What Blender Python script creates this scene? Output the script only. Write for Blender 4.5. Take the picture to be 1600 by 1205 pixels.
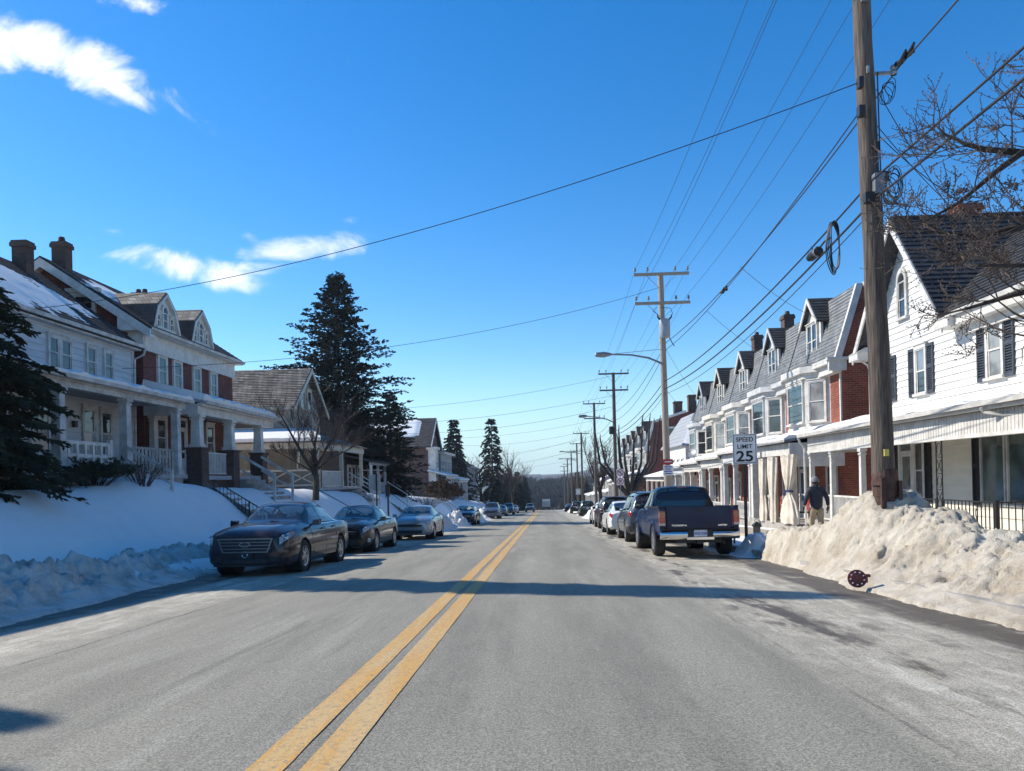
import bpy, bmesh, math, random
from mathutils import Vector, Matrix, noise
from math import sin, cos, pi, radians, sqrt, atan2, hypot
V = Vector
for o in list(bpy.data.objects):
    bpy.data.objects.remove(o)
S = bpy.context.scene
C = S.collection
rnd = random.Random(7)

# ------------------------------------------------------------------ camera
EYE = V((0, 0, 1.33))
cam_d = bpy.data.cameras.new('camera')
cam = bpy.data.objects.new('camera', cam_d)
C.objects.link(cam)
S.camera = cam
YAW, PITCH, ROLL = 0.04334432, 0.00530317, 0.022
Fw = V((-sin(YAW) * cos(PITCH), cos(YAW) * cos(PITCH), sin(PITCH)))
R0 = V((cos(YAW), sin(YAW), 0))
U0 = R0.cross(Fw)
Rt = R0 * cos(ROLL) - U0 * sin(ROLL)
Up = U0 * cos(ROLL) + R0 * sin(ROLL)
mw = Matrix((Rt, Up, -Fw)).transposed().to_4x4()
mw.translation = EYE
cam.matrix_world = mw
cam_d.sensor_fit = 'HORIZONTAL'
cam_d.sensor_width = 36
cam_d.lens = 1150 / 1600 * 36
cam_d.shift_y = (742 - 602.5) / 1600
cam_d.clip_start = 0.05
cam_d.clip_end = 5000

# ------------------------------------------------------------------ world and sun
SUN_EL = radians(38.5)
SUN_DIR = V((-0.955 * cos(SUN_EL), 0.296 * cos(SUN_EL), sin(SUN_EL)))   # towards the sun
world = bpy.data.worlds.new('World')
S.world = world
world.use_nodes = True
wn, wl = world.node_tree.nodes, world.node_tree.links
wn.clear()


def wnode(t, **k):
    n = wn.new(t)
    for a, b in k.items():
        setattr(n, a, b)
    return n


def wmath(op, a, b=None, c=None, clamp=False):
    n = wnode('ShaderNodeMath', operation=op, use_clamp=clamp)
    for i, x in enumerate((a, b, c)):
        if x is None:
            continue
        if isinstance(x, (int, float)):
            n.inputs[i].default_value = x
        else:
            wl.new(x, n.inputs[i])
    return n.outputs[0]


sky = wnode('ShaderNodeTexSky', sky_type='NISHITA', sun_disc=False)
sky.sun_elevation = SUN_EL
sky.sun_rotation = atan2(SUN_DIR.x, SUN_DIR.y)
sky.altitude = 150
sky.air_density = 1.0
sky.dust_density = 0.12
sky.ozone_density = 2.6
hs = wnode('ShaderNodeHueSaturation')
hs.inputs['Hue'].default_value = 0.503
hs.inputs['Saturation'].default_value = 1.40
hs.inputs['Value'].default_value = 1.0
wl.new(sky.outputs[0], hs.inputs['Color'])
tc = wnode('ShaderNodeTexCoord')
sp = wnode('ShaderNodeSeparateXYZ')
wl.new(tc.outputs['Generated'], sp.inputs[0])
dy = wmath('MAXIMUM', wmath('ABSOLUTE', sp.outputs[1]), 0.05)
ca = wmath('DIVIDE', sp.outputs[0], dy)
cb = wmath('DIVIDE', sp.outputs[2], dy)
cv = wnode('ShaderNodeCombineXYZ')
wl.new(ca, cv.inputs[0])
wl.new(cb, cv.inputs[1])
front = wmath('GREATER_THAN', sp.outputs[1], -10)
nz = wnode('ShaderNodeTexNoise')
nz.inputs['Scale'].default_value = 7.0
nz.inputs['Detail'].default_value = 9
nz.inputs['Roughness'].default_value = 0.62
nz.inputs['Distortion'].default_value = 0.5
mp = wnode('ShaderNodeMapping')
mp.inputs['Scale'].default_value = (1, 1.5, 1)
wl.new(cv.outputs[0], mp.inputs[0])
wl.new(mp.outputs[0], nz.inputs['Vector'])
# cumulus patches: direction (x/y, z/y), half sizes, tilt, weight
CLOUDS = [
    (-0.625, 0.572, 0.150, 0.032, -27, 1.1), (-0.72, 0.622, 0.085, 0.026, -18, .85), (-0.575, 0.540, 0.062, 0.014, -34, 1.35), (-0.565, 0.664, 0.075, 0.018, -10, .7),
    (-0.795, 0.62, 0.10, 0.04, -20, .8),
    (-0.462, 0.287, 0.105, 0.025, -11, 1.0), (-0.345, 0.315, 0.085, 0.020, 4, .95), (-0.40, 0.332, 0.034, 0.010, -20, .6),
    (-0.40, 0.288, 0.08, 0.016, 2, .9),
    (-0.592, 0.345, 0.034, 0.010, 0, .08), (-0.258, 0.356, 0.026, 0.010, 0, .10),
    (-0.215, 0.38, 0.03, 0.010, -20, .06), (0.325, 0.486, 0.030, 0.022, -25, .10), (-0.255, 0.575, 0.024, 0.008, 10, -.12),
    (-0.04, 0.137, 0.022, 0.006, 0, .22), (-0.405, 0.635, 0.04, 0.016, -30, .12), (-0.02, 0.034, 0.09, 0.012, 0, .42),
    (0.03, 0.050, 0.06, 0.008, 0, .3),
    (-1.5, 0.5, 0.35, 0.09, -15, .9), (1.6, 0.45, 0.30, 0.08, 12, .8), (-1.3, 1.2, 0.3, 0.12, 20, .9), (0.9, 1.3, 0.25, 0.1, 0, .7)]
mask = None
for (cx, cy, rx, ry, an, wt) in CLOUDS:
    s_, c_ = sin(radians(an)), cos(radians(an))
    ax = wmath('SUBTRACT', ca, cx)
    ay = wmath('SUBTRACT', cb, cy - 0.022 * cx)
    u = wmath('MULTIPLY_ADD', ax, c_ / rx, wmath('MULTIPLY', ay, s_ / rx))
    v = wmath('MULTIPLY_ADD', ax, -s_ / ry, wmath('MULTIPLY', ay, c_ / ry))
    d2 = wmath('MULTIPLY_ADD', u, u, wmath('MULTIPLY', v, v))
    m = wmath('MULTIPLY_ADD', d2, -0.30, wt * 0.52 - 0.08)
    m = wmath('MAXIMUM', m, -1.2)
    mask = m if mask is None else wmath('MAXIMUM', mask, m)
den = wmath('MULTIPLY_ADD', wmath('SUBTRACT', nz.outputs[0], 0.5), 1.9, mask)
ramp = wnode('ShaderNodeMapRange', interpolation_type='SMOOTHERSTEP')
wl.new(den, ramp.inputs[0])
ramp.inputs[1].default_value = 0.0
ramp.inputs[2].default_value = 0.62
ramp.inputs[3].default_value = 0.0
ramp.inputs[4].default_value = 0.97
cmix = wnode('ShaderNodeMix', data_type='RGBA')
wl.new(ramp.outputs[0], cmix.inputs[0])
hz_ = wnode('ShaderNodeMapRange', interpolation_type='SMOOTHSTEP')
wl.new(sp.outputs[2], hz_.inputs[0])
for i_, q_ in enumerate((-0.02, 0.17, 0.85, 0.0)):
    hz_.inputs[i_ + 1].default_value = q_
hmix = wnode('ShaderNodeMix', data_type='RGBA')          # pale cyan air low on the horizon, all round
wl.new(hz_.outputs[0], hmix.inputs[0])
wl.new(hs.outputs[0], hmix.inputs[6])
hmix.inputs[7].default_value = (2.5, 4.0, 4.7, 1)
wl.new(hmix.outputs[2], cmix.inputs[6])
cmix.inputs[7].default_value = (6.3, 6.5, 6.9, 1)
bg = wnode('ShaderNodeBackground')
bg.inputs[1].default_value = 0.135
wl.new(cmix.outputs[2], bg.inputs[0])
wo = wnode('ShaderNodeOutputWorld')
wl.new(bg.outputs[0], wo.inputs[0])

sun_d = bpy.data.lights.new('sun', 'SUN')
sun_d.energy = 4.4
sun_d.angle = radians(0.53)
sun_d.color = (1.0, 0.93, 0.82)
sun = bpy.data.objects.new('sun', sun_d)
C.objects.link(sun)
sun.rotation_euler = SUN_DIR.to_track_quat('Z', 'Y').to_euler()
sun.location = (-20, 5, 40)
S.view_settings.view_transform = 'Standard'
S.view_settings.look = 'None'
S.view_settings.gamma = 1
S.view_settings.use_curve_mapping = False
S.view_settings.exposure = 0.55
S.cycles.max_bounces = 6
S.cycles.transparent_max_bounces = 12
S.cycles.use_denoising = True

# ------------------------------------------------------------------ helpers
ORG = {}


def idx(o):
    return ORG.get(o.name, V((0, 0, 0)))


class MB:
    def __init__(s):
        s.v, s.f = [], []

    def add(s, vs, fs):
        b = len(s.v)
        s.v.extend(vs)
        s.f.extend([[i + b for i in f] for f in fs])
        return s

    def poly(s, pts):
        return s.add([V(p) for p in pts], [list(range(len(pts)))])

    def box(s, x0, x1, y0, y1, z0, z1):
        p = [V((x, y, z)) for z in (z0, z1) for y in (y0, y1) for x in (x0, x1)]
        return s.add(p, [[0, 2, 3, 1], [4, 5, 7, 6], [0, 1, 5, 4], [2, 6, 7, 3], [0, 4, 6, 2], [1, 3, 7, 5]])

    def hexa(s, p):  # 8 pts: bottom 4 ring, top 4 ring
        return s.add([V(q) for q in p], [[3, 2, 1, 0], [4, 5, 6, 7], [0, 1, 5, 4], [1, 2, 6, 5], [2, 3, 7, 6], [3, 0, 4, 7]])

    def fbox(s, F, a0, a1, b0, b1, c0, c1):
        p = [F.p(a, b, c) for (a, b, c) in ((a0, b0, c0), (a1, b0, c0), (a1, b0, c1), (a0, b0, c1), (a0, b1, c0), (a1, b1, c0), (a1, b1, c1), (a0, b1, c1))]
        return s.hexa(p)

    def bar(s, p, q, w, h, up=(0, 0, 1)):
        p, q, up = V(p), V(q), V(up)
        d = (q - p).normalized()
        if abs(d.dot(up)) > 0.99:
            up = V((0, 1, 0))
        r = d.cross(up).normalized()
        u = r.cross(d)
        r, u = r * w / 2, u * h / 2
        return s.hexa([p - r - u, p + r - u, p + r + u, p - r + u, q - r - u, q + r - u, q + r + u, q - r + u])

    def prism(s, pts, vec):
        pts = [V(p) for p in pts]
        vec = V(vec)
        n = len(pts)
        vs = pts + [p + vec for p in pts]
        fs = [list(range(n))[::-1], list(range(n, 2 * n))] + [[i, (i + 1) % n, n + (i + 1) % n, n + i] for i in range(n)]
        return s.add(vs, fs)

    def tube(s, pts, rad, n=6, cap=True):
        pts = [V(p) for p in pts]
        if isinstance(rad, (int, float)):
            rad = [rad] * len(pts)
        vs, fs = [], []
        prev = None
        for i, p in enumerate(pts):
            d = (pts[min(i + 1, len(pts) - 1)] - pts[max(i - 1, 0)])
            d = d.normalized() if d.length > 1e-9 else V((0, 0, 1))
            if prev is None:
                a = V((0, 0, 1)) if abs(d.z) < 0.9 else V((1, 0, 0))
                r = d.cross(a).normalized()
            else:
                r = (prev - d * prev.dot(d))
                r = r.normalized() if r.length > 1e-6 else d.orthogonal().normalized()
            prev = r
            u = d.cross(r)
            for k in range(n):
                t = 2 * pi * k / n
                vs.append(p + (r * cos(t) + u * sin(t)) * rad[i])
        for i in range(len(pts) - 1):
            for k in range(n):
                k2 = (k + 1) % n
                fs.append([i * n + k, i * n + k2, (i + 1) * n + k2, (i + 1) * n + k])
        if cap:
            fs.append(list(range(n))[::-1])
            fs.append([(len(pts) - 1) * n + k for k in range(n)])
        return s.add(vs, fs)

    def lathe(s, o, ax, prof, n=24, cap=False):  # prof: (along axis, radius)
        o, ax = V(o), V(ax).normalized()
        r = ax.orthogonal().normalized()
        u = ax.cross(r)
        vs, fs = [], []
        for (h, q) in prof:
            for k in range(n):
                t = 2 * pi * k / n
                vs.append(o + ax * h + (r * cos(t) + u * sin(t)) * q)
        for i in range(len(prof) - 1):
            for k in range(n):
                k2 = (k + 1) % n
                fs.append([i * n + k, i * n + k2, (i + 1) * n + k2, (i + 1) * n + k])
        if cap:
            fs.append(list(range(n))[::-1])
            fs.append([(len(prof) - 1) * n + k for k in range(n)])
        return s.add(vs, fs)

    def grid(s, rows):
        m, n = len(rows), len(rows[0])
        vs = [V(p) for r in rows for p in r]
        return s.add(vs, [[i * n + j, i * n + j + 1, (i + 1) * n + j + 1, (i + 1) * n + j] for i in range(m - 1) for j in range(n - 1)])

    def mesh(s, name, org, smooth=False):
        me = bpy.data.meshes.new(name)
        me.from_pydata([tuple(p - org) for p in s.v], [], s.f)
        if smooth:
            me.polygons.foreach_set('use_smooth', [True] * len(me.polygons))
            if smooth != 'all':
                me.set_sharp_from_angle(angle=radians(float(smooth) if smooth is not True else 40))
        me.update()
        return me

    def build(s, name, m, parent=None, smooth=False, label=None, org=None, kind=None):
        if parent is not None:
            o_ = idx(parent)
        elif org is not None:
            o_ = V(org)
        else:
            xs = [p.x for p in s.v]; ys = [p.y for p in s.v]; zs = [p.z for p in s.v]
            o_ = V(((min(xs) + max(xs)) / 2, (min(ys) + max(ys)) / 2, min(zs)))
        me = s.mesh(name, o_, smooth)
        if m is not None:
            me.materials.append(m)
        o = bpy.data.objects.new(name, me)
        C.objects.link(o)
        ORG[o.name] = o_.copy()
        if parent is not None:
            o.parent = parent
        else:
            o.location = o_
        if label:
            o['label'] = label
        if kind:
            o['kind'] = kind
        return o


class FR:
    """A wall's own frame: a along the wall, b up, c out of the wall."""
    def __init__(s, o, u, n):
        s.o, s.u, s.n, s.z = V(o), V(u), V(n), V((0, 0, 1))

    def p(s, a, b, c=0):
        return s.o + s.u * a + s.z * b + s.n * c


def thing(name, label, cat, loc=(0, 0, 0), group=None):
    o = bpy.data.objects.new(name, None)
    o.empty_display_size = 0.3
    C.objects.link(o)
    o.location = loc
    ORG[o.name] = V(loc)
    o['label'] = label
    o['category'] = cat
    if group:
        o['group'] = group
    return o


def tag(o, label, cat, group=None):
    o['label'] = label
    o['category'] = cat
    if group:
        o['group'] = group
    return o


def piece(name, me, parent, loc, rot=None, scale=None, m=None):
    """One more copy of a small piece (board, baluster, slat) that shares its mesh."""
    o = bpy.data.objects.new(name, me)
    C.objects.link(o)
    o.parent = parent
    o.location = V(loc) - idx(parent)
    if rot is not None:
        o.rotation_euler = rot
    if scale is not None:
        o.scale = scale
    ORG[o.name] = V(loc)
    return o


def copy_tree(o, parent=None):
    c = o.copy()
    C.objects.link(c)
    if parent is not None:
        c.parent = parent
    for ch in list(o.children):
        copy_tree(ch, c)
    return c


def nz3(x, y, z=0.0, s=1.0, oct=4, H=0.9):
    return noise.fractal(V((x * s, y * s, z * s)), H, 2.1, oct)


def smooth(a, b, x):
    t = max(0.0, min(1.0, (x - a) / (b - a)))
    return t * t * (3 - 2 * t)


def lerp(a, b, t):
    return a + (b - a) * t


def interp(tab, x):
    if x <= tab[0][0]:
        return tab[0][1]
    for (a, b), (c, d) in zip(tab, tab[1:]):
        if x <= c:
            t = (x - a) / (c - a)
            return b + (d - b) * t
    return tab[-1][1]


# ------------------------------------------------------------------ materials
def new_mat(name):
    m = bpy.data.materials.new(name)
    m.use_nodes = True
    nt = m.node_tree
    nt.nodes.clear()
    out = nt.nodes.new('ShaderNodeOutputMaterial')
    b = nt.nodes.new('ShaderNodeBsdfPrincipled')
    nt.links.new(b.outputs[0], out.inputs[0])
    return m, nt, b


class NT:
    def __init__(s, nt):
        s.nt = nt

    def n(s, t, **k):
        x = s.nt.nodes.new(t)
        for a, b in k.items():
            setattr(x, a, b)
        return x

    def l(s, a, b):
        s.nt.links.new(a, b)

    def m(s, op, a, b=None, c=None, clamp=False):
        n = s.n('ShaderNodeMath', operation=op, use_clamp=clamp)
        for i, x in enumerate((a, b, c)):
            if x is None:
                continue
            if isinstance(x, (int, float)):
                n.inputs[i].default_value = x
            else:
                s.l(x, n.inputs[i])
        return n.outputs[0]

    def noise(s, vec, scale, detail=4, rough=0.55, dist=0):
        n = s.n('ShaderNodeTexNoise')
        n.inputs['Scale'].default_value = scale
        n.inputs['Detail'].default_value = detail
        n.inputs['Roughness'].default_value = rough
        n.inputs['Distortion'].default_value = dist
        if vec is not None:
            s.l(vec, n.inputs['Vector'])
        return n.outputs[0]

    def rng(s, x, a, b, c=0.0, d=1.0):
        n = s.n('ShaderNodeMapRange', interpolation_type='SMOOTHSTEP')
        s.l(x, n.inputs[0])
        for i, q in enumerate((a, b, c, d)):
            n.inputs[i + 1].default_value = q
        return n.outputs[0]

    def mix(s, f, a, b, mode='MIX'):
        n = s.n('ShaderNodeMix', data_type='RGBA', blend_type=mode)
        for i, x in ((0, f), (6, a), (7, b)):
            if isinstance(x, (int, float)):
                n.inputs[i].default_value = x
            elif isinstance(x, tuple):
                n.inputs[i].default_value = (*x, 1)
            else:
                s.l(x, n.inputs[i])
        return n.outputs[2]

    def map(s, vec, scale):
        n = s.n('ShaderNodeMapping')
        n.inputs['Scale'].default_value = scale
        s.l(vec, n.inputs[0])
        return n.outputs[0]


def mat(name, col, rough=0.7, col2=None, scale=4.0, detail=5, bump=0.0, bscale=40.0, metal=0.0, stretch=None,
        spec=0.4, coat=0.0, randv=0.0, lo=0.35, hi=0.65, world_pos=True, rough2=None):
    m, nt, b = new_mat(name)
    g = NT(nt)
    if world_pos:
        pos = g.n('ShaderNodeNewGeometry').outputs['Position']
    else:
        pos = g.n('ShaderNodeTexCoord').outputs['Object']
    if stretch:
        pos = g.map(pos, stretch)
    base = None
    f = g.rng(g.noise(pos, scale, detail, 0.6), lo, hi)
    if col2 is None:
        col2 = tuple(c * 0.82 for c in col)
    base = g.mix(f, col, col2)
    if randv:
        r = g.n('ShaderNodeObjectInfo').outputs['Random']
        k = g.m('MULTIPLY_ADD', r, 2 * randv, 1 - randv)
        cc = g.n('ShaderNodeCombineColor')
        for i in range(3):
            g.l(k, cc.inputs[i])
        base = g.mix(1.0, base, cc.outputs[0], 'MULTIPLY')
    g.l(base, b.inputs['Base Color'])
    if rough2 is not None:
        g.l(g.rng(g.noise(pos, scale * 1.7, 4), 0.3, 0.7, rough, rough2), b.inputs['Roughness'])
    else:
        b.inputs['Roughness'].default_value = rough
    b.inputs['Metallic'].default_value = metal
    b.inputs['Specular IOR Level'].default_value = spec
    if coat:
        b.inputs['Coat Weight'].default_value = coat
        b.inputs['Coat Roughness'].default_value = 0.06
    if bump:
        bn = g.n('ShaderNodeBump')
        bn.inputs['Strength'].default_value = bump
        bn.inputs['Distance'].default_value = 0.02
        g.l(g.noise(pos, bscale, 4, 0.6), bn.inputs['Height'])
        g.l(bn.outputs[0], b.inputs['Normal'])
    return m


def brick_mat(name, c1, c2, mortar, bw=0.22, bh=0.075, msize=0.008, rough=0.85, bump=0.5, dirt=0.25, shift=0.5, squash=1.0):
    m, nt, b = new_mat(name)
    g = NT(nt)
    pos = g.n('ShaderNodeNewGeometry').outputs['Position']
    s = g.n('ShaderNodeSeparateXYZ')
    g.l(pos, s.inputs[0])
    c = g.n('ShaderNodeCombineXYZ')
    g.l(g.m('ADD', s.outputs[0], s.outputs[1]), c.inputs[0])
    g.l(s.outputs[2], c.inputs[1])
    t = g.n('ShaderNodeTexBrick', offset=shift)
    g.l(c.outputs[0], t.inputs['Vector'])
    t.inputs['Color1'].default_value = (*c1, 1)
    t.inputs['Color2'].default_value = (*c2, 1)
    t.inputs['Mortar'].default_value = (*mortar, 1)
    t.inputs['Scale'].default_value = 1.0
    t.inputs['Mortar Size'].default_value = msize
    t.inputs['Mortar Smooth'].default_value = 0.2
    t.inputs['Bias'].default_value = 0.0
    t.inputs['Brick Width'].default_value = bw
    t.inputs['Row Height'].default_value = bh
    n1 = g.rng(g.noise(pos, 1.3, 6, 0.65), 0.3, 0.7, 1 - dirt, 1 + dirt * 0.6)
    cc = g.n('ShaderNodeCombineColor')
    for i in range(3):
        g.l(n1, cc.inputs[i])
    g.l(g.mix(1.0, t.outputs['Color'], cc.outputs[0], 'MULTIPLY'), b.inputs['Base Color'])
    b.inputs['Roughness'].default_value = rough
    b.inputs['Specular IOR Level'].default_value = 0.3
    bn = g.n('ShaderNodeBump')
    bn.inputs['Strength'].default_value = bump
    bn.inputs['Distance'].default_value = 0.012
    g.l(g.m('SUBTRACT', 1.0, t.outputs['Fac']), bn.inputs['Height'])
    g.l(bn.outputs[0], b.inputs['Normal'])
    return m


def snow_mat(name, col, dirt_col, dirt=0.3, dscale=2.0, bump=0.6, bscale=14, lo=0.45, hi=0.75, speck=0.0):
    m, nt, b = new_mat(name)
    g = NT(nt)
    pos = g.n('ShaderNodeNewGeometry').outputs['Position']
    f = g.m('MULTIPLY', g.rng(g.noise(pos, dscale, 8, 0.68), lo, hi), dirt)
    base = g.mix(f, col, dirt_col)
    if speck:
        f2 = g.m('MULTIPLY', g.rng(g.noise(pos, 26, 6, 0.75), 0.56, 0.70), speck)
        base = g.mix(f2, base, tuple(c * 0.55 for c in dirt_col))
    g.l(base, b.inputs['Base Color'])
    b.inputs['Roughness'].default_value = 0.72
    b.inputs['Specular IOR Level'].default_value = 0.25
    bn = g.n('ShaderNodeBump')
    bn.inputs['Strength'].default_value = bump
    bn.inputs['Distance'].default_value = 0.05
    g.l(g.noise(pos, bscale, 8, 0.7), bn.inputs['Height'])
    g.l(bn.outputs[0], b.inputs['Normal'])
    return m


def glass_mat(name, col, rough=0.04, coat=0.6, var=True):
    m, nt, b = new_mat(name)
    g = NT(nt)
    pos = g.n('ShaderNodeNewGeometry').outputs['Position']
    f = g.rng(g.noise(pos, 1.6, 3, 0.5), 0.35, 0.7)
    g.l(g.mix(f, col, tuple(c * 0.45 for c in col)), b.inputs['Base Color'])
    b.inputs['Roughness'].default_value = rough
    b.inputs['Specular IOR Level'].default_value = 0.8
    b.inputs['IOR'].default_value = 1.6
    bn = g.n('ShaderNodeBump')
    bn.inputs['Strength'].default_value = 0.05
    bn.inputs['Distance'].default_value = 0.02
    g.l(g.noise(pos, 2.2, 2, 0.5), bn.inputs['Height'])
    g.l(bn.outputs[0], b.inputs['Normal'])
    return m


M = {}
M['white'] = mat('white_paint', (.64, .62, .575), .55, (.51, .49, .445), 3, bump=.15, bscale=25)
M['white_side'] = mat('white_siding', (.70, .69, .655), .5, (.60, .59, .555), 1.2, bump=.08, bscale=60, randv=.035, stretch=(1, 1, 5))
M['blue_side'] = mat('pale_siding', (.50, .53, .55), .55, (.42, .45, .47), 1.2, bump=.08, bscale=60, randv=.06, stretch=(1, 1, 5))
M['beige_side'] = mat('beige_siding', (.72, .69, .58), .55, (.66, .63, .53), 1.2, bump=.08, bscale=50, randv=.03, stretch=(1, 1, 5))
M['grey_white'] = mat('grey_white_paint', (.56, .565, .56), .6, (.44, .44, .43), 2.5, bump=.2, bscale=22)
M['cream_white'] = mat('cream_white_paint', (.64, .60, .52), .6, (.52, .48, .41), 2.5, bump=.2, bscale=22)
M['old_white'] = mat('weathered_white_paint', (.55, .55, .53), .6, (.36, .35, .33), 3.0, bump=.25, bscale=22)
M['grey_wood'] = mat('weathered_wood', (.42, .40, .37), .8, (.25, .23, .21), 6, bump=.4, bscale=30, stretch=(4, 4, 1), randv=.15)
M['grey_trim'] = mat('grey_trim', (.34, .35, .36), .6, (.27, .28, .29), 3)
M['black_metal'] = mat('black_iron', (.018, .018, .02), .45, (.03, .028, .026), 8, bump=.2, bscale=60)
M['shutter'] = mat('slate_blue_shutter', (.055, .065, .08), .6, (.04, .047, .06), 6)
M['slate_dark'] = brick_mat('dark_slate_roof', (.030, .033, .038), (.055, .058, .064), (.012, .012, .014), .30, .22, .008, .6, .35, .3)
M['slate_grey'] = brick_mat('grey_slate_roof', (.16, .17, .175), (.235, .245, .245), (.06, .06, .065), .26, .15, .008, .65, .5, .25)
M['slate_tan'] = brick_mat('mottled_slate_roof', (.15, .125, .10), (.29, .26, .22), (.035, .032, .03), .30, .17, .014, .7, .7, .45)
M['shingle_black'] = brick_mat('dark_shingle_roof', (.030, .031, .034), (.055, .056, .06), (.015, .015, .016), .3, .14, .006, .8, .3, .3)
M['brick_red'] = brick_mat('red_brick', (.30, .072, .042), (.21, .05, .032), (.24, .15, .11), .24, .085, .010, .85, .5, .25)
M['brick_left'] = brick_mat('dark_red_brick', (.20, .055, .040), (.125, .034, .028), (.12, .09, .08), .24, .085, .010, .85, .5, .25)
M['brick_brown'] = brick_mat('brown_brick', (.13, .075, .06), (.085, .05, .043), (.10, .085, .075), .24, .085, .01, .85, .5, .25)
M['brick_orange'] = brick_mat('orange_brick', (.45, .13, .065), (.36, .095, .05), (.38, .3, .24), .24, .085, .01, .85, .4, .2)
M['tan_wall'] = mat('tan_stucco', (.33, .295, .235), .85, (.27, .24, .195), 3, bump=.3, bscale=20)
M['dark_brown'] = mat('dark_brown_siding', (.075, .06, .05), .75, (.055, .045, .04), 4)
M['cream'] = mat('cream_paint', (.54, .50, .40), .6, (.45, .41, .33), 2)
M['grey_house'] = mat('grey_siding', (.28, .29, .30), .6, (.22, .23, .24), 3)
M['concrete'] = mat('concrete', (.36, .34, .31), .85, (.24, .225, .20), 1.4, bump=.35, bscale=20)
M['stone'] = mat('foundation_stone', (.22, .21, .20), .85, (.13, .125, .12), 3, bump=.6, bscale=8)
M['snow'] = snow_mat('snow', (.80, .785, .755), (.56, .54, .50), .22, 1.3, .35, 9)
M['snow_roof'] = snow_mat('roof_snow', (.80, .79, .77), (.64, .63, .62), .4, 3.0, .5, 9)
M['snow_dirty'] = snow_mat('plowed_snow', (.72, .66, .55), (.43, .35, .25), .8, 1.9, 1.0, 42, .34, .68, .7)
M['snow_ridge'] = snow_mat('dirty_kerb_snow', (.68, .655, .605), (.30, .27, .22), .7, 2.0, 1.0, 22, .40, .70, .5)
M['snow_pile'] = snow_mat('rough_snow_pile', (.76, .74, .69), (.40, .36, .30), .5, 1.6, 1.0, 10, .42, .74, .25)
M['glass'] = glass_mat('window_glass', (.035, .042, .05))
M['glass_blind'] = glass_mat('window_glass_blind', (.22, .25, .27), .10)
M['glass_curtain'] = glass_mat('window_glass_curtain', (.30, .31, .30), .12)
M['glass_green'] = glass_mat('storefront_glass', (.10, .14, .13), .05)
M['car_glass'] = glass_mat('car_glass', (.016, .020, .022), .02)
M['car_windshield'] = glass_mat('car_windshield', (.17, .185, .175), .03)
def see_glass(name, tint, rough=.015):
    m = bpy.data.materials.new(name)
    m.use_nodes = True
    nt = m.node_tree
    nt.nodes.clear()
    g = NT(nt)
    out = g.n('ShaderNodeOutputMaterial')
    mx = g.n('ShaderNodeMixShader')
    tr = g.n('ShaderNodeBsdfTransparent'); tr.inputs[0].default_value = (*tint, 1)
    gl = g.n('ShaderNodeBsdfGlossy'); gl.inputs['Roughness'].default_value = rough; gl.inputs['Color'].default_value = (.95, .97, 1, 1)
    lw = g.n('ShaderNodeLayerWeight'); lw.inputs[0].default_value = .5
    fr = g.m('MULTIPLY_ADD', g.m('POWER', lw.outputs['Facing'], 4.0), .85, .06)
    pos = g.n('ShaderNodeNewGeometry').outputs['Position']
    bn = g.n('ShaderNodeBump'); bn.inputs['Strength'].default_value = .08; bn.inputs['Distance'].default_value = .02
    g.l(g.noise(pos, 2.5, 3), bn.inputs['Height']); g.l(bn.outputs[0], gl.inputs['Normal'])
    df = g.n('ShaderNodeBsdfDiffuse'); df.inputs[0].default_value = (.30, .31, .31, 1)
    mx2 = g.n('ShaderNodeMixShader')
    g.l(g.rng(g.noise(pos, 3.2, 6, .65), .45, .75, .03, .16), mx2.inputs[0])      # winter road film on the pane
    g.l(tr.outputs[0], mx2.inputs[1]); g.l(df.outputs[0], mx2.inputs[2])
    g.l(fr, mx.inputs[0]); g.l(mx2.outputs[0], mx.inputs[1]); g.l(gl.outputs[0], mx.inputs[2])
    g.l(mx.outputs[0], out.inputs[0])
    return m


M['clear_glass'] = see_glass('clear_car_glass', (.62, .68, .66))
M['tint_glass'] = see_glass('tinted_car_glass', (.16, .18, .19))
M['seat_cloth'] = mat('seat_cloth', (.09, .085, .08), .9, (.06, .056, .052), 9)
M['rubber'] = mat('tyre_rubber', (.022, .022, .023), .85, (.035, .034, .032), 9)
M['rim'] = mat('alloy_rim', (.55, .55, .56), .35, (.40, .40, .40), 6, metal=.85)
M['chrome'] = mat('chrome', (.62, .62, .64), .16, (.62, .62, .63), 5, metal=1.0)
M['dark_chrome'] = mat('dull_chrome', (.20, .20, .215), .28, (.24, .24, .25), 5, metal=1.0)
M['black_plastic'] = mat('black_plastic', (.016, .016, .017), .55, (.024, .024, .025), 8)
M['lamp'] = mat('headlamp_lens', (.42, .44, .46), .08, (.20, .21, .22), 14, spec=.8, coat=.5)
M['amber'] = mat('amber_lens', (.42, .15, .06), .15, (.30, .09, .04), 14, spec=.7)
M['tail'] = mat('tail_lamp', (.42, .015, .012), .12, (.26, .008, .008), 14, spec=.7, coat=.5)
M['plate'] = mat('licence_plate', (.62, .64, .68), .45, (.50, .52, .58), 9)
M['ink'] = mat('black_ink', (.012, .012, .014), .6, (.018, .018, .02), 9)
M['blue_ink'] = mat('blue_ink', (.03, .07, .30), .6, (.04, .09, .33), 9)
M['sign_white'] = mat('sign_sheeting', (.74, .75, .76), .45, (.66, .67, .68), 4)
M['sign_red'] = mat('red_sign', (.45, .03, .03), .5, (.36, .03, .03), 5)
M['sign_back'] = mat('sign_back_metal', (.36, .37, .38), .5, (.28, .29, .30), 5, metal=.5)
M['galv'] = mat('galvanised_steel', (.28, .29, .30), .5, (.20, .205, .21), 6, metal=.6)
M['rust'] = mat('rusty_steel', (.085, .040, .028), .75, (.040, .022, .018), 7, bump=.4, bscale=30)
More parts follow.
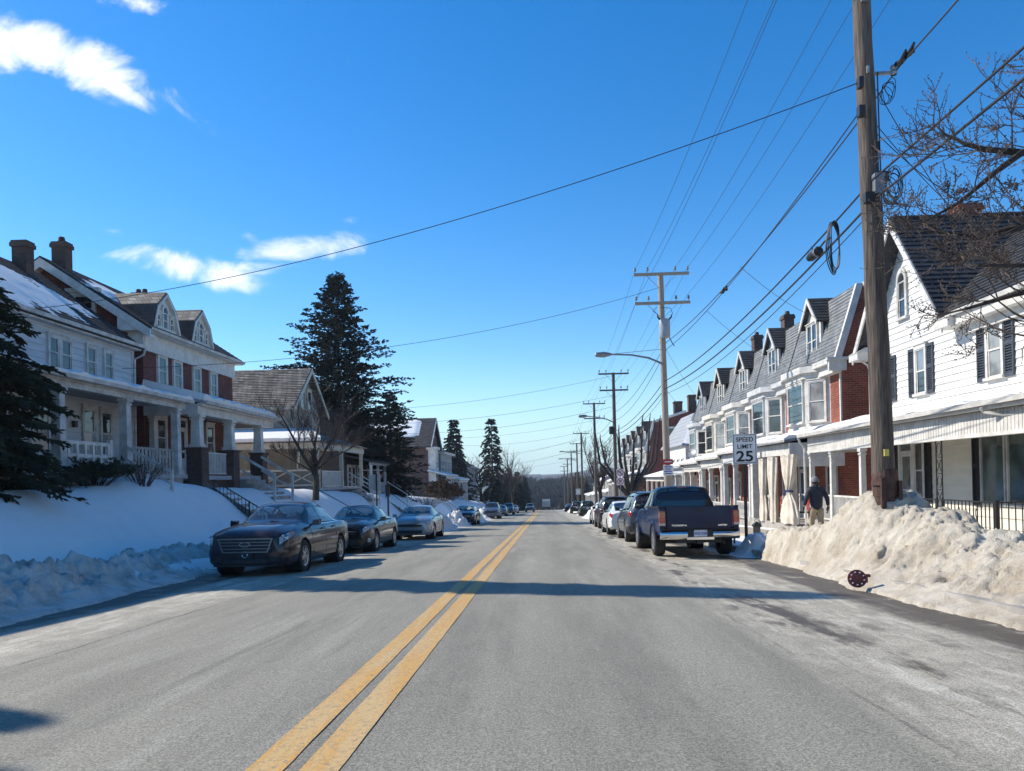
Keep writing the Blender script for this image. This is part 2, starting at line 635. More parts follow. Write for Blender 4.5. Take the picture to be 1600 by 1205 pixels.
M['rust_red'] = mat('red_brown_iron', (.14, .028, .024), .5, (.09, .02, .018), 7, bump=.3, bscale=30)
M['pole'] = mat('pole_wood', (.16, .125, .098), .85, (.05, .041, .036), 5.5, detail=8, bump=1.0, bscale=9, stretch=(5, 5, .35), lo=.3, hi=.7)
M['pole_grey'] = mat('grey_pole_wood', (.40, .34, .28), .85, (.26, .22, .18), 5, detail=8, bump=.7, bscale=9, stretch=(5, 5, .4), lo=.3, hi=.7)
M['pole_far'] = mat('old_pole_wood', (.12, .10, .085), .85, (.08, .07, .06), 5, stretch=(5, 5, .4))
M['cable'] = mat('cable_sheath', (.014, .014, .016), .55, (.02, .02, .022), 6)
M['transformer'] = mat('transformer_paint', (.36, .38, .39), .45, (.28, .30, .31), 5)
M['needle'] = mat('spruce_needles', (.016, .026, .018), .75, (.035, .048, .030), 1.3, detail=3)
M['needle_big'] = mat('conifer_needles', (.026, .036, .030), .75, (.052, .062, .046), .8, detail=3)
M['needle_far'] = mat('far_conifer_needles', (.020, .032, .026), .75, (.042, .055, .042), .5, detail=3)
M['bark'] = mat('bark', (.10, .078, .062), .9, (.045, .036, .030), 7, bump=.8, bscale=14, stretch=(3, 3, .7))
M['bark_dark'] = mat('dark_bark', (.045, .036, .032), .9, (.022, .018, .017), 7, bump=.6, bscale=14)
M['twig'] = mat('twigs', (.13, .098, .08), .85, (.055, .04, .034), 5)
M['wood_far'] = mat('bare_woods', (.080, .068, .062), .95, (.048, .042, .040), .08)
M['bush'] = mat('dry_bush', (.12, .075, .045), .9, (.06, .04, .028), 5)
M['curtain'] = mat('canvas_curtain', (.66, .60, .50), .85, (.52, .46, .37), 2.5, bump=.5, bscale=10)
M['tie'] = mat('blue_tie', (.03, .04, .14), .8, (.04, .05, .16), 9)
M['jacket'] = mat('navy_jacket', (.022, .025, .034), .8, (.034, .037, .048), 8, bump=.5, bscale=14)
M['khaki'] = mat('khaki_trousers', (.40, .32, .21), .85, (.32, .25, .16), 6, bump=.5, bscale=12)
M['beanie'] = mat('grey_knit', (.26, .26, .27), .95, (.19, .19, .20), 20, bump=.6, bscale=60)
M['skin'] = mat('skin', (.50, .30, .22), .55, (.44, .26, .19), 9)
M['hair'] = mat('dark_hair', (.03, .024, .02), .7)
M['glove'] = mat('black_glove', (.014, .014, .015), .7)
M['boot'] = mat('brown_boot', (.06, .04, .028), .7)
M['yellow_tag'] = mat('yellow_tag', (.62, .50, .12), .6)
M['door_dark'] = mat('dark_door', (.035, .045, .06), .5, (.028, .035, .05), 5)
M['door_white'] = mat('white_door', (.60, .60, .58), .5, (.5, .5, .48), 5)


def paint(name, col, rough=.3, metal=.0, coat=.8):
    return mat(name, col, rough, tuple(c * .8 for c in col), 2.2, metal=metal, coat=coat, spec=.1, lo=.4, hi=.8)


P_ = {}
P_['taurus'] = paint('plum_black_paint', (.022, .017, .023), .34)
P_['black'] = paint('black_paint', (.014, .015, .017), .3)
P_['silver'] = paint('silver_paint', (.34, .36, .38), .32, .6)
P_['white'] = paint('white_car_paint', (.74, .73, .70), .4, 0)
P_['grey'] = paint('grey_blue_paint', (.085, .10, .118), .34, .15)
P_['navy'] = paint('navy_paint', (.008, .019, .058), .42, .0, .3)
P_['maroon'] = paint('dark_maroon_paint', (.045, .03, .036), .4, .0, .4)
P_['green'] = paint('dark_green_paint', (.05, .07, .05), .4, .2)
P_['steel'] = paint('blue_grey_paint', (.10, .12, .15), .4, .4)
# ------------------------------------------------------------------ ground, road, snow
def road_z(y):
    if y <= 185:
        return -0.0365 * y
    z = -0.0365 * 185
    y -= 185
    return z - 0.0365 * y - 0.00022 * min(y, 140) ** 2


TOP_L = [(-40, 1.6), (0, 1.7), (14, 1.86), (18.7, 2.0), (21.5, 2.42), (23.5, 2.36), (26.5, 2.2), (33, 2.35), (60, 2.4), (120, 2.3), (200, 1.8)]


def ground_z(x, y):
    z = road_z(min(y, 330))
    if y > 330:
        z += smooth(330, 620, y) * 7.0 + (y - 330) * 0.010
    if x < -7.6:
        if y < 70:
            z += .035 * nz3(x * .5 + y * .9, y * .35 - x * .25, 4, .9, 4) * smooth(-8.6, -9.6, x)
        top = interp(TOP_L, y)
        t = smooth(-9.15, -12.2, x)
        t = t * 0.75 + 0.25 * max(0, min(1, (-9.15 - x) / 3.05))
        z += 0.22 * smooth(-7.6, -8.1, x) + (top - 0.22) * t
        if y < 130:
            z += 0.05 * nz3(x, y, 0, 0.5, 3) * smooth(-8, -9.5, x)
        if x < -25:
            z += (-25 - x) * 0.01
    elif x > 5.2:
        z += 0.10 + 0.06 * smooth(5.2, 5.6, x) * (0.6 + nz3(x, y, 3, 1.3, 3)) * (1 - smooth(6.4, 6.9, x))
        z += 0.06 * smooth(8.5, 9.2, x)
        z += 0.25 * smooth(11, 16, x)
        if x > 25:
            z += (x - 25) * 0.02 * smooth(60, 160, y)
            z += smooth(60, 200, x) * smooth(120, 420, y) * 14
    else:
        z -= 0.08
    return z


def axis(parts):
    out = []
    for a, b, st in parts:
        n = max(1, int(round((b - a) / st)))
        out += [a + (b - a) * i / n for i in range(n)]
    return out + [parts[-1][1]]


gx = axis([(-900, -200, 100), (-200, -40, 20), (-40, -16, 1.5), (-16, -7.4, .16), (-7.4, 5.1, 2.5), (5.1, 9.6, .2), (9.6, 16, 1), (16, 40, 4), (40, 200, 20), (200, 900, 100)])
gy = axis([(-60, -4, 4), (-4, 40, .22), (40, 80, .6), (80, 200, 2.5), (200, 700, 12), (700, 2600, 190)])
mb = MB()
mb.grid([[(x, y, ground_z(x, y)) for x in gx] for y in gy])
_m = M['snow'].copy(); _m.name = 'snowy_ground'
_g = NT(_m.node_tree)
_b = [q for q in _m.node_tree.nodes if q.type == 'BSDF_PRINCIPLED'][0]
_src = _b.inputs['Base Color'].links[0].from_socket
_p = _g.n('ShaderNodeNewGeometry').outputs['Position']
_s = _g.n('ShaderNodeSeparateXYZ'); _g.l(_p, _s.inputs[0])
_f = _g.m('MULTIPLY', _g.rng(_s.outputs[1], 225, 300), _g.rng(_g.noise(_p, .35, 5, .7), .30, .42))
_g.l(_g.mix(_f, _src, (.055, .046, .038)), _b.inputs['Base Color'])   # brush and leaf litter on the far hill
ground = mb.build('ground', _m, smooth='all', org=(0, 0, 0), kind='structure')

# road surface
m, nt, b = new_mat('asphalt')
g = NT(nt)
pos = g.n('ShaderNodeNewGeometry').outputs['Position']
sx = g.n('ShaderNodeSeparateXYZ')
g.l(pos, sx.inputs[0])
X_, Y_ = sx.outputs[0], sx.outputs[1]
long_ = g.map(pos, (1.6, .22, 1))
n_big = g.noise(long_, 1.0, 7, .66)
n_mid = g.noise(pos, 2.4, 8, .7)
n_fine = g.noise(pos, 62, 4, .8)
n_speck = g.noise(pos, 210, 2, .7)
wob = g.m('MULTIPLY_ADD', g.m('SUBTRACT', n_big, .5), 1.4, X_)
col = g.mix(g.rng(n_big, .32, .68), (.205, .192, .155), (.275, .258, .207))
# wheel tracks a little paler, oil strip between them darker
trk = None
for cx in (-4.0, -2.4, -0.3, 1.4):
    d = g.m('ABSOLUTE', g.m('SUBTRACT', wob, cx))
    t = g.rng(d, .05, .55, 1, 0)
    trk = t if trk is None else g.m('MAXIMUM', trk, t)
col = g.mix(g.m('MULTIPLY', trk, .35), col, (.325, .305, .245))
parR = g.rng(wob, 1.9, 2.6)
parL = g.rng(wob, -4.5, -5.3)
par = g.m('MAXIMUM', parR, parL)
pale = g.mix(g.rng(n_mid, .35, .62), (.46, .42, .335), (.32, .295, .235))
salt = g.m('MULTIPLY', g.rng(g.noise(long_, 3.0, 9, .72), .52, .62), .7)
pale = g.mix(salt, pale, (.62, .58, .48))
col = g.mix(g.m('MULTIPLY', par, .88), col, pale)
# dark damp grit by the kerbs and along the lane seam
kR = g.m('MULTIPLY', g.rng(wob, 3.95, 4.35), 1.15, clamp=True)
kL = g.m('MULTIPLY', g.rng(wob, -6.1, -6.6), 1.1, clamp=True)
seam = g.m('MULTIPLY', g.rng(g.m('ABSOLUTE', g.m('SUBTRACT', wob, 2.75)), .1, .6, 1, 0), g.rng(g.noise(g.map(pos, (.9, .18, 1)), 1.3, 6, .7), .52, .60))
damp = g.m('MAXIMUM', g.m('MAXIMUM', kR, kL), seam)
patch = g.m('MULTIPLY', g.m('MULTIPLY', par, .5), g.rng(g.noise(g.map(pos, (1.1, .30, 1)), 1.2, 8, .7), .60, .66))
damp = g.m('MAXIMUM', damp, patch)
damp = g.m('MULTIPLY', damp, g.rng(n_mid, .28, .45))
col = g.mix(g.m('MULTIPLY', damp, .92), col, (.070, .056, .043))
# seam crack where the travel lane meets the parking lane
crk = g.m('MULTIPLY', g.rng(g.m('ABSOLUTE', g.m('SUBTRACT', g.m('MULTIPLY_ADD', g.m('SUBTRACT', n_mid, .5), .12, X_), 2.12)), .008, .026, 1, 0), g.rng(g.noise(pos, .9, 5, .7), .42, .58, .0, .45))
crk2 = g.m('MULTIPLY', g.rng(g.m('ABSOLUTE', g.m('SUBTRACT', g.m('MULTIPLY_ADD', g.m('SUBTRACT', n_mid, .5), .16, X_), -4.75)), .010, .032, 1, 0), g.rng(g.noise(pos, .9, 5, .7), .40, .58, .05, .6))
col = g.mix(g.m('MAXIMUM', crk, crk2), col, (.06, .056, .05))
bloom = g.m('MULTIPLY', g.rng(g.noise(g.map(pos, (1.3, .12, 1)), 1.7, 9, .74), .53, .68), .24)
col = g.mix(bloom, col, (.44, .42, .36))
tar = g.m('MULTIPLY', g.rng(g.noise(g.map(pos, (2.4, .10, 1)), .9, 7, .7), .60, .70), .45)
col = g.mix(tar, col, (.13, .122, .105))
agg = g.rng(n_fine, .30, .70, .50, 1.48)
agg = g.m('MULTIPLY', agg, g.rng(n_speck, .3, .7, .80, 1.2))
cc = g.n('ShaderNodeCombineColor')
for i in range(3):
    g.l(agg, cc.inputs[i])
col = g.mix(1.0, col, cc.outputs[0], 'MULTIPLY')
g.l(col, b.inputs['Base Color'])
g.l(g.m('MULTIPLY_ADD', damp, -.3, .82), b.inputs['Roughness'])
b.inputs['Specular IOR Level'].default_value = .35
bn = g.n('ShaderNodeBump')
bn.inputs['Strength'].default_value = .75
bn.inputs['Distance'].default_value = .012
g.l(g.m('ADD', n_fine, g.m('MULTIPLY', n_mid, .8)), bn.inputs['Height'])
g.l(bn.outputs[0], b.inputs['Normal'])
M['asphalt'] = m

ry = axis([(-90, -20, 5), (-20, 60, 1), (60, 330, 5)])
rx = axis([(-7.7, 5.05, .5)])


def crown(x, y):
    return road_z(y) + 0.05 * (1 - ((x + 1.3) / 6.4) ** 2) - 0.05 + 0.012 * nz3(x, y, 0, .35, 2) * (y < 60)


mb = MB()
mb.grid([[(x, y, crown(x, y)) for x in rx] for y in ry])
road = mb.build('road', M['asphalt'], smooth='all', org=(0, 0, 0), kind='structure')

m, nt, b = new_mat('yellow_road_paint')
g = NT(nt)
pos = g.n('ShaderNodeNewGeometry').outputs['Position']
f = g.rng(g.noise(pos, 22, 9, .85), .48, .64)
f2 = g.rng(g.noise(g.map(pos, (6, .5, 1)), 1.4, 5, .6), .35, .65)
c1 = g.mix(f2, (.52, .29, .075), (.50, .345, .155))
fin = g.rng(g.noise(pos, 95, 3, .75), .30, .70, .75, 1.2)
cc = g.n('ShaderNodeCombineColor')
for i in range(3):
    g.l(fin, cc.inputs[i])
g.l(g.mix(1.0, g.mix(g.m('MULTIPLY', f, .8), c1, (.18, .165, .13)), cc.outputs[0], 'MULTIPLY'), b.inputs['Base Color'])
b.inputs['Roughness'].default_value = .8
M['yellow'] = m
for xa, xb in ((-1.555, -1.36), (-1.275, -1.07)):
    mb = MB()
    rows = []
    for y in axis([(-20, 40, .15), (40, 330, 2)]):
        w1 = .005 * nz3(xa, y, 0, 3, 3) if y < 40 else 0
        w2 = .005 * nz3(xb, y, 7, 3, 3) if y < 40 else 0
        rows.append([(xa + w1, y, crown(xa, y) + .005), ((xa + xb) / 2, y, crown((xa + xb) / 2, y) + .005), (xb + w2, y, crown(xb, y) + .005)])
    mb.grid(rows)
    mb.build('yellow_line', M['yellow'], parent=road, smooth='all')

# kerbs and pavement
mb = MB()
for i in range(-4, 38):
    y0, y1 = i * 5.0, i * 5.0 + 4.985
    mb.hexa([(5.05, y0, road_z(y0) - .1), (5.2, y0, road_z(y0) - .1), (5.2, y1, road_z(y1) - .1), (5.05, y1, road_z(y1) - .1),
             (5.07, y0, road_z(y0) + .12), (5.2, y0, road_z(y0) + .12), (5.2, y1, road_z(y1) + .12), (5.07, y1, road_z(y1) + .12)])
mb.build('kerb', M['concrete'], kind='structure')
mb = MB()
for i in range(-14, 126):
    y0, y1 = i * 1.5, i * 1.5 + 1.482
    mb.hexa([(6.9, y0, road_z(y0)), (8.55, y0, road_z(y0)), (8.55, y1, road_z(y1)), (6.9, y1, road_z(y1)),
             (6.9, y0, road_z(y0) + .20), (8.55, y0, road_z(y0) + .20), (8.55, y1, road_z(y1) + .20), (6.9, y1, road_z(y1) + .20)])
mb.build('sidewalk', mat('worn_sidewalk', (.42, .36, .28), .85, (.30, .26, .21), 1.1, bump=.3, bscale=18), kind='structure')


# plowed snow -------------------------------------------------------
def lump(x, y, s, seed=0.0):
    a = noise.voronoi(V((x * s + 31, y * s, seed)))[0]
    return (a[1] - a[0])


def snow_field(name, m, x0, x1, y0, y1, st, hfun, org=None):
    nx, ny = int((x1 - x0) / st) + 1, int((y1 - y0) / st) + 1
    hs_ = [[hfun(x0 + i * st, y0 + j * st) for i in range(nx)] for j in range(ny)]
    mb = MB()
    vid = {}
    for j in range(ny - 1):
        for i in range(nx - 1):
            q = [(i, j), (i + 1, j), (i + 1, j + 1), (i, j + 1)]
            if max(hs_[b_][a_] for a_, b_ in q) <= -0.04:
                continue
            f = []
            for a_, b_ in q:
                if (a_, b_) not in vid:
                    vid[(a_, b_)] = len(mb.v)
                    x, y = x0 + a_ * st, y0 + b_ * st
                    h = max(hs_[b_][a_], -0.06)
                    k = 0.045 if h > .05 else 0.0
                    mb.v.append(V((x + k * nz3(x, y, h * 2, 5, 2), y + k * nz3(x, y, h * 2 + 9, 5, 2), road_z(y) + h)))
                f.append(vid[(a_, b_)])
            mb.f.append(f)
    return mb.build(name, m, smooth='all', org=org)


RH = [(-6, .62), (4, .62), (8, .64), (9.5, .68), (10.4, .77), (11.4, .93), (12.0, 1.04), (12.5, 1.08), (12.9, 1.14), (13.3, 1.42), (13.7, 1.44), (14.2, 1.12), (14.8, .86), (15.4, .74), (17.0, .66), (17.7, .56), (17.95, -.2)]
RX = [(-6, 4.9), (8, 4.85), (10, 4.75), (11.5, 4.72), (13, 4.85), (15, 4.95), (18, 5.0)]
RW = [(-6, 3.0), (12.0, 2.9), (14.0, 2.5), (15.2, 1.9), (18, 1.6)]


def h_mound(x, y):
    H = interp(RH, y)
    xe = interp(RX, y) + .16 * nz3(0, y, 2, .9, 3)
    w = interp(RW, y)
    t = (x - xe) / w
    if t < 0 or t > 1.05:
        return -0.06
    steep = interp([(-6, .55), (12.0, .55), (12.9, .36), (13.9, .36), (15.2, .16), (18, .14)], y)
    p = smooth(0, steep, t) ** .85 * (1 - smooth(.62, 1.02, t)) if t > 0 else 0
    pk = math.exp(-((x - 6.2) / .9) ** 2) if 12.6 < y < 14.4 else .75
    h = H * p * (1 if not 12.6 < y < 14.4 else .84 + .20 * pk)
    e = min(1, p * 1.8) * smooth(-.2, .5, H)
    h += e * (.14 * nz3(x, y, 0, 1.1, 4) + .13 * (lump(x, y, 2.0) - .3) + .055 * nz3(x, y, 5, 6.5, 4) + .085 * (lump(x, y, 5.5, 3) - .3) + .07 * (lump(x, y, 11, 7) - .3))
    # caved hollows on the street face
    for hx, hy, r, d in ((5.55, 12.0, .30, .26), (5.45, 10.2, .22, .16), (5.6, 13.6, .25, .18), (5.35, 11.1, .2, .14), (5.45, 9.0, .3, .14), (5.5, 8.1, .22, .12)):
        h -= d * math.exp(-((x - hx) ** 2 + (y - hy) ** 2) / (r * r)) * e
    return h


tag(snow_field('snow_bank', M['snow_dirty'], 4.3, 8.2, -2, 18.2, .034, h_mound),
    'tall dirty plowed snow bank heaped against the near utility pole', 'snow bank')

LXE = [(-8, -6.6), (5, -6.5), (8.8, -6.75), (12, -7.0), (16.6, -7.5), (22, -7.62), (40, -7.7)]


def h_left(x, y):
    xe = interp(LXE, y) - .14 * nz3(3, y, 2, .9, 3)
    t = (xe - x) / 2.1
    if t < 0 or t > 1.05:
        return -0.06
    p = smooth(0, .55, t) * (1 - .72 * smooth(.62, 1.0, t))
    H = (.52 + .12 * nz3(x * .3, y, 1, .55, 2)) * smooth(-7, -5, y) * (1 - smooth(33, 36, y))
    h = H * p
    e = min(1, p * 2)
    h += e * (.12 * nz3(x, y, 0, 1.2, 4) + .24 * (lump(x, y, 1.7) - .3) + .07 * nz3(x, y, 5, 6.5, 4) + .22 * (lump(x, y, 3.6, 3) - .3) + .12 * (lump(x, y, 8, 5) - .3)) * (1 - .6 * smooth(.7, 1, t))
    return h


tag(snow_field('snow_bank', M['snow_ridge'], -10.2, -6.2, -2, 36, .055, h_left),
    'long low grey snow ridge along the left kerb in front of the plum sedan', 'snow bank')


def heap(name_label, m, cx, cy, rx, ry, H, st, seed, rough=1.0, group=None):
    def h(x, y):
        u, v = (x - cx) / rx, (y - cy) / ry
        d = sqrt(u * u + v * v) + .22 * nz3(x, y, seed, .9, 3)
        if d > 1.1:
            return -0.06
        p = 1 - smooth(.1, 1.0, d)
        return H * p - .03 + rough * min(1, p * 2.5) * (.30 * nz3(x, y, seed, 1.0, 4) + .55 * (lump(x, y, 1.3, seed) - .3) + .42 * (lump(x, y, 2.8, seed) - .3) + .15 * (lump(x, y, 6, seed) - .3))
    return tag(snow_field('snow_pile', m, cx - rx * 1.2, cx + rx * 1.2, cy - ry * 1.2, cy + ry * 1.2, st, h), name_label, 'snow pile', group)


heap('small smooth grey snow heap around the speed limit sign post', M['snow'], 5.35, 18.75, .62, 1.0, .55, .04, 4, .45)
heap('big bright jumbled snow pile just beyond the silver sedan', M['snow_pile'], -6.6, 42.5, 1.6, 4.2, 1.25, .08, 1)
heap('grey shaded snow pile behind the bright jumbled pile', M['snow_pile'], -6.2, 50, 1.3, 3.0, 1.0, .12, 2)
heap('small lit snow pile in front of the pale topped van', M['snow_pile'], -6.3, 64, 1.4, 4.0, 1.3, .14, 5)
heap('low snow pile farther on, past the pale topped van', M['snow_pile'], -6.4, 78, 1.3, 5.0, 1.2, .18, 6)
heap('rough snow pile at the right kerb beyond the dark maroon crossover', M['snow_pile'], 5.0, 72, 1.3, 7.5, 1.15, .16, 8)
heap('long snow pile at the right kerb before the dark green car', M['snow_pile'], 5.4, 94, 1.2, 9, 1.3, .22, 9)
heap('distant snow pile at the right kerb near the road crest', M['snow_pile'], 5.3, 128, 1.2, 12, 1.5, .3, 10)
heap('distant snow pile at the left kerb near the road crest', M['snow_pile'], -6.8, 104, 1.2, 9, 1.2, .3, 11)
# ------------------------------------------------------------------ building parts
BOARD = {}


def board_mesh(F):
    k = (tuple(round(q, 3) for q in F.u), tuple(round(q, 3) for q in F.n))
    if k not in BOARD:
        mb = MB()
        u, n, z = F.u, F.n, F.z
        P = lambda a, b, c: u * a + z * b + n * c
        mb.hexa([P(0, 0, 0), P(1, 0, 0), P(1, 0, .027), P(0, 0, .027), P(0, 1, 0), P(1, 1, 0), P(1, 1, .004), P(0, 1, .004)])
        BOARD[k] = mb
    return BOARD[k]


SHARED = {}


def siding(parent, F, a0, a1, b0, b1, step, m, clip=None):
    mbm = board_mesh(F)
    key = (id(mbm), m.name)
    if key not in SHARED:
        me = mbm.mesh('siding_board', V((0, 0, 0)))
        me.materials.append(m)
        SHARED[key] = me
    n = int(round((b1 - b0) / step))
    au = V((abs(F.u.x), abs(F.u.y), 0))
    an = V((abs(F.n.x), abs(F.n.y), 0))
    for i in range(n):
        b = b0 + i * step
        s0, s1 = a0, a1
        if clip:
            c = clip(b + step * .5)
            if c is None:
                continue
            s0, s1 = c
        if s1 - s0 < .08:
            continue
        j = .004 * ((i * 7) % 3)
        piece('siding_board', SHARED[key], parent, F.p(s0, b, .002 + j * .3), scale=au * (s1 - s0) + an + V((0, 0, step * .985)))


def wall_poly(parent, F, pts, th, m, name='wall'):
    mb = MB()
    mb.prism([F.p(a, b, 0) for a, b in pts], -F.n * th)
    return mb.build(name, m, parent)


def window(parent, F, a, b, w, h, glass='glass', trim='white', lower=None, case=.10, arch=False, double=False, name='window', sill=True, split=.5, head=.13, mull=False):
    """Casing and sill with two sashes; each pane its own piece."""
    mb = MB()
    c = case
    mb.fbox(F, a - c, a, b, b + h, -.02, .088)
    mb.fbox(F, a + w, a + w + c, b, b + h, -.02, .088)
    if not arch:
        mb.fbox(F, a - c, a + w + c, b + h, b + h + head, -.02, .093)
        mb.fbox(F, a - c - .03, a + w + c + .03, b + h + head, b + h + head + .04, -.02, .13)
    else:
        r0, r1 = w / 2, w / 2 + c
        cx = a + w / 2
        prev = None
        for i in range(9):
            t = pi * i / 8
            cur = (t,)
            if prev is not None:
                q = [F.p(cx + r * cos(tt) * 1.0, b + h + r * sin(tt) * 1.35, cc) for cc in (-.02, .088) for (r, tt) in ((r0, prev), (r1, prev), (r1, t), (r0, t))]
                mb.hexa(q)
            prev = t
    if sill:
        mb.fbox(F, a - c - .04, a + w + c + .04, b - .07, b, -.02, .14)
    else:
        mb.fbox(F, a - c, a + w + c, b - .07, b, -.02, .088)
    win = mb.build(name, M[trim], parent)
    sb = MB()
    m_ = b + h * split
    r = .042
    for (y0, y1, c0, c1) in ((b, m_ + .02, .004, .056), (m_ - .02, b + h, .012, .072)):
        sb.fbox(F, a, a + r, y0, y1, c0, c1)
        sb.fbox(F, a + w - r, a + w, y0, y1, c0, c1)
        sb.fbox(F, a + r, a + w - r, y0, y0 + r, c0, c1)
        sb.fbox(F, a + r, a + w - r, y1 - r, y1, c0, c1)
    if mull:
        sb.fbox(F, a + w / 2 - .06, a + w / 2 + .06, b, b + h, .0, .08)
    sb.build('sash', M[trim], win)
    for k, (y0, y1, c1, gl) in enumerate(((b + r, m_ - .02, .040, lower or glass), (m_ + .02, b + h - r, .048, glass))):
        pb = MB()
        if arch and k == 1:
            pts = [(a + r * .5, y0), (a + w - r * .5, y0), (a + w - r * .5, b + h)] + [(a + w / 2 + (w / 2 - r * .5) * cos(pi * i / 8), b + h + (w / 2 - r * .5) * 1.35 * sin(pi * i / 8)) for i in range(1, 8)] + [(a + r * .5, b + h)]
            pb.prism([F.p(x, y, c1) for x, y in pts], -F.n * .012)
        else:
            pb.fbox(F, a + r * .5, a + w - r * .5, y0, y1, c1 - .036, c1)
        pb.build('pane', M[gl], win)
    return win


def simple_window(parent, F, a, b, w, h, glass='glass', trim='white', c=.1):
    mb = MB()
    mb.fbox(F, a - c, a, b - c, b + h + c, 0, .06)
    mb.fbox(F, a + w, a + w + c, b - c, b + h + c, 0, .06)
    mb.fbox(F, a, a + w, b + h, b + h + c, 0, .06)
    mb.fbox(F, a, a + w, b - c, b, 0, .08)
    mb.fbox(F, a, a + w, b + h * .5 - .03, b + h * .5 + .03, 0, .045)
    win = mb.build('window', M[trim], parent)
    pb = MB()
    pb.fbox(F, a, a + w, b, b + h, 0, .03)
    pb.build('pane', M[glass], win)
    return win


def shutter(parent, F, a, b, w, h, m='shutter'):
    mb = MB()
    r = .05
    mb.fbox(F, a, a + r, b, b + h, .022, .075)
    mb.fbox(F, a + w - r, a + w, b, b + h, .022, .075)
    for y in (b, b + h * .52, b + h - .09):
        mb.fbox(F, a + r, a + w - r, y, y + .09, .022, .075)
    mb.fbox(F, a + r, a + w - r, b + .05, b + h - .05, .022, .032)
    n = int(h / .075)
    for i in range(n):
        y = b + .1 + i * (h - .2) / n
        mb.fbox(F, a + r, a + w - r, y, y + .028, .03, .066)
    return mb.build('shutter', M[m], parent)


def door(parent, F, a, b, w, h, m='door_white', glass='glass', trim='white', storm=True, case=.12):
    mb = MB()
    mb.fbox(F, a - case, a, b, b + h + case, -.02, .09)
    mb.fbox(F, a + w, a + w + case, b, b + h + case, -.02, .09)
    mb.fbox(F, a, a + w, b + h, b + h + case, -.02, .09)
    mb.fbox(F, a, a + w, b + h - .34, b + h - .28, -.02, .08)
    fr = mb.build('door_frame', M[trim], parent)
    db = MB()
    db.fbox(F, a, a + .1, b, b + h - .34, 0, .066)
    db.fbox(F, a + w - .1, a + w, b, b + h - .34, 0, .066)
    db.fbox(F, a + .1, a + w - .1, b, b + .75, 0, .06)
    db.fbox(F, a + .1, a + w - .1, b + h - .46, b + h - .34, 0, .066)
    db.fbox(F, a + .1, a + w - .1, b + 1.0, b + 1.08, 0, .066)
    d = db.build('door', M[m], parent)
    for y0, y1 in ((b + .75, b + 1.0), (b + 1.08, b + h - .46)):
        pb = MB()
        pb.fbox(F, a + .1, a + w - .1, y0, y1, 0, .046)
        pb.build('pane', M[glass], d)
    pb = MB()
    pb.fbox(F, a + .02, a + w - .02, b + h - .28, b + h, 0, .046)
    pb.build('transom', M[glass], fr)
    hb = MB()
    hb.fbox(F, a + w - .08, a + w - .05, b + .95, b + 1.1, .066, .11)
    hb.build('handle', M['chrome'], d)
    return d


def roof(parent, e0, e1, r1, r0, th, m, n=14, name='roof', lift=.018):
    """A roof slope of stepped courses on a solid deck; e0-e1 the eave, r0-r1 the ridge above it."""
    e0, e1, r1, r0 = V(e0), V(e1), V(r1), V(r0)
    nrm = (e1 - e0).cross(r0 - e0).normalized()
    if nrm.z < 0:
        nrm = -nrm
    mb = MB()
    mb.prism([e0, e1, r1, r0], -nrm * th)
    for i in range(n):
        t0, t1 = i / n, (i + 1) / n
        a, b_ = e0.lerp(r0, t0), e1.lerp(r1, t0)
        c, d = e1.lerp(r1, t1), e0.lerp(r0, t1)
        mb.hexa([a + nrm * .001, b_ + nrm * .001, c + nrm * .001, d + nrm * .001,
                 a + nrm * (lift + .004), b_ + nrm * (lift + .004), c + nrm * .004, d + nrm * .004])
    return mb.build(name, m, parent)


def snow_on(parent, e0, e1, r1, r0, fn, nu=40, nv=24, thick=.06, m='snow_roof', name='roof_snow', lift=.02):
    """Snow lying on a slope where fn(u, v) > 0 (u along, v up)."""
    e0, e1, r1, r0 = V(e0), V(e1), V(r1), V(r0)
    nrm = (e1 - e0).cross(r0 - e0).normalized()
    if nrm.z < 0:
        nrm = -nrm
    val = {}
    mb = MB()
    vid = {}
    for j in range(nv + 1):
        for i in range(nu + 1):
            val[i, j] = fn(i / nu, j / nv)
    for j in range(nv):
        for i in range(nu):
            q = [(i, j), (i + 1, j), (i + 1, j + 1), (i, j + 1)]
            if max(val[k] for k in q) <= 0:
                continue
            f = []
            for k in q:
                if k not in vid:
                    vid[k] = len(mb.v)
                    u, v = k[0] / nu, k[1] / nv
                    p = e0.lerp(e1, u).lerp(r0.lerp(r1, u), v)
                    mb.v.append(p + nrm * (lift + thick * min(1, max(-.25, val[k] * 3))))
                f.append(vid[k])
            mb.f.append(f)
    if mb.f:
        cnt = {}
        for f in mb.f:
            for a, b_ in zip(f, f[1:] + f[:1]):
                cnt[tuple(sorted((a, b_)))] = cnt.get(tuple(sorted((a, b_))), 0) + 1
        inv = {i: k for k, i in vid.items()}
        low = {}
        for (a, b_), c in cnt.items():
            if c == 1:
                for q in (a, b_):
                    if q not in low:
                        u, v = inv[q][0] / nu, inv[q][1] / nv
                        low[q] = len(mb.v)
                        mb.v.append(e0.lerp(e1, u).lerp(r0.lerp(r1, u), v) - nrm * .01)
                mb.f.append([a, b_, low[b_], low[a]])
        return mb.build(name, M[m], parent, smooth=60)


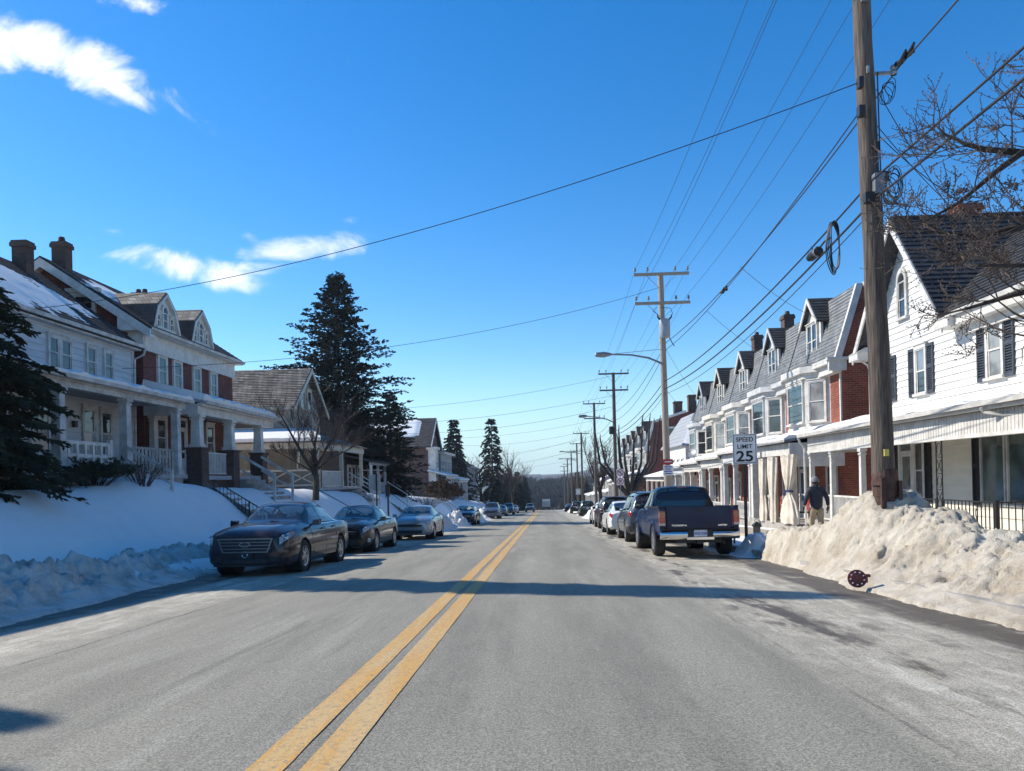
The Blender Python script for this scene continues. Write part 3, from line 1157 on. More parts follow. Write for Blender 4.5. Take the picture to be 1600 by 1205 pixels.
def railing(parent, p0, p1, h, m='white', sp=.12, bw=.035, top=(.06, .05), bot=(.05, .04), gap=.08, turned=False, name='railing', bal='baluster', flat=False):
    """Rail between two floor points: rails as one part, every baluster a piece of its own."""
    p0, p1 = V(p0), V(p1)
    mb = MB()
    z = V((0, 0, 1))
    mb.bar(p0 + z * h, p1 + z * h, top[0], top[1])
    mb.bar(p0 + z * gap, p1 + z * gap, bot[0], bot[1])
    r = mb.build(name, M[m], parent)
    L = (p1 - p0).length
    n = max(1, int(L / sp))
    hb = h - gap - top[1] / 2 - bot[1] / 2
    key = ('bal', bw, round(hb, 3), m, turned, flat)
    if key not in SHARED:
        b = MB()
        if turned:
            b.lathe((0, 0, 0), (0, 0, 1), [(0, bw * .9), (hb * .12, bw * .9), (hb * .16, bw * .55), (hb * .45, bw * .95), (hb * .6, bw * .5), (hb * .8, bw * .7), (hb * .86, bw * .9), (hb, bw * .9)], 8)
        elif flat:
            b.box(-.012, .012, -bw / 2, bw / 2, 0, hb)
        else:
            b.box(-bw / 2, bw / 2, -bw / 2, bw / 2, 0, hb)
        me = b.mesh(bal, V((0, 0, 0)), turned)
        me.materials.append(M[m])
        SHARED[key] = me
    ang = atan2((p1 - p0).y, (p1 - p0).x) - pi / 2
    for i in range(n):
        q = p0.lerp(p1, (i + .5) / n) + z * (gap + bot[1] / 2)
        piece(bal, SHARED[key], r, q, rot=(0, 0, ang))
    return r


def column(parent, x, y, z0, z1, w=.2, m='white', cap=True, pier=None, pier_m='brick_left', pier_w=.5):
    if pier:
        pb = MB()
        pb.box(x - pier_w / 2, x + pier_w / 2, y - pier_w / 2, y + pier_w / 2, pier[0], pier[1] - .08)
        pb.box(x - pier_w / 2 - .05, x + pier_w / 2 + .05, y - pier_w / 2 - .05, y + pier_w / 2 + .05, pier[1] - .08, pier[1])
        pb.build('pier', M[pier_m], parent)
        z0 = pier[1]
    mb = MB()
    t = w * .42
    mb.hexa([(x - w / 2, y - w / 2, z0 + .12), (x + w / 2, y - w / 2, z0 + .12), (x + w / 2, y + w / 2, z0 + .12), (x - w / 2, y + w / 2, z0 + .12),
             (x - t, y - t, z1 - .1), (x + t, y - t, z1 - .1), (x + t, y + t, z1 - .1), (x - t, y + t, z1 - .1)])
    if cap:
        mb.box(x - w * .62, x + w * .62, y - w * .62, y + w * .62, z0, z0 + .12)
        mb.box(x - w * .55, x + w * .55, y - w * .55, y + w * .55, z1 - .2, z1 - .15)
        mb.box(x - w * .62, x + w * .62, y - w * .62, y + w * .62, z1 - .1, z1)
    else:
        mb.box(x - w / 2, x + w / 2, y - w / 2, y + w / 2, z0, z0 + .12)
        mb.box(x - w / 2, x + w / 2, y - w / 2, y + w / 2, z1 - .1, z1)
    return mb.build('column', M[m], parent)


def gutter(parent, p, q, out, m='white'):
    """A half-open trough hung along an eave."""
    p, q, out = V(p), V(q), V(out)
    mb = MB()
    prof = [(0, .10), (.012, -.01), (.10, -.02), (.125, .09), (.105, .09), (.09, 0), (.02, .01), (.012, .10)]
    z = V((0, 0, 1))
    mb.prism([p + out * a + z * b for a, b in prof], q - p)
    return mb.build('gutter', M[m], parent)


def downspout(parent, pts, m='white', r=.04):
    mb = MB()
    mb.tube(pts, r, 6)
    return mb.build('downspout', M[m], parent)


def chimney(parent, x, y, z0, z1, wx, wy, m, pots=1):
    mb = MB()
    mb.box(x - wx / 2, x + wx / 2, y - wy / 2, y + wy / 2, z0, z1 - .22)
    mb.box(x - wx / 2 - .05, x + wx / 2 + .05, y - wy / 2 - .05, y + wy / 2 + .05, z1 - .22, z1 - .08)
    mb.box(x - wx / 2 - .02, x + wx / 2 + .02, y - wy / 2 - .02, y + wy / 2 + .02, z1 - .08, z1)
    c = mb.build('chimney', M[m], parent)
    pb = MB()
    for i in range(pots):
        pb.lathe((x + (i - (pots - 1) / 2) * .3, y, z1), (0, 0, 1), [(0, .10), (.06, .13), (.2, .11), (.22, .09)], 10)
    pb.build('flue', M['rust'], c)
    return c


def cable_sag(p, q, sag, n=24):
    p, q = V(p), V(q)
    return [p.lerp(q, i / n) - V((0, 0, 1)) * sag * 4 * (i / n) * (1 - i / n) for i in range(n + 1)]


LFR = lambda x: FR((x, 0, 0), (0, 1, 0), (1, 0, 0))        # wall facing the street on the left side; a = y, b = z
RFR = lambda x: FR((x, 0, 0), (0, 1, 0), (-1, 0, 0))       # wall facing the street on the right side
NFR = lambda y: FR((0, y, 0), (1, 0, 0), (0, -1, 0))       # wall facing the near end of the street; a = x

# ================================================================== LEFT SIDE
# ---- white clapboard house
h = thing('clapboard_house', 'pale clapboard house behind the near spruce, streaks of snow on its dark roof', 'house', (-16.5, 20, 1.4))
X = -14.8
F = LFR(X)
y0, y1 = 10.0, 26.05
mb = MB(); mb.box(-22.2, X, y0, y1, .6, 6.5)
mb.build('wall', M['blue_side'], h)
wall_poly(h, NFR(y1 - .01), [(-22.2, 6.5), (X, 6.5), (-18.4, 9.1)], -.25, M['blue_side'], 'gable')
siding(h, F, y0, y1 - .1, 4.6, 6.42, .2, M['blue_side'])
siding(h, F, y0, y1 - .1, 1.9, 4.3, .2, M['blue_side'])
mb = MB(); mb.fbox(F, y1 - .12, y1 + .02, 1.7, 6.45, -.02, .04); mb.build('corner_board', M['old_white'], h)
e0, e1, r1, r0 = (-14.45, y0 - .2, 6.38), (-14.45, y1 + .22, 6.38), (-18.4, y1 + .22, 9.3), (-18.4, y0 - .2, 9.3)
roof(h, e0, e1, r1, r0, .12, M['shingle_black'], 22)
roof(h, (-22.4, y0 - .2, 6.38), (-22.4, y1 + .22, 6.38), r1, r0, .12, M['shingle_black'], 10)
snow_on(h, e0, e1, r1, r0, lambda u, v: (.34 - abs(v - .50 - .10 * nz3(u * 16, v, 1, 1, 3)) - max(0, (u - .80)) * (2.0 + 2 * abs(v - .3)) + .20 * nz3(u * 60, v * 4.0, 2, 1, 4)) * .8, 120, 40, .04)
mb = MB(); mb.box(-14.78, -14.5, y0, y1 + .05, 6.26, 6.42); mb.build('eave_board', M['old_white'], h)
gutter(h, (-14.44, y0, 6.36), (-14.44, y1 + .1, 6.36), (1, 0, 0), 'old_white')
downspout(h, [(-14.35, y1 + .02, 6.3), (-14.4, y1 + .02, 6.12), (-14.72, y1 - .02, 5.95), (-14.74, y1 - .04, 1.8)], 'old_white')
chimney(h, -18.0, 24.9, 8.4, 9.98, .52, .40, 'brick_brown', 0)
for a, w in ((21.45, .42), (22.0, .45), (23.3, .42), (24.25, .42), (17.2, .5), (18.6, .5)):
    window(h, F, a, 5.0, w, .93, 'glass', 'old_white', lower='glass', case=.07, head=.08)
# porch
PX = -12.95
FLO = 1.74
mb = MB(); mb.box(X, PX + .12, 13.0, 26.0, FLO - .14, FLO); mb.build('porch_floor', M['grey_trim'], h)
mb = MB(); mb.box(X, PX, 13.2, 25.9, .3, FLO - .14); mb.build('foundation', M['concrete'], h)
pe0, pe1, pr1, pr0 = (PX + .3, 12.8, 4.36), (PX + .3, 26.15, 4.36), (X, 26.15, 4.72), (X, 12.8, 4.72)
roof(h, pe0, pe1, pr1, pr0, .08, M['grey_trim'], 4, 'porch_roof')
snow_on(h, pe0, pe1, pr1, pr0, lambda u, v: .34 - .12 * max(0, .15 - v) / .15 + .2 * nz3(u * 22, v, 0, 1, 3), 90, 8, .17)
mb = MB(); mb.box(PX - .12, PX + .10, 13.0, 26.0, 4.08, 4.33); mb.box(PX + .10, PX + .16, 13.0, 26.0, 4.24, 4.34); mb.build('porch_beam', M['old_white'], h)
mb = MB(); mb.box(X + .02, PX - .12, 13.1, 25.95, 4.24, 4.30); mb.build('porch_ceiling', M['grey_trim'], h)
gutter(h, (PX + .28, 12.9, 4.31), (PX + .28, 26.1, 4.31), (1, 0, 0), 'old_white')
for y in (15.6, 19.15, 22.3, 25.45):
    column(h, PX, y, FLO, 4.08, .27, 'old_white')
# ranch style rail left of the middle column, pickets right of it
mb = MB()
for z in (.18, .50, .86):
    mb.bar((PX, 19.35, FLO + z), (PX, 21.4, FLO + z), .06, .10)
rr = mb.build('railing', M['white'], h)
for i in range(6):
    b_ = MB(); y = 19.5 + i * .37
    b_.box(PX - .05, PX + .05, y - .045, y + .045, FLO, FLO + .86); b_.build('rail_post', M['white'], rr)
b_ = MB(); b_.box(PX - .06, PX + .06, 21.40, 21.52, FLO - .3, FLO + 1.0); b_.build('newel_post', M['white'], h)
railing(h, (PX, 22.5, FLO - .08), (PX, 25.3, FLO - .08), .92, 'grey_wood', .20, .13, (.05, .08), (.04, .08), .06, flat=True, bal='picket')
for k in range(5):
    b_ = MB(); b_.box(PX - .05 + .27 * k, PX + .25 + .27 * k, 21.2, 22.2, 1.0, FLO - .17 * (k + .2)); b_.build('step', M['concrete'], h)
mb = MB(); mb.bar((PX + .1, 22.2, FLO + .82), (PX + 1.5, 22.2, FLO + .02), .05, .09); mb.bar((PX + .1, 22.2, FLO + .45), (PX + 1.5, 22.2, FLO - .35), .04, .06)
mb.bar((PX + 1.5, 22.2, FLO - .75), (PX + 1.5, 22.2, FLO + .1), .08, .08)
mb.build('stair_rail', M['old_white'], h)
for a in (23.05, 24.0):
    window(h, F, a, 2.42, .55, 1.45, 'glass', 'old_white', lower='glass_blind', case=.09)
door(h, F, 20.6, FLO, .85, 2.2, 'door_white', 'glass', 'old_white')
mb = MB(); mb.box(X + .05, X + .15, 22.45, 22.6, 3.25, 3.45); mb.build('porch_lamp', M['black_metal'], h)

# ---- red brick double house
h = thing('brick_double_house', 'dark red brick double house with two gambrel dormers and a columned porch', 'house', (-16, 30.6, 1.2))
y0, y1 = 26.75, 34.6
F = LFR(X)
mb = MB(); mb.box(-22.2, X, y0, y1, .3, 6.6); mb.build('wall', M['brick_left'], h)
mb = MB(); mb.box(-22.15, X - .02, y0 + .04, y1 - .04, 6.6, 7.1)
mb.build('attic_wall', M['brick_left'], h)
NF = NFR(y0)
wall_poly(h, NFR(y0 + .02), [(-21.9, 7.1), (-14.95, 7.1), (-18.42, 9.62)], .25, M['brick_left'], 'gable')
# cornice and frieze
mb = MB(); mb.box(X - .02, X + .10, y0 - .06, y1 + .06, 6.42, 7.08); mb.box(X + .10, X + .16, y0 - .1, y1 + .1, 6.40, 6.50)
mb.box(X - .5, X + .08, y0 - .12, y0 - .02, 6.42, 7.08)
mb.build('frieze', M['white'], h)
mb = MB(); mb.box(X - .6, X + .42, y0 - .30, y1 + .3, 7.08, 7.22); mb.build('cornice', M['white'], h)
gutter(h, (X + .40, y0 - .28, 7.13), (X + .40, y1 + .28, 7.13), (1, 0, 0), 'old_white')
e0, e1, r1, r0 = (X + .5, y0 - .38, 7.19), (X + .5, y1 + .38, 7.19), (-18.42, y1 + .38, 9.95), (-18.42, y0 - .38, 9.95)
roof(h, e0, e1, r1, r0, .10, M['shingle_black'], 22)
roof(h, (-22.4, y0 - .38, 7.19), (-22.4, y1 + .38, 7.19), r1, r0, .10, M['shingle_black'], 8)
snow_on(h, e0, e1, r1, r0, lambda u, v: min(.5, .35 - abs(v - .62) * 1.5 - abs(u - .28) * 1.1 + .16 * nz3(u * 9, v * 5, 3, 1, 3)) , 50, 30, .10)
# rake boards
mb = MB()
sl = V((-18.42 - (X + .5), 0, 9.95 - 7.19)).normalized()
nn = V((sl.z, 0, -sl.x)) * -1
for yy in (y0 - .40, ):
    for (ex, sgn) in ((X + .5, 1), (-22.4, -1)):
        a = V((ex, yy, 7.12)); b_ = V((-18.42, yy, 9.88))
        d = V((0, 0, -.34))
        mb.prism([a, b_, b_ + d, a + d * 1.0], (0, .06, 0))
        mb.prism([a + V((0, .06, -.20)), b_ + V((0, .06, -.20)), b_ + V((0, .06, -.26)), a + V((0, .06, -.26))], (0, .36, 0))
mb.build('rake_board', M['white'], h)
mb = MB(); mb.prism([(X + .48, y0 - .36, 7.1), (X - .75, y0 - .36, 7.1), (X - .75, y0 - .36, 7.95), (X - .35, y0 - .36, 7.68)], (0, .3, 0)); mb.build('eave_return', M['white'], h)
chimney(h, -18.1, 27.15, 9.2, 10.66, .55, .40, 'brick_brown', 1)
chimney(h, -18.6, 33.6, 9.2, 10.35, .7, .6, 'brick_brown', 2)
# attic side window with hood
window(h, NF, -17.35, 7.5, .7, 1.0, 'glass', 'white')
mb = MB(); mb.fbox(NF, -17.65, -16.35, 8.62, 8.78, -.02, .16); mb.fbox(NF, -17.5, -16.5, 8.5, 8.62, -.02, .10); mb.build('window_hood', M['white'], h)
for a in (27.75, 28.95, 30.6, 32.2):
    w = .55 if a != 33 else .5
    window(h, F, a, 5.28, w, 1.08, 'glass', 'white', lower='glass', case=.09, head=.06)


def gambrel_dormer(h, yc, X0, zb, roofm, wallm, hw=1.06):
    """Gambrel dormer with a three-light arched window, facing the street."""
    prof = [(-hw, 0), (-hw * .66, .92), (0, 1.52), (hw * .66, .92), (hw, 0)]
    F = LFR(X0)
    wall_poly(h, F, [(yc + a * .93, zb + b * .95) for a, b in prof], .12, M[wallm], 'dormer_front')
    back = 3.3
    for k in range(4):
        (a0, b0), (a1, b1) = prof[k], prof[k + 1]
        mb = MB()
        p, q = F.p(yc + a0, zb + b0, .14), F.p(yc + a1, zb + b1, .14)
        mb.prism([p, q, q + V((-back, 0, 0)), p + V((-back, 0, 0))], V((0, (b1 - b0) * -.08, (abs(a1 - a0)) * .08 + .02)))
        mb.build('dormer_roof', roofm if k in (1, 2) else M['shingle_black'], h)
    mb = MB()
    for k in range(4):
        (a0, b0), (a1, b1) = prof[k], prof[k + 1]
        p, q = F.p(yc + a0, zb + b0, .0), F.p(yc + a1, zb + b1, .0)
        pi_, qi = F.p(yc + a0 * .87, zb + b0 * .93 - .0, .0), F.p(yc + a1 * .87, zb + b1 * .93, .0)
        mb.prism([p, q, qi, pi_], V((.17, 0, 0)))
    mb.box(X0 - .02, X0 + .17, yc - hw * .9, yc + hw * .9, zb - .02, zb + .07)
    mb.build('dormer_trim', M['white'], h)
    window(h, F, yc - .17, zb + .16, .34, .62, 'glass', 'white', arch=True, case=.07)
    for s in (-1, 1):
        window(h, F, yc + s * .50 - .11, zb + .16, .22, .50, 'glass', 'white', case=.05, head=.05)


for yc in (28.15, 31.15):
    gambrel_dormer(h, yc, -14.72, 7.32, M['slate_tan'], 'white_side')
# porch
PX = -12.9
FLO = 1.7
mb = MB(); mb.box(X, PX + .2, y0 + .1, y1 - .5, FLO - .16, FLO); mb.build('porch_floor', M['grey_trim'], h)
mb = MB(); mb.box(X, PX, y0 + .2, y1 - .6, .2, FLO - .16); mb.build('foundation', M['brick_brown'], h)
pe0, pe1, pr1, pr0 = (PX + .42, y0 - .15, 4.46), (PX + .42, y1 - .2, 4.40), (X, y1 - .2, 5.0), (X, y0 - .15, 5.06)
roof(h, pe0, pe1, pr1, pr0, .10, M['grey_trim'], 5, 'porch_roof')
snow_on(h, pe0, pe1, pr1, pr0, lambda u, v: .36 - .12 * max(0, .15 - v) / .15 - .25 * max(0, u - .9) / .1 + .16 * nz3(u * 14, v, 0, 1, 3), 60, 10, .24)
mb = MB(); mb.box(PX - .2, PX + .16, y0 - .05, y1 - .3, 3.98, 4.36); mb.box(X, PX - .2, y0 - .05, y0 + .2, 3.98, 4.36); mb.box(X, PX - .2, y1 - .55, y1 - .3, 3.98, 4.36)
mb.box(PX + .16, PX + .36, y0 - .12, y1 - .22, 4.28, 4.38)
mb.build('porch_beam', M['white'], h)
mb = MB(); mb.box(X + .02, PX - .2, y0 + .2, y1 - .55, 4.2, 4.26); mb.build('porch_ceiling', M['grey_trim'], h)
gutter(h, (PX + .42, y0 - .12, 4.38), (PX + .42, y1 - .24, 4.33), (1, 0, 0), 'old_white')
for y in (26.95, 29.75, 32.85):
    column(h, PX, y, FLO, 3.98, .36, 'white', pier=(1.1, 2.75), pier_w=.58, pier_m='brick_brown')
for y in (26.98, 33.8):
    column(h, X + .2, y, FLO, 3.98, .22, 'white')
railing(h, (PX, 27.3, FLO), (PX, 29.4, FLO), .88, 'white', .13, .04)
railing(h, (PX, 33.2, FLO), (PX, 33.95, FLO), .88, 'white', .13, .04)
for a in (27.55, 31.7):
    window(h, F, a, 2.5, .62, 1.42, 'glass', 'white', lower='glass', case=.10, head=.16)
for a in (29.05, 30.5):
    door(h, F, a, FLO, .72, 2.3, 'door_white', 'glass', 'white')
for k in range(5):
    b_ = MB(); b_.box(PX + .2 + .28 * k, PX + .5 + .28 * k, 30.2, 32.3, .5, FLO - .18 * (k + 1)); b_.build('step', M['concrete'], h)
for yy in (30.15, 32.35):
    mb = MB(); mb.bar((PX + .3, yy, FLO + .85), (PX + 1.7, yy, FLO - .0), .06, .10); mb.bar((PX + .3, yy, FLO + .25), (PX + 1.7, yy, FLO - .6), .05, .08)
    mb.bar((PX + 1.7, yy, FLO - 1.2), (PX + 1.7, yy, FLO + .08), .09, .09)
    mb.build('stair_rail', M['old_white'], h)

# ---- tan house with the slate gable roof
h = thing('slate_roof_house', 'tan house with a mottled slate roof and an X pattern porch rail', 'house', (-17, 45.3, .8))
gf = [(-14.8, 43.3, 6.0), (-14.8, 50.0, 6.0)]
mb = MB(); mb.box(-24, -14.8, 42.4, 48.3, -1.0, 6.0); mb.build('wall', M['tan_wall'], h)
GF = LFR(-14.8)
wall_poly(h, LFR(-14.78), [(42.4, 5.95), (48.3, 5.95), (45.3, 8.2)], .2, M['grey_house'], 'gable')
e0, e1, r1, r0 = (-14.35, 42.0, 5.82), (-24, 42.0, 5.82), (-24, 45.3, 8.48), (-14.35, 45.3, 8.48)
roof(h, e0, e1, r1, r0, .14, M['slate_tan'], 22, lift=.035)
roof(h, (-14.35, 48.7, 5.82), (-24, 48.7, 5.82), r1, r0, .14, M['slate_tan'], 10)
snow_on(h, e0, e1, r1, r0, lambda u, v: .30 - abs(u - .60) * 2.0 - abs(v - .35) * 1.1 + .12 * nz3(u * 9, v * 6, 3, 1, 3), 60, 30, .10)
mb = MB()
for yy in (42.0, 48.7):
    mb.prism([(-14.33, yy, 5.80), (-14.33, 45.3, 8.46), (-14.33, 45.3, 8.18), (-14.33, yy, 5.54)], (.06, 0, 0))
mb.build('rake_board', M['cream'], h)
mb = MB(); mb.box(-24, -14.5, 42.0, 42.35, 5.64, 5.80); mb.build('eave_board', M['cream'], h)
for a in (44.3, 45.6):
    window(h, LFR(-14.77), a, 5.9, .7, 1.2, 'glass', 'cream')
for a in (43.3, 46.8):
    window(h, LFR(-14.79), a, 2.2, .8, 1.5, 'glass', 'cream')
# wrap porch
mb = MB(); mb.box(-21, -12.4, 40.0, 42.4, 3.5, 3.66); mb.box(-14.8, -12.4, 42.4, 50, 3.5, 3.66); mb.build('porch_ceiling', M['cream'], h)
mb = MB(); mb.box(-21, -12.3, 39.9, 40.15, 3.25, 3.62); mb.box(-12.55, -12.3, 40.15, 50, 3.25, 3.62); mb.build('porch_beam', M['cream'], h)
roof(h, (-21, 39.7, 3.64), (-12.1, 39.7, 3.64), (-13.5, 42.38, 4.35), (-21, 42.38, 4.35), .08, M['slate_tan'], 5, 'porch_roof')
snow_on(h, (-21, 39.7, 3.64), (-12.1, 39.7, 3.64), (-13.5, 42.38, 4.35), (-21, 42.38, 4.35), lambda u, v: .4 - .1 * max(0, .05 - v) / .05 + .1 * nz3(u * 14, v, 0, 1, 3), 60, 10, .2)
roof(h, (-12.1, 39.7, 3.64), (-12.1, 50.2, 3.64), (-14.8, 50.2, 4.35), (-13.5, 42.38, 4.35), .08, M['slate_tan'], 5, 'porch_roof')
mb = MB(); mb.box(-21, -12.5, 40.05, 42.4, .9, 1.05); mb.box(-14.8, -12.5, 42.4, 50, .9, 1.05); mb.build('porch_floor', M['grey_trim'], h)
mb = MB(); mb.box(-21, -12.55, 40.15, 50, -1.4, .9); mb.build('foundation', M['dark_brown'], h)
for (x, y) in ((-12.5, 40.1), (-15.7, 40.1), (-18.6, 40.1), (-12.5, 45), (-12.5, 49.9)):
    column(h, x, y, 1.05, 3.25, .22, 'cream', cap=False)
    mb = MB(); mb.bar((x, y, 2.75), (x - (.45 if y < 41 else 0), y + (0 if y < 41 else .45), 3.25), .07, .09); mb.build('brace', M['cream'], h)
for (xa, xb) in ((-15.6, -12.6), (-18.5, -15.8)):
    mb = MB()
    mb.bar((xa, 40.1, 2.05), (xb, 40.1, 2.05), .06, .10); mb.bar((xa, 40.1, 1.22), (xb, 40.1, 1.22), .06, .10)
    mb.bar((xa, 40.1, 1.26), ((xa + xb) / 2, 40.1, 2.0), .04, .06); mb.bar((xa, 40.1, 2.0), ((xa + xb) / 2, 40.1, 1.26), .04, .06)
    mb.bar((xb, 40.1, 1.26), ((xa + xb) / 2, 40.1, 2.0), .04, .06); mb.bar((xb, 40.1, 2.0), ((xa + xb) / 2, 40.1, 1.26), .04, .06)
    mb.build('cross_railing', M['cream'], h)
lat = MB()
for i in range(14):
    x = -13.9 + i * .1
    lat.bar((x, 40.08, .45), (x + .35, 40.08, .85), .012, .03); lat.bar((x + .35, 40.06, .45), (x, 40.06, .85), .012, .03)
lat.build('lattice', M['old_white'], h)
for k in range(5):
    b_ = MB(); b_.box(-12.3 + .28 * k, -12.0 + .28 * k, 46.5, 48.2, .2, 1.0 - .18 * (k + 1)); b_.build('step', M['concrete'], h)
railing(h, (-12.5, 41.0, 1.05), (-12.5, 44.9, 1.05), .95, 'white', .2, .05)
for yy in (46.4, 48.3):
    mb = MB(); mb.bar((-12.4, yy, 1.95), (-10.9, yy, 1.0), .06, .08); mb.bar((-12.4, yy, 1.4), (-10.9, yy, .45), .05, .06); mb.bar((-10.9, yy, -.2), (-10.9, yy, 1.05), .08, .08)
    mb.build('stair_rail', M['white'], h)

# ---- dark house behind the big conifer
h = thing('dark_porch_house', 'dark brown house almost hidden behind the big conifer, pale porch posts', 'house', (-17, 60, .2))
mb = MB(); mb.box(-23, -14.9, 54.5, 64.5, -1.6, 6.0); mb.build('wall', M['dark_brown'], h)
roof(h, (-14.5, 54.2, 5.9), (-14.5, 64.8, 5.9), (-19, 64.8, 8.6), (-19, 54.2, 8.6), .15, M['shingle_black'], 12)
wall_poly(h, NFR(54.55), [(-23, 6.0), (-14.9, 6.0), (-19, 8.5)], .2, M['dark_brown'], 'gable')
mb = MB(); mb.box(-14.9, -12.9, 54.6, 64.4, .2, .4); mb.build('porch_floor', M['grey_trim'], h)
mb = MB(); mb.box(-14.9, -13.0, 54.7, 64.3, -1.6, .2); mb.build('foundation', M['dark_brown'], h)
roof(h, (-12.6, 54.3, 2.85), (-12.6, 64.7, 2.85), (-14.9, 64.7, 3.4), (-14.9, 54.3, 3.4), .1, M['shingle_black'], 4, 'porch_roof')
mb = MB(); mb.box(-13.05, -12.85, 54.5, 64.5, 2.6, 2.8); mb.build('porch_beam', M['grey_trim'], h)
for y in (54.7, 57.0, 59.5, 62, 64.3):
    column(h, -12.95, y, .4, 2.6, .2, 'old_white', cap=False)
railing(h, (-12.95, 54.8, .4), (-12.95, 59.4, .4), .85, 'old_white', .25, .05)
mb = MB(); mb.box(-13.9, -12.7, 55.2, 57.6, 2.2, 2.24); mb.build('awning', M['old_white'], h)
for a in (55.3, 56.5, 58.2, 61.5):
    window(h, LFR(-14.88), a, .9, .75, 1.6, 'glass', 'white')
for yy in (59.7, 61.6):
    mb = MB(); mb.bar((-12.8, yy, 1.3), (-11.2, yy, .25), .06, .08); mb.bar((-11.2, yy, -.8), (-11.2, yy, .3), .08, .08); mb.build('stair_rail', M['white'], h)
for k in range(5):
    b_ = MB(); b_.box(-12.75 + .28 * k, -12.45 + .28 * k, 59.8, 61.5, -.8, .38 - .18 * (k + 1)); b_.build('step', M['concrete'], h)

# ---- brick gable house with a square of snow on its roof
h = thing('snow_roof_house', 'brick gable house beyond the conifer, big square snow patch on its roof', 'house', (-17.5, 101, -1.4))
zb = -2.6
mb = MB(); mb.box(-27, -15.2, 96.3, 105.7, zb - 1, 6.2); mb.build('wall', M['brick_brown'], h)
wall_poly(h, LFR(-15.17), [(96.3, 6.2), (105.7, 6.2), (101, 9.6)], .2, M['brick_brown'], 'gable')
e0, e1, r1, r0 = (-14.7, 95.6, 5.8), (-27, 95.6, 5.8), (-27, 101, 9.95), (-14.7, 101, 9.95)
roof(h, e0, e1, r1, r0, .18, M['shingle_black'], 12)
roof(h, (-14.7, 106.4, 5.8), (-27, 106.4, 5.8), r1, r0, .18, M['shingle_black'], 8)
snow_on(h, e0, e1, r1, r0, lambda u, v: .5 - max(0, .22 - u, u - .9) * 8 - max(0, .40 - v, v - .88) * 8, 50, 30, .14)
mb = MB()
for yy in (95.6, 106.4):
    mb.prism([(-14.68, yy, 5.8), (-14.68, 101, 9.93), (-14.68, 101, 9.5), (-14.68, yy, 5.4)], (.08, 0, 0))
mb.build('rake_board', M['white'], h)
window(h, LFR(-15.16), 100.6, 7.3, .8, 1.3, 'glass', 'white')
mb = MB(); mb.box(-15.2, -14.2, 96.4, 98.8, 1.2, 5.4); mb.build('bay', M['white'], h)
mb = MB(); mb.box(-15.4, -13.95, 96.1, 99.1, 5.4, 5.75); mb.build('bay_roof', M['white'], h)
for a in (96.7, 97.8):
    simple_window(h, LFR(-14.19), a, 3.0, .7, 1.7)
for a in (99.9, 101.5, 103.2, 104.6):
    simple_window(h, LFR(-15.18), a, 2.9, .75, 1.7)
roof(h, (-12.4, 95.6, 1.9), (-12.4, 106.2, 1.9), (-15.2, 106.2, 2.6), (-15.2, 95.6, 2.6), .12, M['grey_trim'], 3, 'porch_roof')
snow_on(h, (-12.4, 95.6, 1.9), (-12.4, 106.2, 1.9), (-15.2, 106.2, 2.6), (-15.2, 95.6, 2.6), lambda u, v: .4, 20, 4, .1)
mb = MB(); mb.box(-12.8, -12.5, 95.8, 106, 1.55, 1.85); mb.build('porch_beam', M['white'], h)
mb = MB(); mb.box(-15.2, -12.6, 95.8, 106, zb - .8, zb + 1.4); mb.build('porch_floor', M['old_white'], h)
for y in (95.9, 98.2, 100.5, 103, 105.8):
    column(h, -12.7, y, zb + 1.4, 1.55, .26, 'white', cap=False)
railing(h, (-12.7, 96, zb + 1.4), (-12.7, 105.7, zb + 1.4), .9, 'white', .3, .08)
for a in (97, 99.4, 104):
    simple_window(h, LFR(-15.18), a, -.6, .8, 1.6)

h = thing('pale_porch_house', 'pale flat roofed house next past the snow patch roof, row of white porch posts', 'house', (-16.5, 112, -1.8))
zb = -3.0
mb = MB(); mb.box(-24, -15.0, 106.9, 119.5, zb - 1, 5.2); mb.build('wall', M['grey_house'], h)
mb = MB(); mb.box(-24.2, -14.4, 106.6, 119.8, 5.2, 5.6); mb.build('cornice', M['white'], h)
roof(h, (-14.3, 106.5, 5.6), (-14.3, 119.9, 5.6), (-20, 119.9, 6.6), (-20, 106.5, 6.6), .1, M['shingle_black'], 3)
for a in (107.6, 109.2, 110.8, 112.6, 114.4, 116.4, 118.2):
    simple_window(h, LFR(-14.99), a, 2.4, .8, 1.8)
    simple_window(h, LFR(-14.99), a, -1.0, .8, 1.7)
roof(h, (-12.2, 106.5, 1.3), (-12.2, 119.9, 1.3), (-15, 119.9, 2.0), (-15, 106.5, 2.0), .12, M['grey_trim'], 3, 'porch_roof')
snow_on(h, (-12.2, 106.5, 1.3), (-12.2, 119.9, 1.3), (-15, 119.9, 2.0), (-15, 106.5, 2.0), lambda u, v: .4, 20, 4, .1)
mb = MB(); mb.box(-12.7, -12.4, 106.6, 119.8, .95, 1.25); mb.build('porch_beam', M['white'], h)
mb = MB(); mb.box(-15, -12.5, 106.7, 119.7, zb - .8, zb + 1.0); mb.build('porch_floor', M['old_white'], h)
for i in range(7):
    column(h, -12.6, 106.9 + i * 2.1, zb + 1.0, .95, .26, 'white', cap=False)
railing(h, (-12.6, 107, zb + 1), (-12.6, 119.5, zb + 1), .9, 'white', .4, .1)

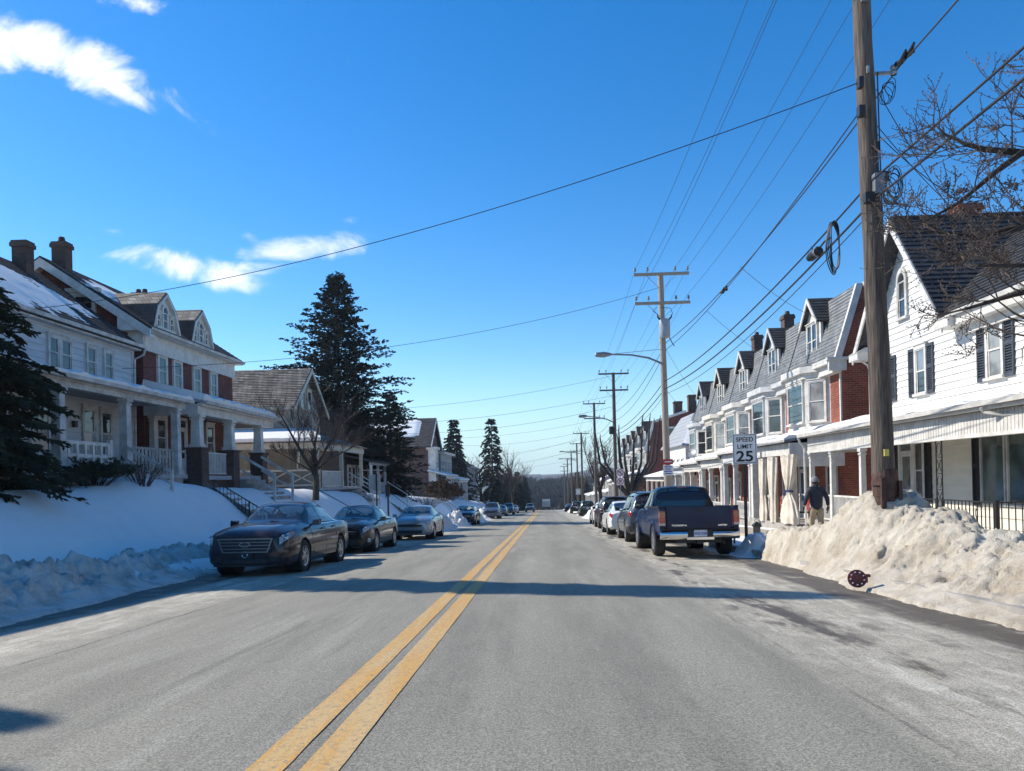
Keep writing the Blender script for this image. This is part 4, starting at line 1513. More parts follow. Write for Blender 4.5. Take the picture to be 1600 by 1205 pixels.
h = thing('grey_house', 'grey house with a tall white framed window behind the second far conifer', 'house', (-16, 148, -4))
mb = MB(); mb.box(-25, -14.0, 142, 156, -6, 3.6); mb.build('wall', M['grey_house'], h)
roof(h, (-13.5, 141.6, 3.5), (-13.5, 156.4, 3.5), (-19, 156.4, 6.4), (-19, 141.6, 6.4), .2, M['slate_grey'], 6)
wall_poly(h, NFR(142.02), [(-25, 3.6), (-14, 3.6), (-19.5, 6.2)], .2, M['grey_house'], 'gable')
for x in (-16.6, -19.5, -22):
    simple_window(h, NFR(141.98), x, 0.8, .9, 1.6)
    simple_window(h, NFR(141.98), x, -3.0, .9, 1.8)
for a in (144, 147, 151, 154):
    simple_window(h, LFR(-13.98), a, .9, .9, 1.6)
h = thing('low_white_house', 'low white house far down the left side near the crest', 'house', (-15, 176, -5))
mb = MB(); mb.box(-23, -13.6, 168, 184, -8, .6); mb.build('wall', M['white'], h)
roof(h, (-13, 167.5, .5), (-13, 184.5, .5), (-18, 184.5, 3.4), (-18, 167.5, 3.4), .2, M['slate_grey'], 6)
snow_on(h, (-13, 167.5, .5), (-13, 184.5, .5), (-18, 184.5, 3.4), (-18, 167.5, 3.4), lambda u, v: .4 - abs(v - .5), 20, 8, .15)
wall_poly(h, NFR(168.02), [(-23, .6), (-13.6, .6), (-18.3, 3.2)], .2, M['white'], 'gable')
for x in (-15.4, -18, -20.6):
    simple_window(h, NFR(167.98), x, -2.4, .9, 1.6)
# ================================================================== RIGHT SIDE
# ---- white house with the front gable
h = thing('gabled_white_house', 'big white clapboard house with dark slate gable roof and slate blue shutters', 'house', (14, 19, -.5))
X = 11.6
F = RFR(X)
ya, yb = 9.0, 26.5
mb = MB(); mb.box(X, 19.5, ya, yb, -.9, 5.6); mb.build('wall', M['white_side'], h)
gc, gh = 23.72, 2.85
wall_poly(h, RFR(X), [(gc - 2.78, 5.6), (gc + 2.78, 5.6), (gc, 9.05)], .25, M['white_side'], 'gable')


def gclip(b):
    w = 2.74 * (9.05 - b) / 3.45
    return (gc - w, gc + w)


siding(h, F, ya, yb - .1, 3.2, 5.6, .2, M['white_side'])
siding(h, F, gc - 3, gc + 3, 5.6, 9.0, .2, M['white_side'], gclip)
siding(h, F, ya, yb - .1, -.5, 2.3, .28, M['beige_side'])
mb = MB(); mb.fbox(F, yb - .13, yb + .02, -.8, 5.6, -.02, .05); mb.build('corner_board', M['white'], h)
# roofs
Z0, Z1 = 5.52, 9.28
roof(h, (11.1, gc - gh - .08, Z0 - .12), (19.8, gc - gh - .08, Z0 - .12), (19.8, gc, Z1), (11.1, gc, Z1), .12, M['slate_dark'], 24, lift=.03)
roof(h, (11.1, gc + gh + .08, Z0 - .12), (19.8, gc + gh + .08, Z0 - .12), (19.8, gc, Z1), (11.1, gc, Z1), .12, M['slate_dark'], 12)
roof(h, (11.15, ya - .3, 5.62), (11.15, gc - gh + .4, 5.62), (15.4, gc - .05, 9.26), (15.4, ya - .3, 9.26), .12, M['slate_dark'], 24, lift=.03)
mb = MB(); mb.tube([(11.1, gc, Z1 + .02), (19.8, gc, Z1 + .02)], .06, 6); mb.build('ridge_cap', M['shingle_black'], h)
mb = MB()
for s in (-1, 1):
    a = V((11.08, gc + s * (gh + .1), Z0 - .13)); b_ = V((11.08, gc, Z1))
    d = V((0, 0, -.30))
    mb.prism([a, b_, b_ + d, a + d], (-.05, 0, 0))
    # soffit boards under the overhang
    mb.prism([a + V((0, 0, -.1)), b_ + V((0, 0, -.16)), b_ + V((0, 0, -.19)), a + V((0, 0, -.13))], (.5, 0, 0))
mb.build('rake_board', M['white'], h)
for s in (-1, 1):
    mb = MB()
    yc = gc + s * (gh + .02)
    mb.box(11.02, X + .02, yc - .42, yc + .30, Z0 - .30, Z0 - .06)
    mb.hexa([(11.0, yc - .46, Z0 - .06), (X, yc - .46, Z0 - .06), (X, yc + .34, Z0 - .06), (11.0, yc + .34, Z0 - .06),
             (11.3, yc - .40, Z0 + .12), (X, yc - .40, Z0 + .12), (X, yc + .26, Z0 + .12), (11.3, yc + .26, Z0 + .12)])
    mb.build('eave_return', M['white'], h)
mb = MB(); mb.box(11.2, X, ya, gc - gh - .42, 5.22, 5.50); mb.box(11.45, X, ya, gc - gh - .42, 4.98, 5.22); mb.build('cornice', M['white'], h)
gutter(h, (11.2, ya, 5.5), (11.2, gc - gh - .45, 5.5), (-1, 0, 0))
downspout(h, [(11.25, yb + .1, 5.3), (11.5, yb - .02, 5.05), (X - .06, yb - .05, 4.9), (X - .06, yb - .05, 3.3)])
chimney(h, 13.75, 24.3, 8.6, 9.78, .72, .6, 'brick_red', 0)
# windows
window(h, F, 22.68, 3.66, .52, 1.36, 'glass_blind', 'white', lower='glass', case=.09)
shutter(h, F, 22.22, 3.6, .36, 1.5); shutter(h, F, 23.31, 3.6, .38, 1.5)
window(h, F, 25.02, 3.66, .52, 1.36, 'glass', 'white', lower='glass_blind', case=.09)
shutter(h, F, 24.55, 3.6, .37, 1.5); shutter(h, F, 25.64, 3.6, .37, 1.5)
window(h, F, 18.98, 3.66, .56, 1.40, 'glass_curtain', 'white', lower='glass_curtain', case=.09)
shutter(h, F, 18.5, 3.6, .37, 1.55); shutter(h, F, 19.65, 3.6, .38, 1.55)
window(h, F, 15.2, 3.66, .56, 1.40, 'glass', 'white', case=.09)
shutter(h, F, 14.7, 3.6, .37, 1.55); shutter(h, F, 15.87, 3.6, .38, 1.55)
window(h, F, 23.78, 6.2, .42, 1.15, 'glass', 'old_white', arch=True, case=.12)
# porch
FLO = -.36
PX = 9.6
mb = MB(); mb.box(PX - .12, X, 9.0, 27.2, FLO - .14, FLO); mb.build('porch_floor', M['concrete'], h)
mb = MB(); mb.box(PX, X, 9.1, 27.1, -1.3, FLO - .14); mb.build('foundation', M['stone'], h)
pe0, pe1, pr1, pr0 = (9.34, 8.9, 2.78), (9.34, 27.35, 2.68), (X, 27.35, 3.22), (X, 8.9, 3.30)
roof(h, pe0, pe1, pr1, pr0, .10, M['shingle_black'], 5, 'porch_roof')
snow_on(h, pe0, pe1, pr1, pr0, lambda u, v: .12 - .2 * max(0, .2 - v) / .2 + .42 * nz3(u * 26, v * 1.5, 0, 1, 4) + .22 * v, 120, 12, .10)
gutter(h, (9.36, 8.9, 2.71), (9.36, 27.3, 2.61), (-1, 0, 0))
mb = MB(); mb.box(9.36, 9.50, 8.95, 27.3, 2.58, 2.68); mb.build('fascia', M['white'], h)
mb = MB(); mb.box(PX - .02, PX + .16, 9.0, 27.15, 2.02, 2.62); mb.box(PX + .16, X, 26.98, 27.15, 2.02, 2.62); mb.build('porch_beam', M['white'], h)
fz = MB(); fz.box(PX - .05, PX - .02, 9.0, 27.15, 2.02, 2.10); fr = fz.build('frieze', M['white'], h)
sl_ = MB(); sl_.box(-.018, 0, .008, .110, 0, .47)
slat_me = sl_.mesh('frieze_slat', V((0, 0, 0))); slat_me.materials.append(M['white'])
for i in range(118):
    piece('frieze_slat', slat_me, fr, (PX - .021, 12.95 + i * .12, 2.10))
mb = MB(); mb.box(PX + .16, X, 9.0, 27.1, 2.5, 2.55); mb.build('porch_ceiling', M['white'], h)
for y in (22.75, 25.05, 26.95):
    column(h, PX + .05, y, FLO, 2.02, .17, 'white')
railing(h, (PX + .05, 22.85, FLO), (PX + .05, 24.95, FLO), .88, 'white', .105, .035, (.07, .06), (.06, .05))
railing(h, (PX + .05, 25.15, FLO), (PX + .05, 26.1, FLO), .88, 'white', .105, .035, (.07, .06), (.06, .05))
downspout(h, [(9.28, 27.25, 2.6), (9.34, 27.25, 2.42), (9.5, 27.25, 2.2), (9.5, 27.25, -.6)])
downspout(h, [(9.28, 16.0, 2.62), (9.34, 16.0, 2.52), (9.55, 15.7, 2.44), (9.62, 15.0, 2.42)])
# iron trellis column and railing
def trellis(h, x, y, z0, z1, w=.26):
    mb = MB()
    for s in (-1, 1):
        mb.box(x - .012, x + .012, y + s * w / 2 - .014, y + s * w / 2 + .014, z0, z1)
    n = int((z1 - z0) / .34)
    for i in range(n):
        za, zb = z0 + (z1 - z0) * i / n, z0 + (z1 - z0) * (i + 1) / n
        zc, r = (za + zb) / 2, w / 2 - .02
        if i % 2 == 0:
            mb.bar((x, y - r, za + .03), (x, y + r, zb - .03), .012, .016)
            mb.bar((x, y + r, za + .03), (x, y - r, zb - .03), .012, .016)
        else:
            pts = [(x, y + r * .8 * cos(t), zc + (zb - za) * .38 * sin(t)) for t in [2 * pi * k / 10 for k in range(11)]]
            mb.tube(pts, .009, 4)
        mb.box(x - .01, x + .01, y - w / 2, y + w / 2, za - .01, za + .01)
    return mb.build('iron_column', M['black_metal'], h)


trellis(h, PX + .05, 18.42, FLO, 2.02)
trellis(h, PX + .05, 12.0, FLO, 2.02)


def iron_rail(h, p0, p1, hh=.95, sp=.14, scroll=True):
    p0, p1 = V(p0), V(p1)
    z = V((0, 0, 1))
    mb = MB()
    mb.bar(p0 + z * hh, p1 + z * hh, .045, .03)
    mb.bar(p0 + z * .10, p1 + z * .10, .03, .02)
    for q in (p0, p1):
        mb.bar(q, q + z * (hh + .05), .04, .04)
    if scroll:
        for t in (.33, .66):
            c = p0.lerp(p1, t) + z * (hh * .5)
            d = (p1 - p0).normalized()
            for s in (-1, 1):
                mb.tube([c + d * (s * (.02 + .05 * sin(k * .7))) + z * (-.32 + k * .08) for k in range(9)], .010, 4)
    r = mb.build('iron_railing', M['black_metal'], h)
    if 'ib' not in SHARED:
        b = MB(); b.box(-.009, .009, -.009, .009, 0, .84)
        SHARED['ib'] = b.mesh('baluster', V((0, 0, 0))); SHARED['ib'].materials.append(M['black_metal'])
    n = int((p1 - p0).length / sp)
    for i in range(n):
        piece('baluster', SHARED['ib'], r, p0.lerp(p1, (i + .5) / n) + z * .11)


iron_rail(h, (PX + .05, 18.3, FLO), (PX + .05, 16.2, FLO))
iron_rail(h, (PX + .05, 20.3, FLO), (PX + .05, 18.55, FLO), scroll=False)
iron_rail(h, (PX + .1, 16.2, FLO), (PX + 1.4, 16.2, FLO), scroll=False)
# porch level openings
def shop_pane(a0, a1, b0, b1):
    mb = MB()
    mb.fbox(F, a0 - .06, a0, b0 - .06, b1 + .06, 0, .09); mb.fbox(F, a1, a1 + .06, b0 - .06, b1 + .06, 0, .09)
    mb.fbox(F, a0, a1, b1, b1 + .06, 0, .09); mb.fbox(F, a0, a1, b0 - .06, b0, 0, .07)
    w = mb.build('picture_window', M['old_white'], h)
    pb = MB(); pb.fbox(F, a0, a1, b0, b1, .01, .045); pb.build('pane', M['glass_green'], w)


shop_pane(18.98, 19.92, .42, 2.22)
shop_pane(17.85, 18.80, .42, 2.22)
shop_pane(16.6, 17.6, .42, 2.22)
shutter(h, F, 20.02, .34, .34, 1.95, 'ink')
door(h, F, 23.62, FLO, .72, 2.58, 'door_white', 'glass_green', 'white')
window(h, F, 22.95, .45, .50, 1.72, 'glass', 'white', case=.10, sill=False, head=.08)
shutter(h, F, 22.50, .34, .34, 1.95, 'ink')
shutter(h, F, 24.52, .34, .34, 1.95, 'ink')


# ---- the brick row
def row_unit(name, label, y0, y1, dz, end=False, roofm='slate_grey', dark='shingle_black', detail=True, wall='brick_red', two=True, porch=True, group=None, tm='white'):
    gzz = road_z(y0)
    gl = 'glass_curtain' if end else rnd.choice(['glass', 'glass_blind', 'glass', 'glass_curtain'])
    h = thing(name, label, 'row house', (12, (y0 + y1) / 2, gzz), group)
    X = 11.6
    F = RFR(X)
    yc = (y0 + y1) / 2
    ze = 5.72 + dz
    mb = MB(); mb.box(X, 20, y0, y1, gzz - .6, ze); mb.build('wall', M[wall], h)
    # side gable of the mansard
    xs = 12.22
    if end:
        wall_poly(h, NFR(y0 + .003), [(X, ze), (20, ze), (20, ze + 2.9), (15.8, ze + 3.75), (xs + .06, ze + 2.72)], .25, M[wall], 'gable')
    # mansard slope and upper slope
    roof(h, (11.32, y0, ze + .02), (11.32, y1, ze + .02), (xs, y1, ze + 2.82), (xs, y0, ze + 2.82), .12, M[roofm], 18, 'mansard_roof', lift=.022)
    roof(h, (xs - .03, y0, ze + 2.80), (xs - .03, y1, ze + 2.80), (15.8, y1, ze + 3.85), (15.8, y0, ze + 3.85), .10, M[roofm], 6, 'upper_roof')
    if end:
        mb = MB()
        a, b_, c = V((11.30, y0 - .16, ze + .0)), V((xs - .03, y0 - .16, ze + 2.86)), V((15.8, y0 - .16, ze + 3.92))
        for p, q, d in ((a, b_, V((.24, 0, -.05))), (b_ + V((.26, 0, .05)), c, V((.06, 0, -.26)))):
            mb.prism([p, q - (q - p).normalized() * .004, q + d - (q - p).normalized() * .004, p + d], (0, .17, 0))
        mb.build('rake_board', M[tm], h)
        mb = MB(); mb.box(11.08, 11.75, y0 - .12, y0 + .02, ze - .48, ze - .08); mb.box(11.0, 11.82, y0 - .18, y0 + .02, ze - .08, ze + .03); mb.build('eave_return', M[tm], h)
    # party line between units
    mb = MB(); mb.prism([(11.28, y1 - .05, ze), (xs - .04, y1 - .05, ze + 2.86), (xs + .10, y1 - .05, ze + 2.80), (11.45, y1 - .05, ze)], (0, .1, 0)); mb.build('party_ridge', M[dark], h)
    # cornice
    mb = MB(); mb.box(11.05, X, y0, y1, ze - .20, ze + .01); mb.box(11.25, X, y0, y1, ze - .55, ze - .20); mb.build('cornice', M[tm], h)
    # bay
    b0, b1 = y0 + 1.15, y1 - .55
    zb0, zb1 = 3.02 + dz, ze - .1
    bx = 10.92
    ring = [(X, b0), (bx, b0 + .95), (bx, b1 - .75), (X, b1)]
    mb = MB(); mb.prism([(x, y, zb0) for x, y in ring], (0, 0, zb1 - zb0)); bay = mb.build('bay', M[tm], h)
    rc = [(X, b0 - .22), (bx - .26, b0 + .80), (bx - .26, b1 - .60), (X, b1 + .22)]
    mb = MB(); mb.prism([(x, y, ze - .30) for x, y in rc], (0, 0, .26)); mb.prism([(x * .35 + .65 * q[0], y * .35 + .65 * q[1], ze - .52) for (x, y), q in zip(rc, ring)], (0, 0, .22)); mb.build('bay_cornice', M[tm], h)
    mb = MB(); rr = [(x, y) for x, y in rc]
    top = [(X + .15, b0 + .3), (X - .12, b0 + 1.0), (X - .12, b1 - .8), (X + .15, b1 - .3)]
    vs = [V((x, y, ze - .04)) for x, y in rr] + [V((x, y, ze + .30)) for x, y in top]
    mb.add(vs, [[3, 2, 1, 0], [4, 5, 6, 7]] + [[i, (i + 1) % 4, 4 + (i + 1) % 4, 4 + i] for i in range(4)])
    mb.build('bay_roof', M[roofm], h)
    mb = MB(); mb.prism([(x - .05, y, zb0 - .02) for x, y in ring], (0, 0, .22)); mb.build('bay_base', M[tm], h)
    n1 = V((-(.95), -(X - bx), 0)).normalized()
    u1 = V((bx - X, .95, 0)); L1 = u1.length; u1 = u1 / L1
    FB = FR((X, b0, 0), u1, n1)
    wnd = window if detail else simple_window
    kw = dict(case=.07, head=.08) if detail else dict(c=.09)
    zw0 = 3.42 + dz
    wnd(h, FB, .22, zw0, L1 - .46, 1.62, gl, **kw)
    FF = RFR(bx)
    wnd(h, FF, b0 + .95 + .14, zw0, (b1 - .75) - (b0 + .95) - .28, 1.62, 'glass', tm, **kw)
    # dormer
    dyc = y0 + (y1 - y0) * .53
    dx0, hw = 11.62, .84
    zd0, zd1, zp = ze + .32, ze + 2.08, ze + 3.02
    FD = RFR(dx0)
    wall_poly(h, FD, [(dyc - hw, zd0), (dyc + hw, zd0), (dyc + hw, zd1), (dyc, zp - .08), (dyc - hw, zd1)], .12, M[tm], 'dormer_front')
    for s in (-1, 1):
        mb = MB(); mb.prism([(dx0 + .1, dyc + s * (hw - .04), zd0), (dx0 + .1, dyc + s * (hw - .04), zd1), (13.4, dyc + s * (hw - .04), zd1), (13.4, dyc + s * (hw - .04), zd0 + 1)], (0, s * .05, 0)); mb.build('dormer_cheek', M[dark], h)
        ev = V((dx0 - .20, dyc + s * (hw + .20), zd1 - .22)); pk = V((dx0 - .20, dyc, zp))
        roof(h, ev, ev + V((1.9, 0, 0)), pk + V((1.9, 0, 0)), pk, .07, M[dark], 8, 'dormer_roof', lift=.02)
        mb = MB(); mb.prism([ev + V((-.02, 0, .02)), pk + V((-.02, 0, .02)), pk + V((-.02, 0, -.20)), ev + V((-.02, 0, -.16))], (-.05, 0, 0)); mb.build('dormer_rake', M[tm], h)
    mb = MB(); mb.prism([(dx0 - .20, dyc - hw - .12, zd1 - .2), (dx0 - .20, dyc + hw + .12, zd1 - .2), (dx0 - .30, dyc, zp - .25)], (.32, 0, 0))
    if detail:
        window(h, FD, dyc - .53, zd0 + .16, 1.06, 1.42, 'glass', tm, case=.09, mull=True, head=.05)
    else:
        simple_window(h, FD, dyc - .46, zd0 + .14, .92, 1.28, c=.09)
    # porch
    FLO = gzz + .36
    PX = 9.6
    zg = 2.58 + dz
    mb = MB(); mb.box(PX - .15, X, y0, y1, gzz - .3, FLO); mb.build('porch_floor', M['concrete'], h)
    roof(h, (9.34, y0 - .02, zg), (9.34, y1 + .02, zg), (X, y1 + .02, zg + .48), (X, y0 - .02, zg + .48), .10, M['slate_grey'], 4, 'porch_roof')
    sd = y0
    snow_on(h, (9.34, y0, zg), (9.34, y1, zg), (X, y1, zg + .48), (X, y0, zg + .48), lambda u, v: .22 + .34 * nz3(u * 5 + sd, v * 2, 0, 1, 3) - .12 * max(0, .2 - v) / .2, 40, 10, .22)
    gutter(h, (9.36, y0 + .01, zg - .06), (9.36, y1 - .01, zg - .06), (-1, 0, 0))
    mb = MB(); mb.box(PX - .06, PX + .16, y0 + .01, y1 - .01, zg - .56, zg - .10); mb.build('porch_beam', M[tm], h)
    mb = MB(); mb.box(PX + .16, X, y0 + .02, y1 - .02, zg - .20, zg - .14); mb.build('porch_ceiling', M[tm], h)
    downspout(h, [(9.3, y1 - .2, zg - .08), (9.36, y1 - .2, zg - .25), (9.52, y1 - .2, zg - .45), (9.52, y1 - .2, gzz + .2)])
    if porch:
        for y in (y0 + .25, yc + .3, y1 - .4):
            column(h, PX + .06, y, FLO, zg - .56, .24, tm)
        railing(h, (PX + .06, y0 + .4, FLO), (PX + .06, yc + .15, FLO), .86, 'white', .17, .045, turned=True)
    if detail:
        window(h, F, y0 + .7, FLO + .7, .85, 1.55, 'glass', tm, case=.11)
        door(h, F, y1 - 1.6, FLO, .85, 2.45, 'door_white', 'glass', tm)
    else:
        simple_window(h, F, y0 + .7, FLO + .7, .85, 1.55)
        simple_window(h, F, y1 - 1.6, FLO + .1, .85, 2.2)
    return h


RG = 'brick row houses along the right pavement'
hA = row_unit('row_house', 'row house end unit with exposed red brick side wall and canvas curtained porch', 29.0, 34.5, 0, True, porch=False)
for (ly, cc_) in ((29.35, 'brick'), ):
    mb = MB(); mb.fbox(RFR(11.6), 29.02, 29.12, 2.9, 5.2, 0, .06); mb.build('downspout', M['white'], hA)
mb = MB(); mb.box(9.5, 9.8, 28.98, 29.28, -.7, 2.0); mb.box(9.5, 9.8, 34.0, 34.3, -.7, 2.0); mb.build('porch_post', M['white'], hA)
mb = MB(); mb.box(9.5, 11.6, 28.9, 29.0, 1.55, 2.48); mb.build('porch_end_panel', M['white'], hA)
row_unit('row_house', 'row house second from the curtained end unit, behind the speed limit sign', 34.52, 40.0, -.14, tm='grey_white')
row_unit('row_house', 'middle row house, its dormer third from the curtained end unit', 40.02, 45.5, -.34)
row_unit('row_house', 'row house fourth from the curtained end unit, pale cream trim', 45.52, 51.0, -.50, tm='cream_white')
row_unit('row_house', 'last row house of the near brick row, beside the small white house', 51.02, 56.5, -.66, tm='grey_white')
# satellite dish on a porch roof
t = thing('satellite_dish', 'small grey satellite dish on a snowy porch roof of the brick row', 'satellite dish', (9.9, 49.0, 2.3))
mb = MB(); mb.lathe((9.85, 49, 2.75), (-.6, -.5, .5), [(0, .02), (.02, .15), (.06, .28), (.09, .36), (.075, .36), (.05, .28), (.01, .15)], 16); mb.build('dish', M['galv'], t)
mb = MB(); mb.tube([(9.95, 49.05, 2.25), (9.88, 49.02, 2.72)], .025, 6); mb.build('mast', M['galv'], t)
mb = MB(); mb.tube([(9.85, 49, 2.6), (9.55, 48.75, 2.85)], .012, 5); mb.box(9.5, 9.6, 48.7, 48.8, 2.82, 2.9); mb.build('feed_arm', M['galv'], t)
# chimney stubs on the row belong to their house
for o in [x for x in C.objects if x.name.startswith('row_house') and x.parent is None]:
    y = o.location.y
    if 35 < y < 45:
        chimney(o, 12.9, y + 1.8, 8.2, 9.55, .5, .6, 'brick_brown', 1)

# ---- small white house after the row
h = thing('small_white_house', 'small white house squeezed between the brick row and the mansard brick gable', 'house', (13, 62, -2.2))
mb = MB(); mb.box(11.2, 17.5, 58.6, 69, -3.2, 3.7); mb.build('wall', M['white_side'], h)
roof(h, (10.9, 58.3, 3.7), (17.8, 58.3, 3.7), (17.8, 63.5, 6.6), (12.9, 63.5, 6.6), .12, M['grey_trim'], 8)
snow_on(h, (10.9, 58.3, 3.7), (17.8, 58.3, 3.7), (17.8, 63.5, 6.6), (12.9, 63.5, 6.6), lambda u, v: .3 - abs(v - .4) + .2 * nz3(u * 6, v * 4, 0, 1, 3), 30, 12, .1)
roof(h, (10.9, 58.3, 3.7), (10.9, 69.2, 3.7), (12.9, 69.2, 6.6), (12.9, 63.5, 6.6), .12, M['grey_trim'], 8)
for x in (11.6, 13.3, 15.2):
    simple_window(h, NFR(58.58), x, 1.3, .75, 1.3)
for a in (59.6, 61.4, 63.4, 65.6):
    simple_window(h, RFR(11.19), a, 1.2, .7, 1.4)
    simple_window(h, RFR(11.19), a, -1.7, .8, 1.6)
roof(h, (9.3, 57.5, 1.2), (9.3, 69.2, 1.2), (11.2, 69.2, 1.7), (11.2, 57.5, 1.7), .1, M['shingle_black'], 3, 'porch_roof')
snow_on(h, (9.3, 57.5, 1.2), (9.3, 69.2, 1.2), (11.2, 69.2, 1.7), (11.2, 57.5, 1.7), lambda u, v: .3, 20, 4, .1)
for y in (57.8, 60.5, 63.3, 66, 69):
    column(h, 9.6, y, -2.2, 1.1, .18, 'white', cap=False)
mb = MB(); mb.box(9.5, 9.7, 57.6, 69.1, .85, 1.12); mb.build('porch_beam', M['white'], h)

# ---- second brick row with the big mansard gable
for i, (lab, end) in enumerate((('brick row house with a big dark mansard side gable and two chimneys', True), ('second house of the far mansard brick row, dormer just past the gable', False),
                                ('third house of the far mansard brick row behind the pollarded tree', False), ('fourth house of the far mansard brick row', False), ('last house of the far mansard brick row', False))):
    y0 = 82 + i * 5.6
    o = row_unit('row_house', lab, y0, y0 + 5.58, -1.15 - .2 * i, end, roofm='slate_dark', detail=False, wall='brick_left' if end else 'brick_red')
    if end:
        chimney(o, 15.2, 83.5, 7.6, 9.6, .9, .8, 'brick_brown', 0)
        chimney(o, 17.0, 84.5, 8.0, 10.4, .9, .8, 'brick_brown', 0)
        simple_window(o, NFR(82.0), 13.9, 4.6, 1.0, 1.9, trim='white', c=.2)
        simple_window(o, NFR(82.0), 16.5, 4.6, 1.0, 1.9, trim='white', c=.2)

# ---- cream houses farther on
for (lab, y0, y1, zt, m_) in (('first cream house past the far brick row, dark roof', 112, 124, 1.2, 'cream'), ('second cream house past the far brick row, paler', 126, 138, .3, 'white'),
                              ('third far house on the right, low and tan', 141, 152, -.4, 'cream'), ('farthest house on the right near the road crest', 156, 172, -1.0, 'white')):
    h = thing('far_house', lab, 'house', (13, (y0 + y1) / 2, road_z(y0)))
    g0 = road_z(y0)
    mb = MB(); mb.box(11.4, 19, y0, y1, g0 - 1.5, zt + .6); mb.build('wall', M[m_], h)
    roof(h, (10.9, y0 - .4, zt + .5), (10.9, y1 + .4, zt + .5), (14.8, y1 + .4, zt + 3.0), (14.8, y0 - .4, zt + 3.0), .15, M['shingle_black'], 6)
    roof(h, (19.3, y0 - .4, zt + .5), (19.3, y1 + .4, zt + .5), (14.8, y1 + .4, zt + 3.0), (14.8, y0 - .4, zt + 3.0), .15, M['shingle_black'], 4)
    wall_poly(h, NFR(y0 + .02), [(11.4, zt + .6), (19, zt + .6), (14.9, zt + 2.9)], .2, M[m_], 'gable')
    snow_on(h, (10.9, y0 - .4, zt + .5), (10.9, y1 + .4, zt + .5), (14.8, y1 + .4, zt + 3.0), (14.8, y0 - .4, zt + 3.0), lambda u, v: .3 - abs(v - .6) * 1.2 + .2 * nz3(u * 5 + y0, v * 3, 0, 1, 3), 24, 10, .12)
    n = int((y1 - y0) / 2.2)
    for i in range(n):
        simple_window(h, RFR(11.39), y0 + .7 + i * 2.2, zt - 1.5, .8, 1.5)
        simple_window(h, RFR(11.39), y0 + .7 + i * 2.2, g0 + 1.0, .8, 1.6)
    roof(h, (9.3, y0, g0 + 3.0), (9.3, y1, g0 + 3.0), (11.4, y1, g0 + 3.5), (11.4, y0, g0 + 3.5), .12, M['grey_trim'], 2, 'porch_roof')
    snow_on(h, (9.3, y0, g0 + 3.0), (9.3, y1, g0 + 3.0), (11.4, y1, g0 + 3.5), (11.4, y0, g0 + 3.5), lambda u, v: .3, 10, 3, .12)
    for i in range(n + 1):
        column(h, 9.6, y0 + .2 + i * (y1 - y0 - .4) / n, g0 + .3, g0 + 2.95, .2, 'white', cap=False)
# ================================================================== POLES, WIRES, SIGNS
def pole_thing(name, label, p0, p1, r0, r1, m, group=None):
    t = thing(name, label, 'utility pole', p0, group)
    p0, p1 = V(p0), V(p1)
    mb = MB()
    n = 14
    mb.tube([p0.lerp(p1, i / n) + V((.012 * nz3(i, 0, p0.y, .8, 2), .012 * nz3(i, 5, p0.y, .8, 2), 0)) for i in range(n + 1)], [lerp(r0, r1, i / n) for i in range(n + 1)], 16)
    mb.build('shaft', M[m], t, smooth=True)
    return t


def crossarm(t, x, y, z, half, m='pole_grey', pins=(-.95, -.5, .5, .95)):
    mb = MB()
    mb.box(x - half, x + half, y - .32, y - .20, z - .06, z + .06)
    for s in (-1, 1):
        mb.bar((x + s * half * .55, y - .26, z - .05), (x + s * .10, y - .18, z - .62), .035, .012)
    a = mb.build('crossarm', M[m], t)
    b = MB()
    for k in pins:
        b = MB()
        b.lathe((x + k * half, y - .26, z + .06), (0, 0, 1), [(0, .012), (.10, .012), (.10, .05), (.15, .065), (.19, .045), (.24, .05), (.27, .02)], 8)
        b.build('insulator', M['galv'], a)


PG = 'utility poles along the right kerb'
P1 = pole_thing('utility_pole', 'nearest brown wooden pole with rusty steel bands at its foot in the snow bank', (6.06, 13.3, -.9), (5.78, 13.3, 11.6), .195, .14, 'pole', PG)
crossarm(P1, 5.80, 13.3, 10.35, 1.25, 'grey_wood')
crossarm(P1, 5.79, 13.3, 11.3, 1.25, 'grey_wood')
mb = MB()
for s in (-1, 1):
    mb.bar((5.81, 13.12, 9.62), (5.81 + s * .5, 13.05, 10.3), .05, .012)
mb.box(5.74, 5.88, 13.1, 13.14, 9.56, 9.66); mb.build('arm_brace', M['galv'], P1)
# rusty steel sheath wrapped round the foot
mb = MB()
for k in range(5):
    z0 = .05 + k * .205
    mb.lathe((6.055 - .005 * k, 13.3, z0), (0, 0, 1), [(0, .19), (.004, .212), (.185, .210), (.19, .19)], 18)
mb.box(5.86, 5.94, 13.06, 13.12, -.05, 1.2)
mb.box(6.16, 6.22, 13.07, 13.13, .2, 1.15)
mb.build('steel_band', M['rust'], P1)
mb = MB(); mb.lathe((6.02, 13.3, 1.06), (.06, 0, 1), [(0, .19), (.0, .226), (.16, .216), (.30, .188), (.3, .17)], 18); mb.build('band_flap', M['rust'], P1)
mb = MB(); mb.box(5.92, 6.0, 13.06, 13.09, 1.58, 1.70); mb.build('pole_tag', M['yellow_tag'], P1)
mb = MB(); mb.bar((5.95, 13.2, 8.32), (6.3, 13.15, 8.30), .05, .05); mb.lathe((6.28, 13.15, 8.26), (0, 0, 1), [(0, .05), (.04, .06), (.08, .04), (.12, .06), (.16, .05)], 10)
mb.tube([(5.83, 13.13, 8.42), (5.83, 13.12, 8.36), (5.83, 13.13, 8.3)], .03, 6)
mb.build('bracket', M['galv'], P1)
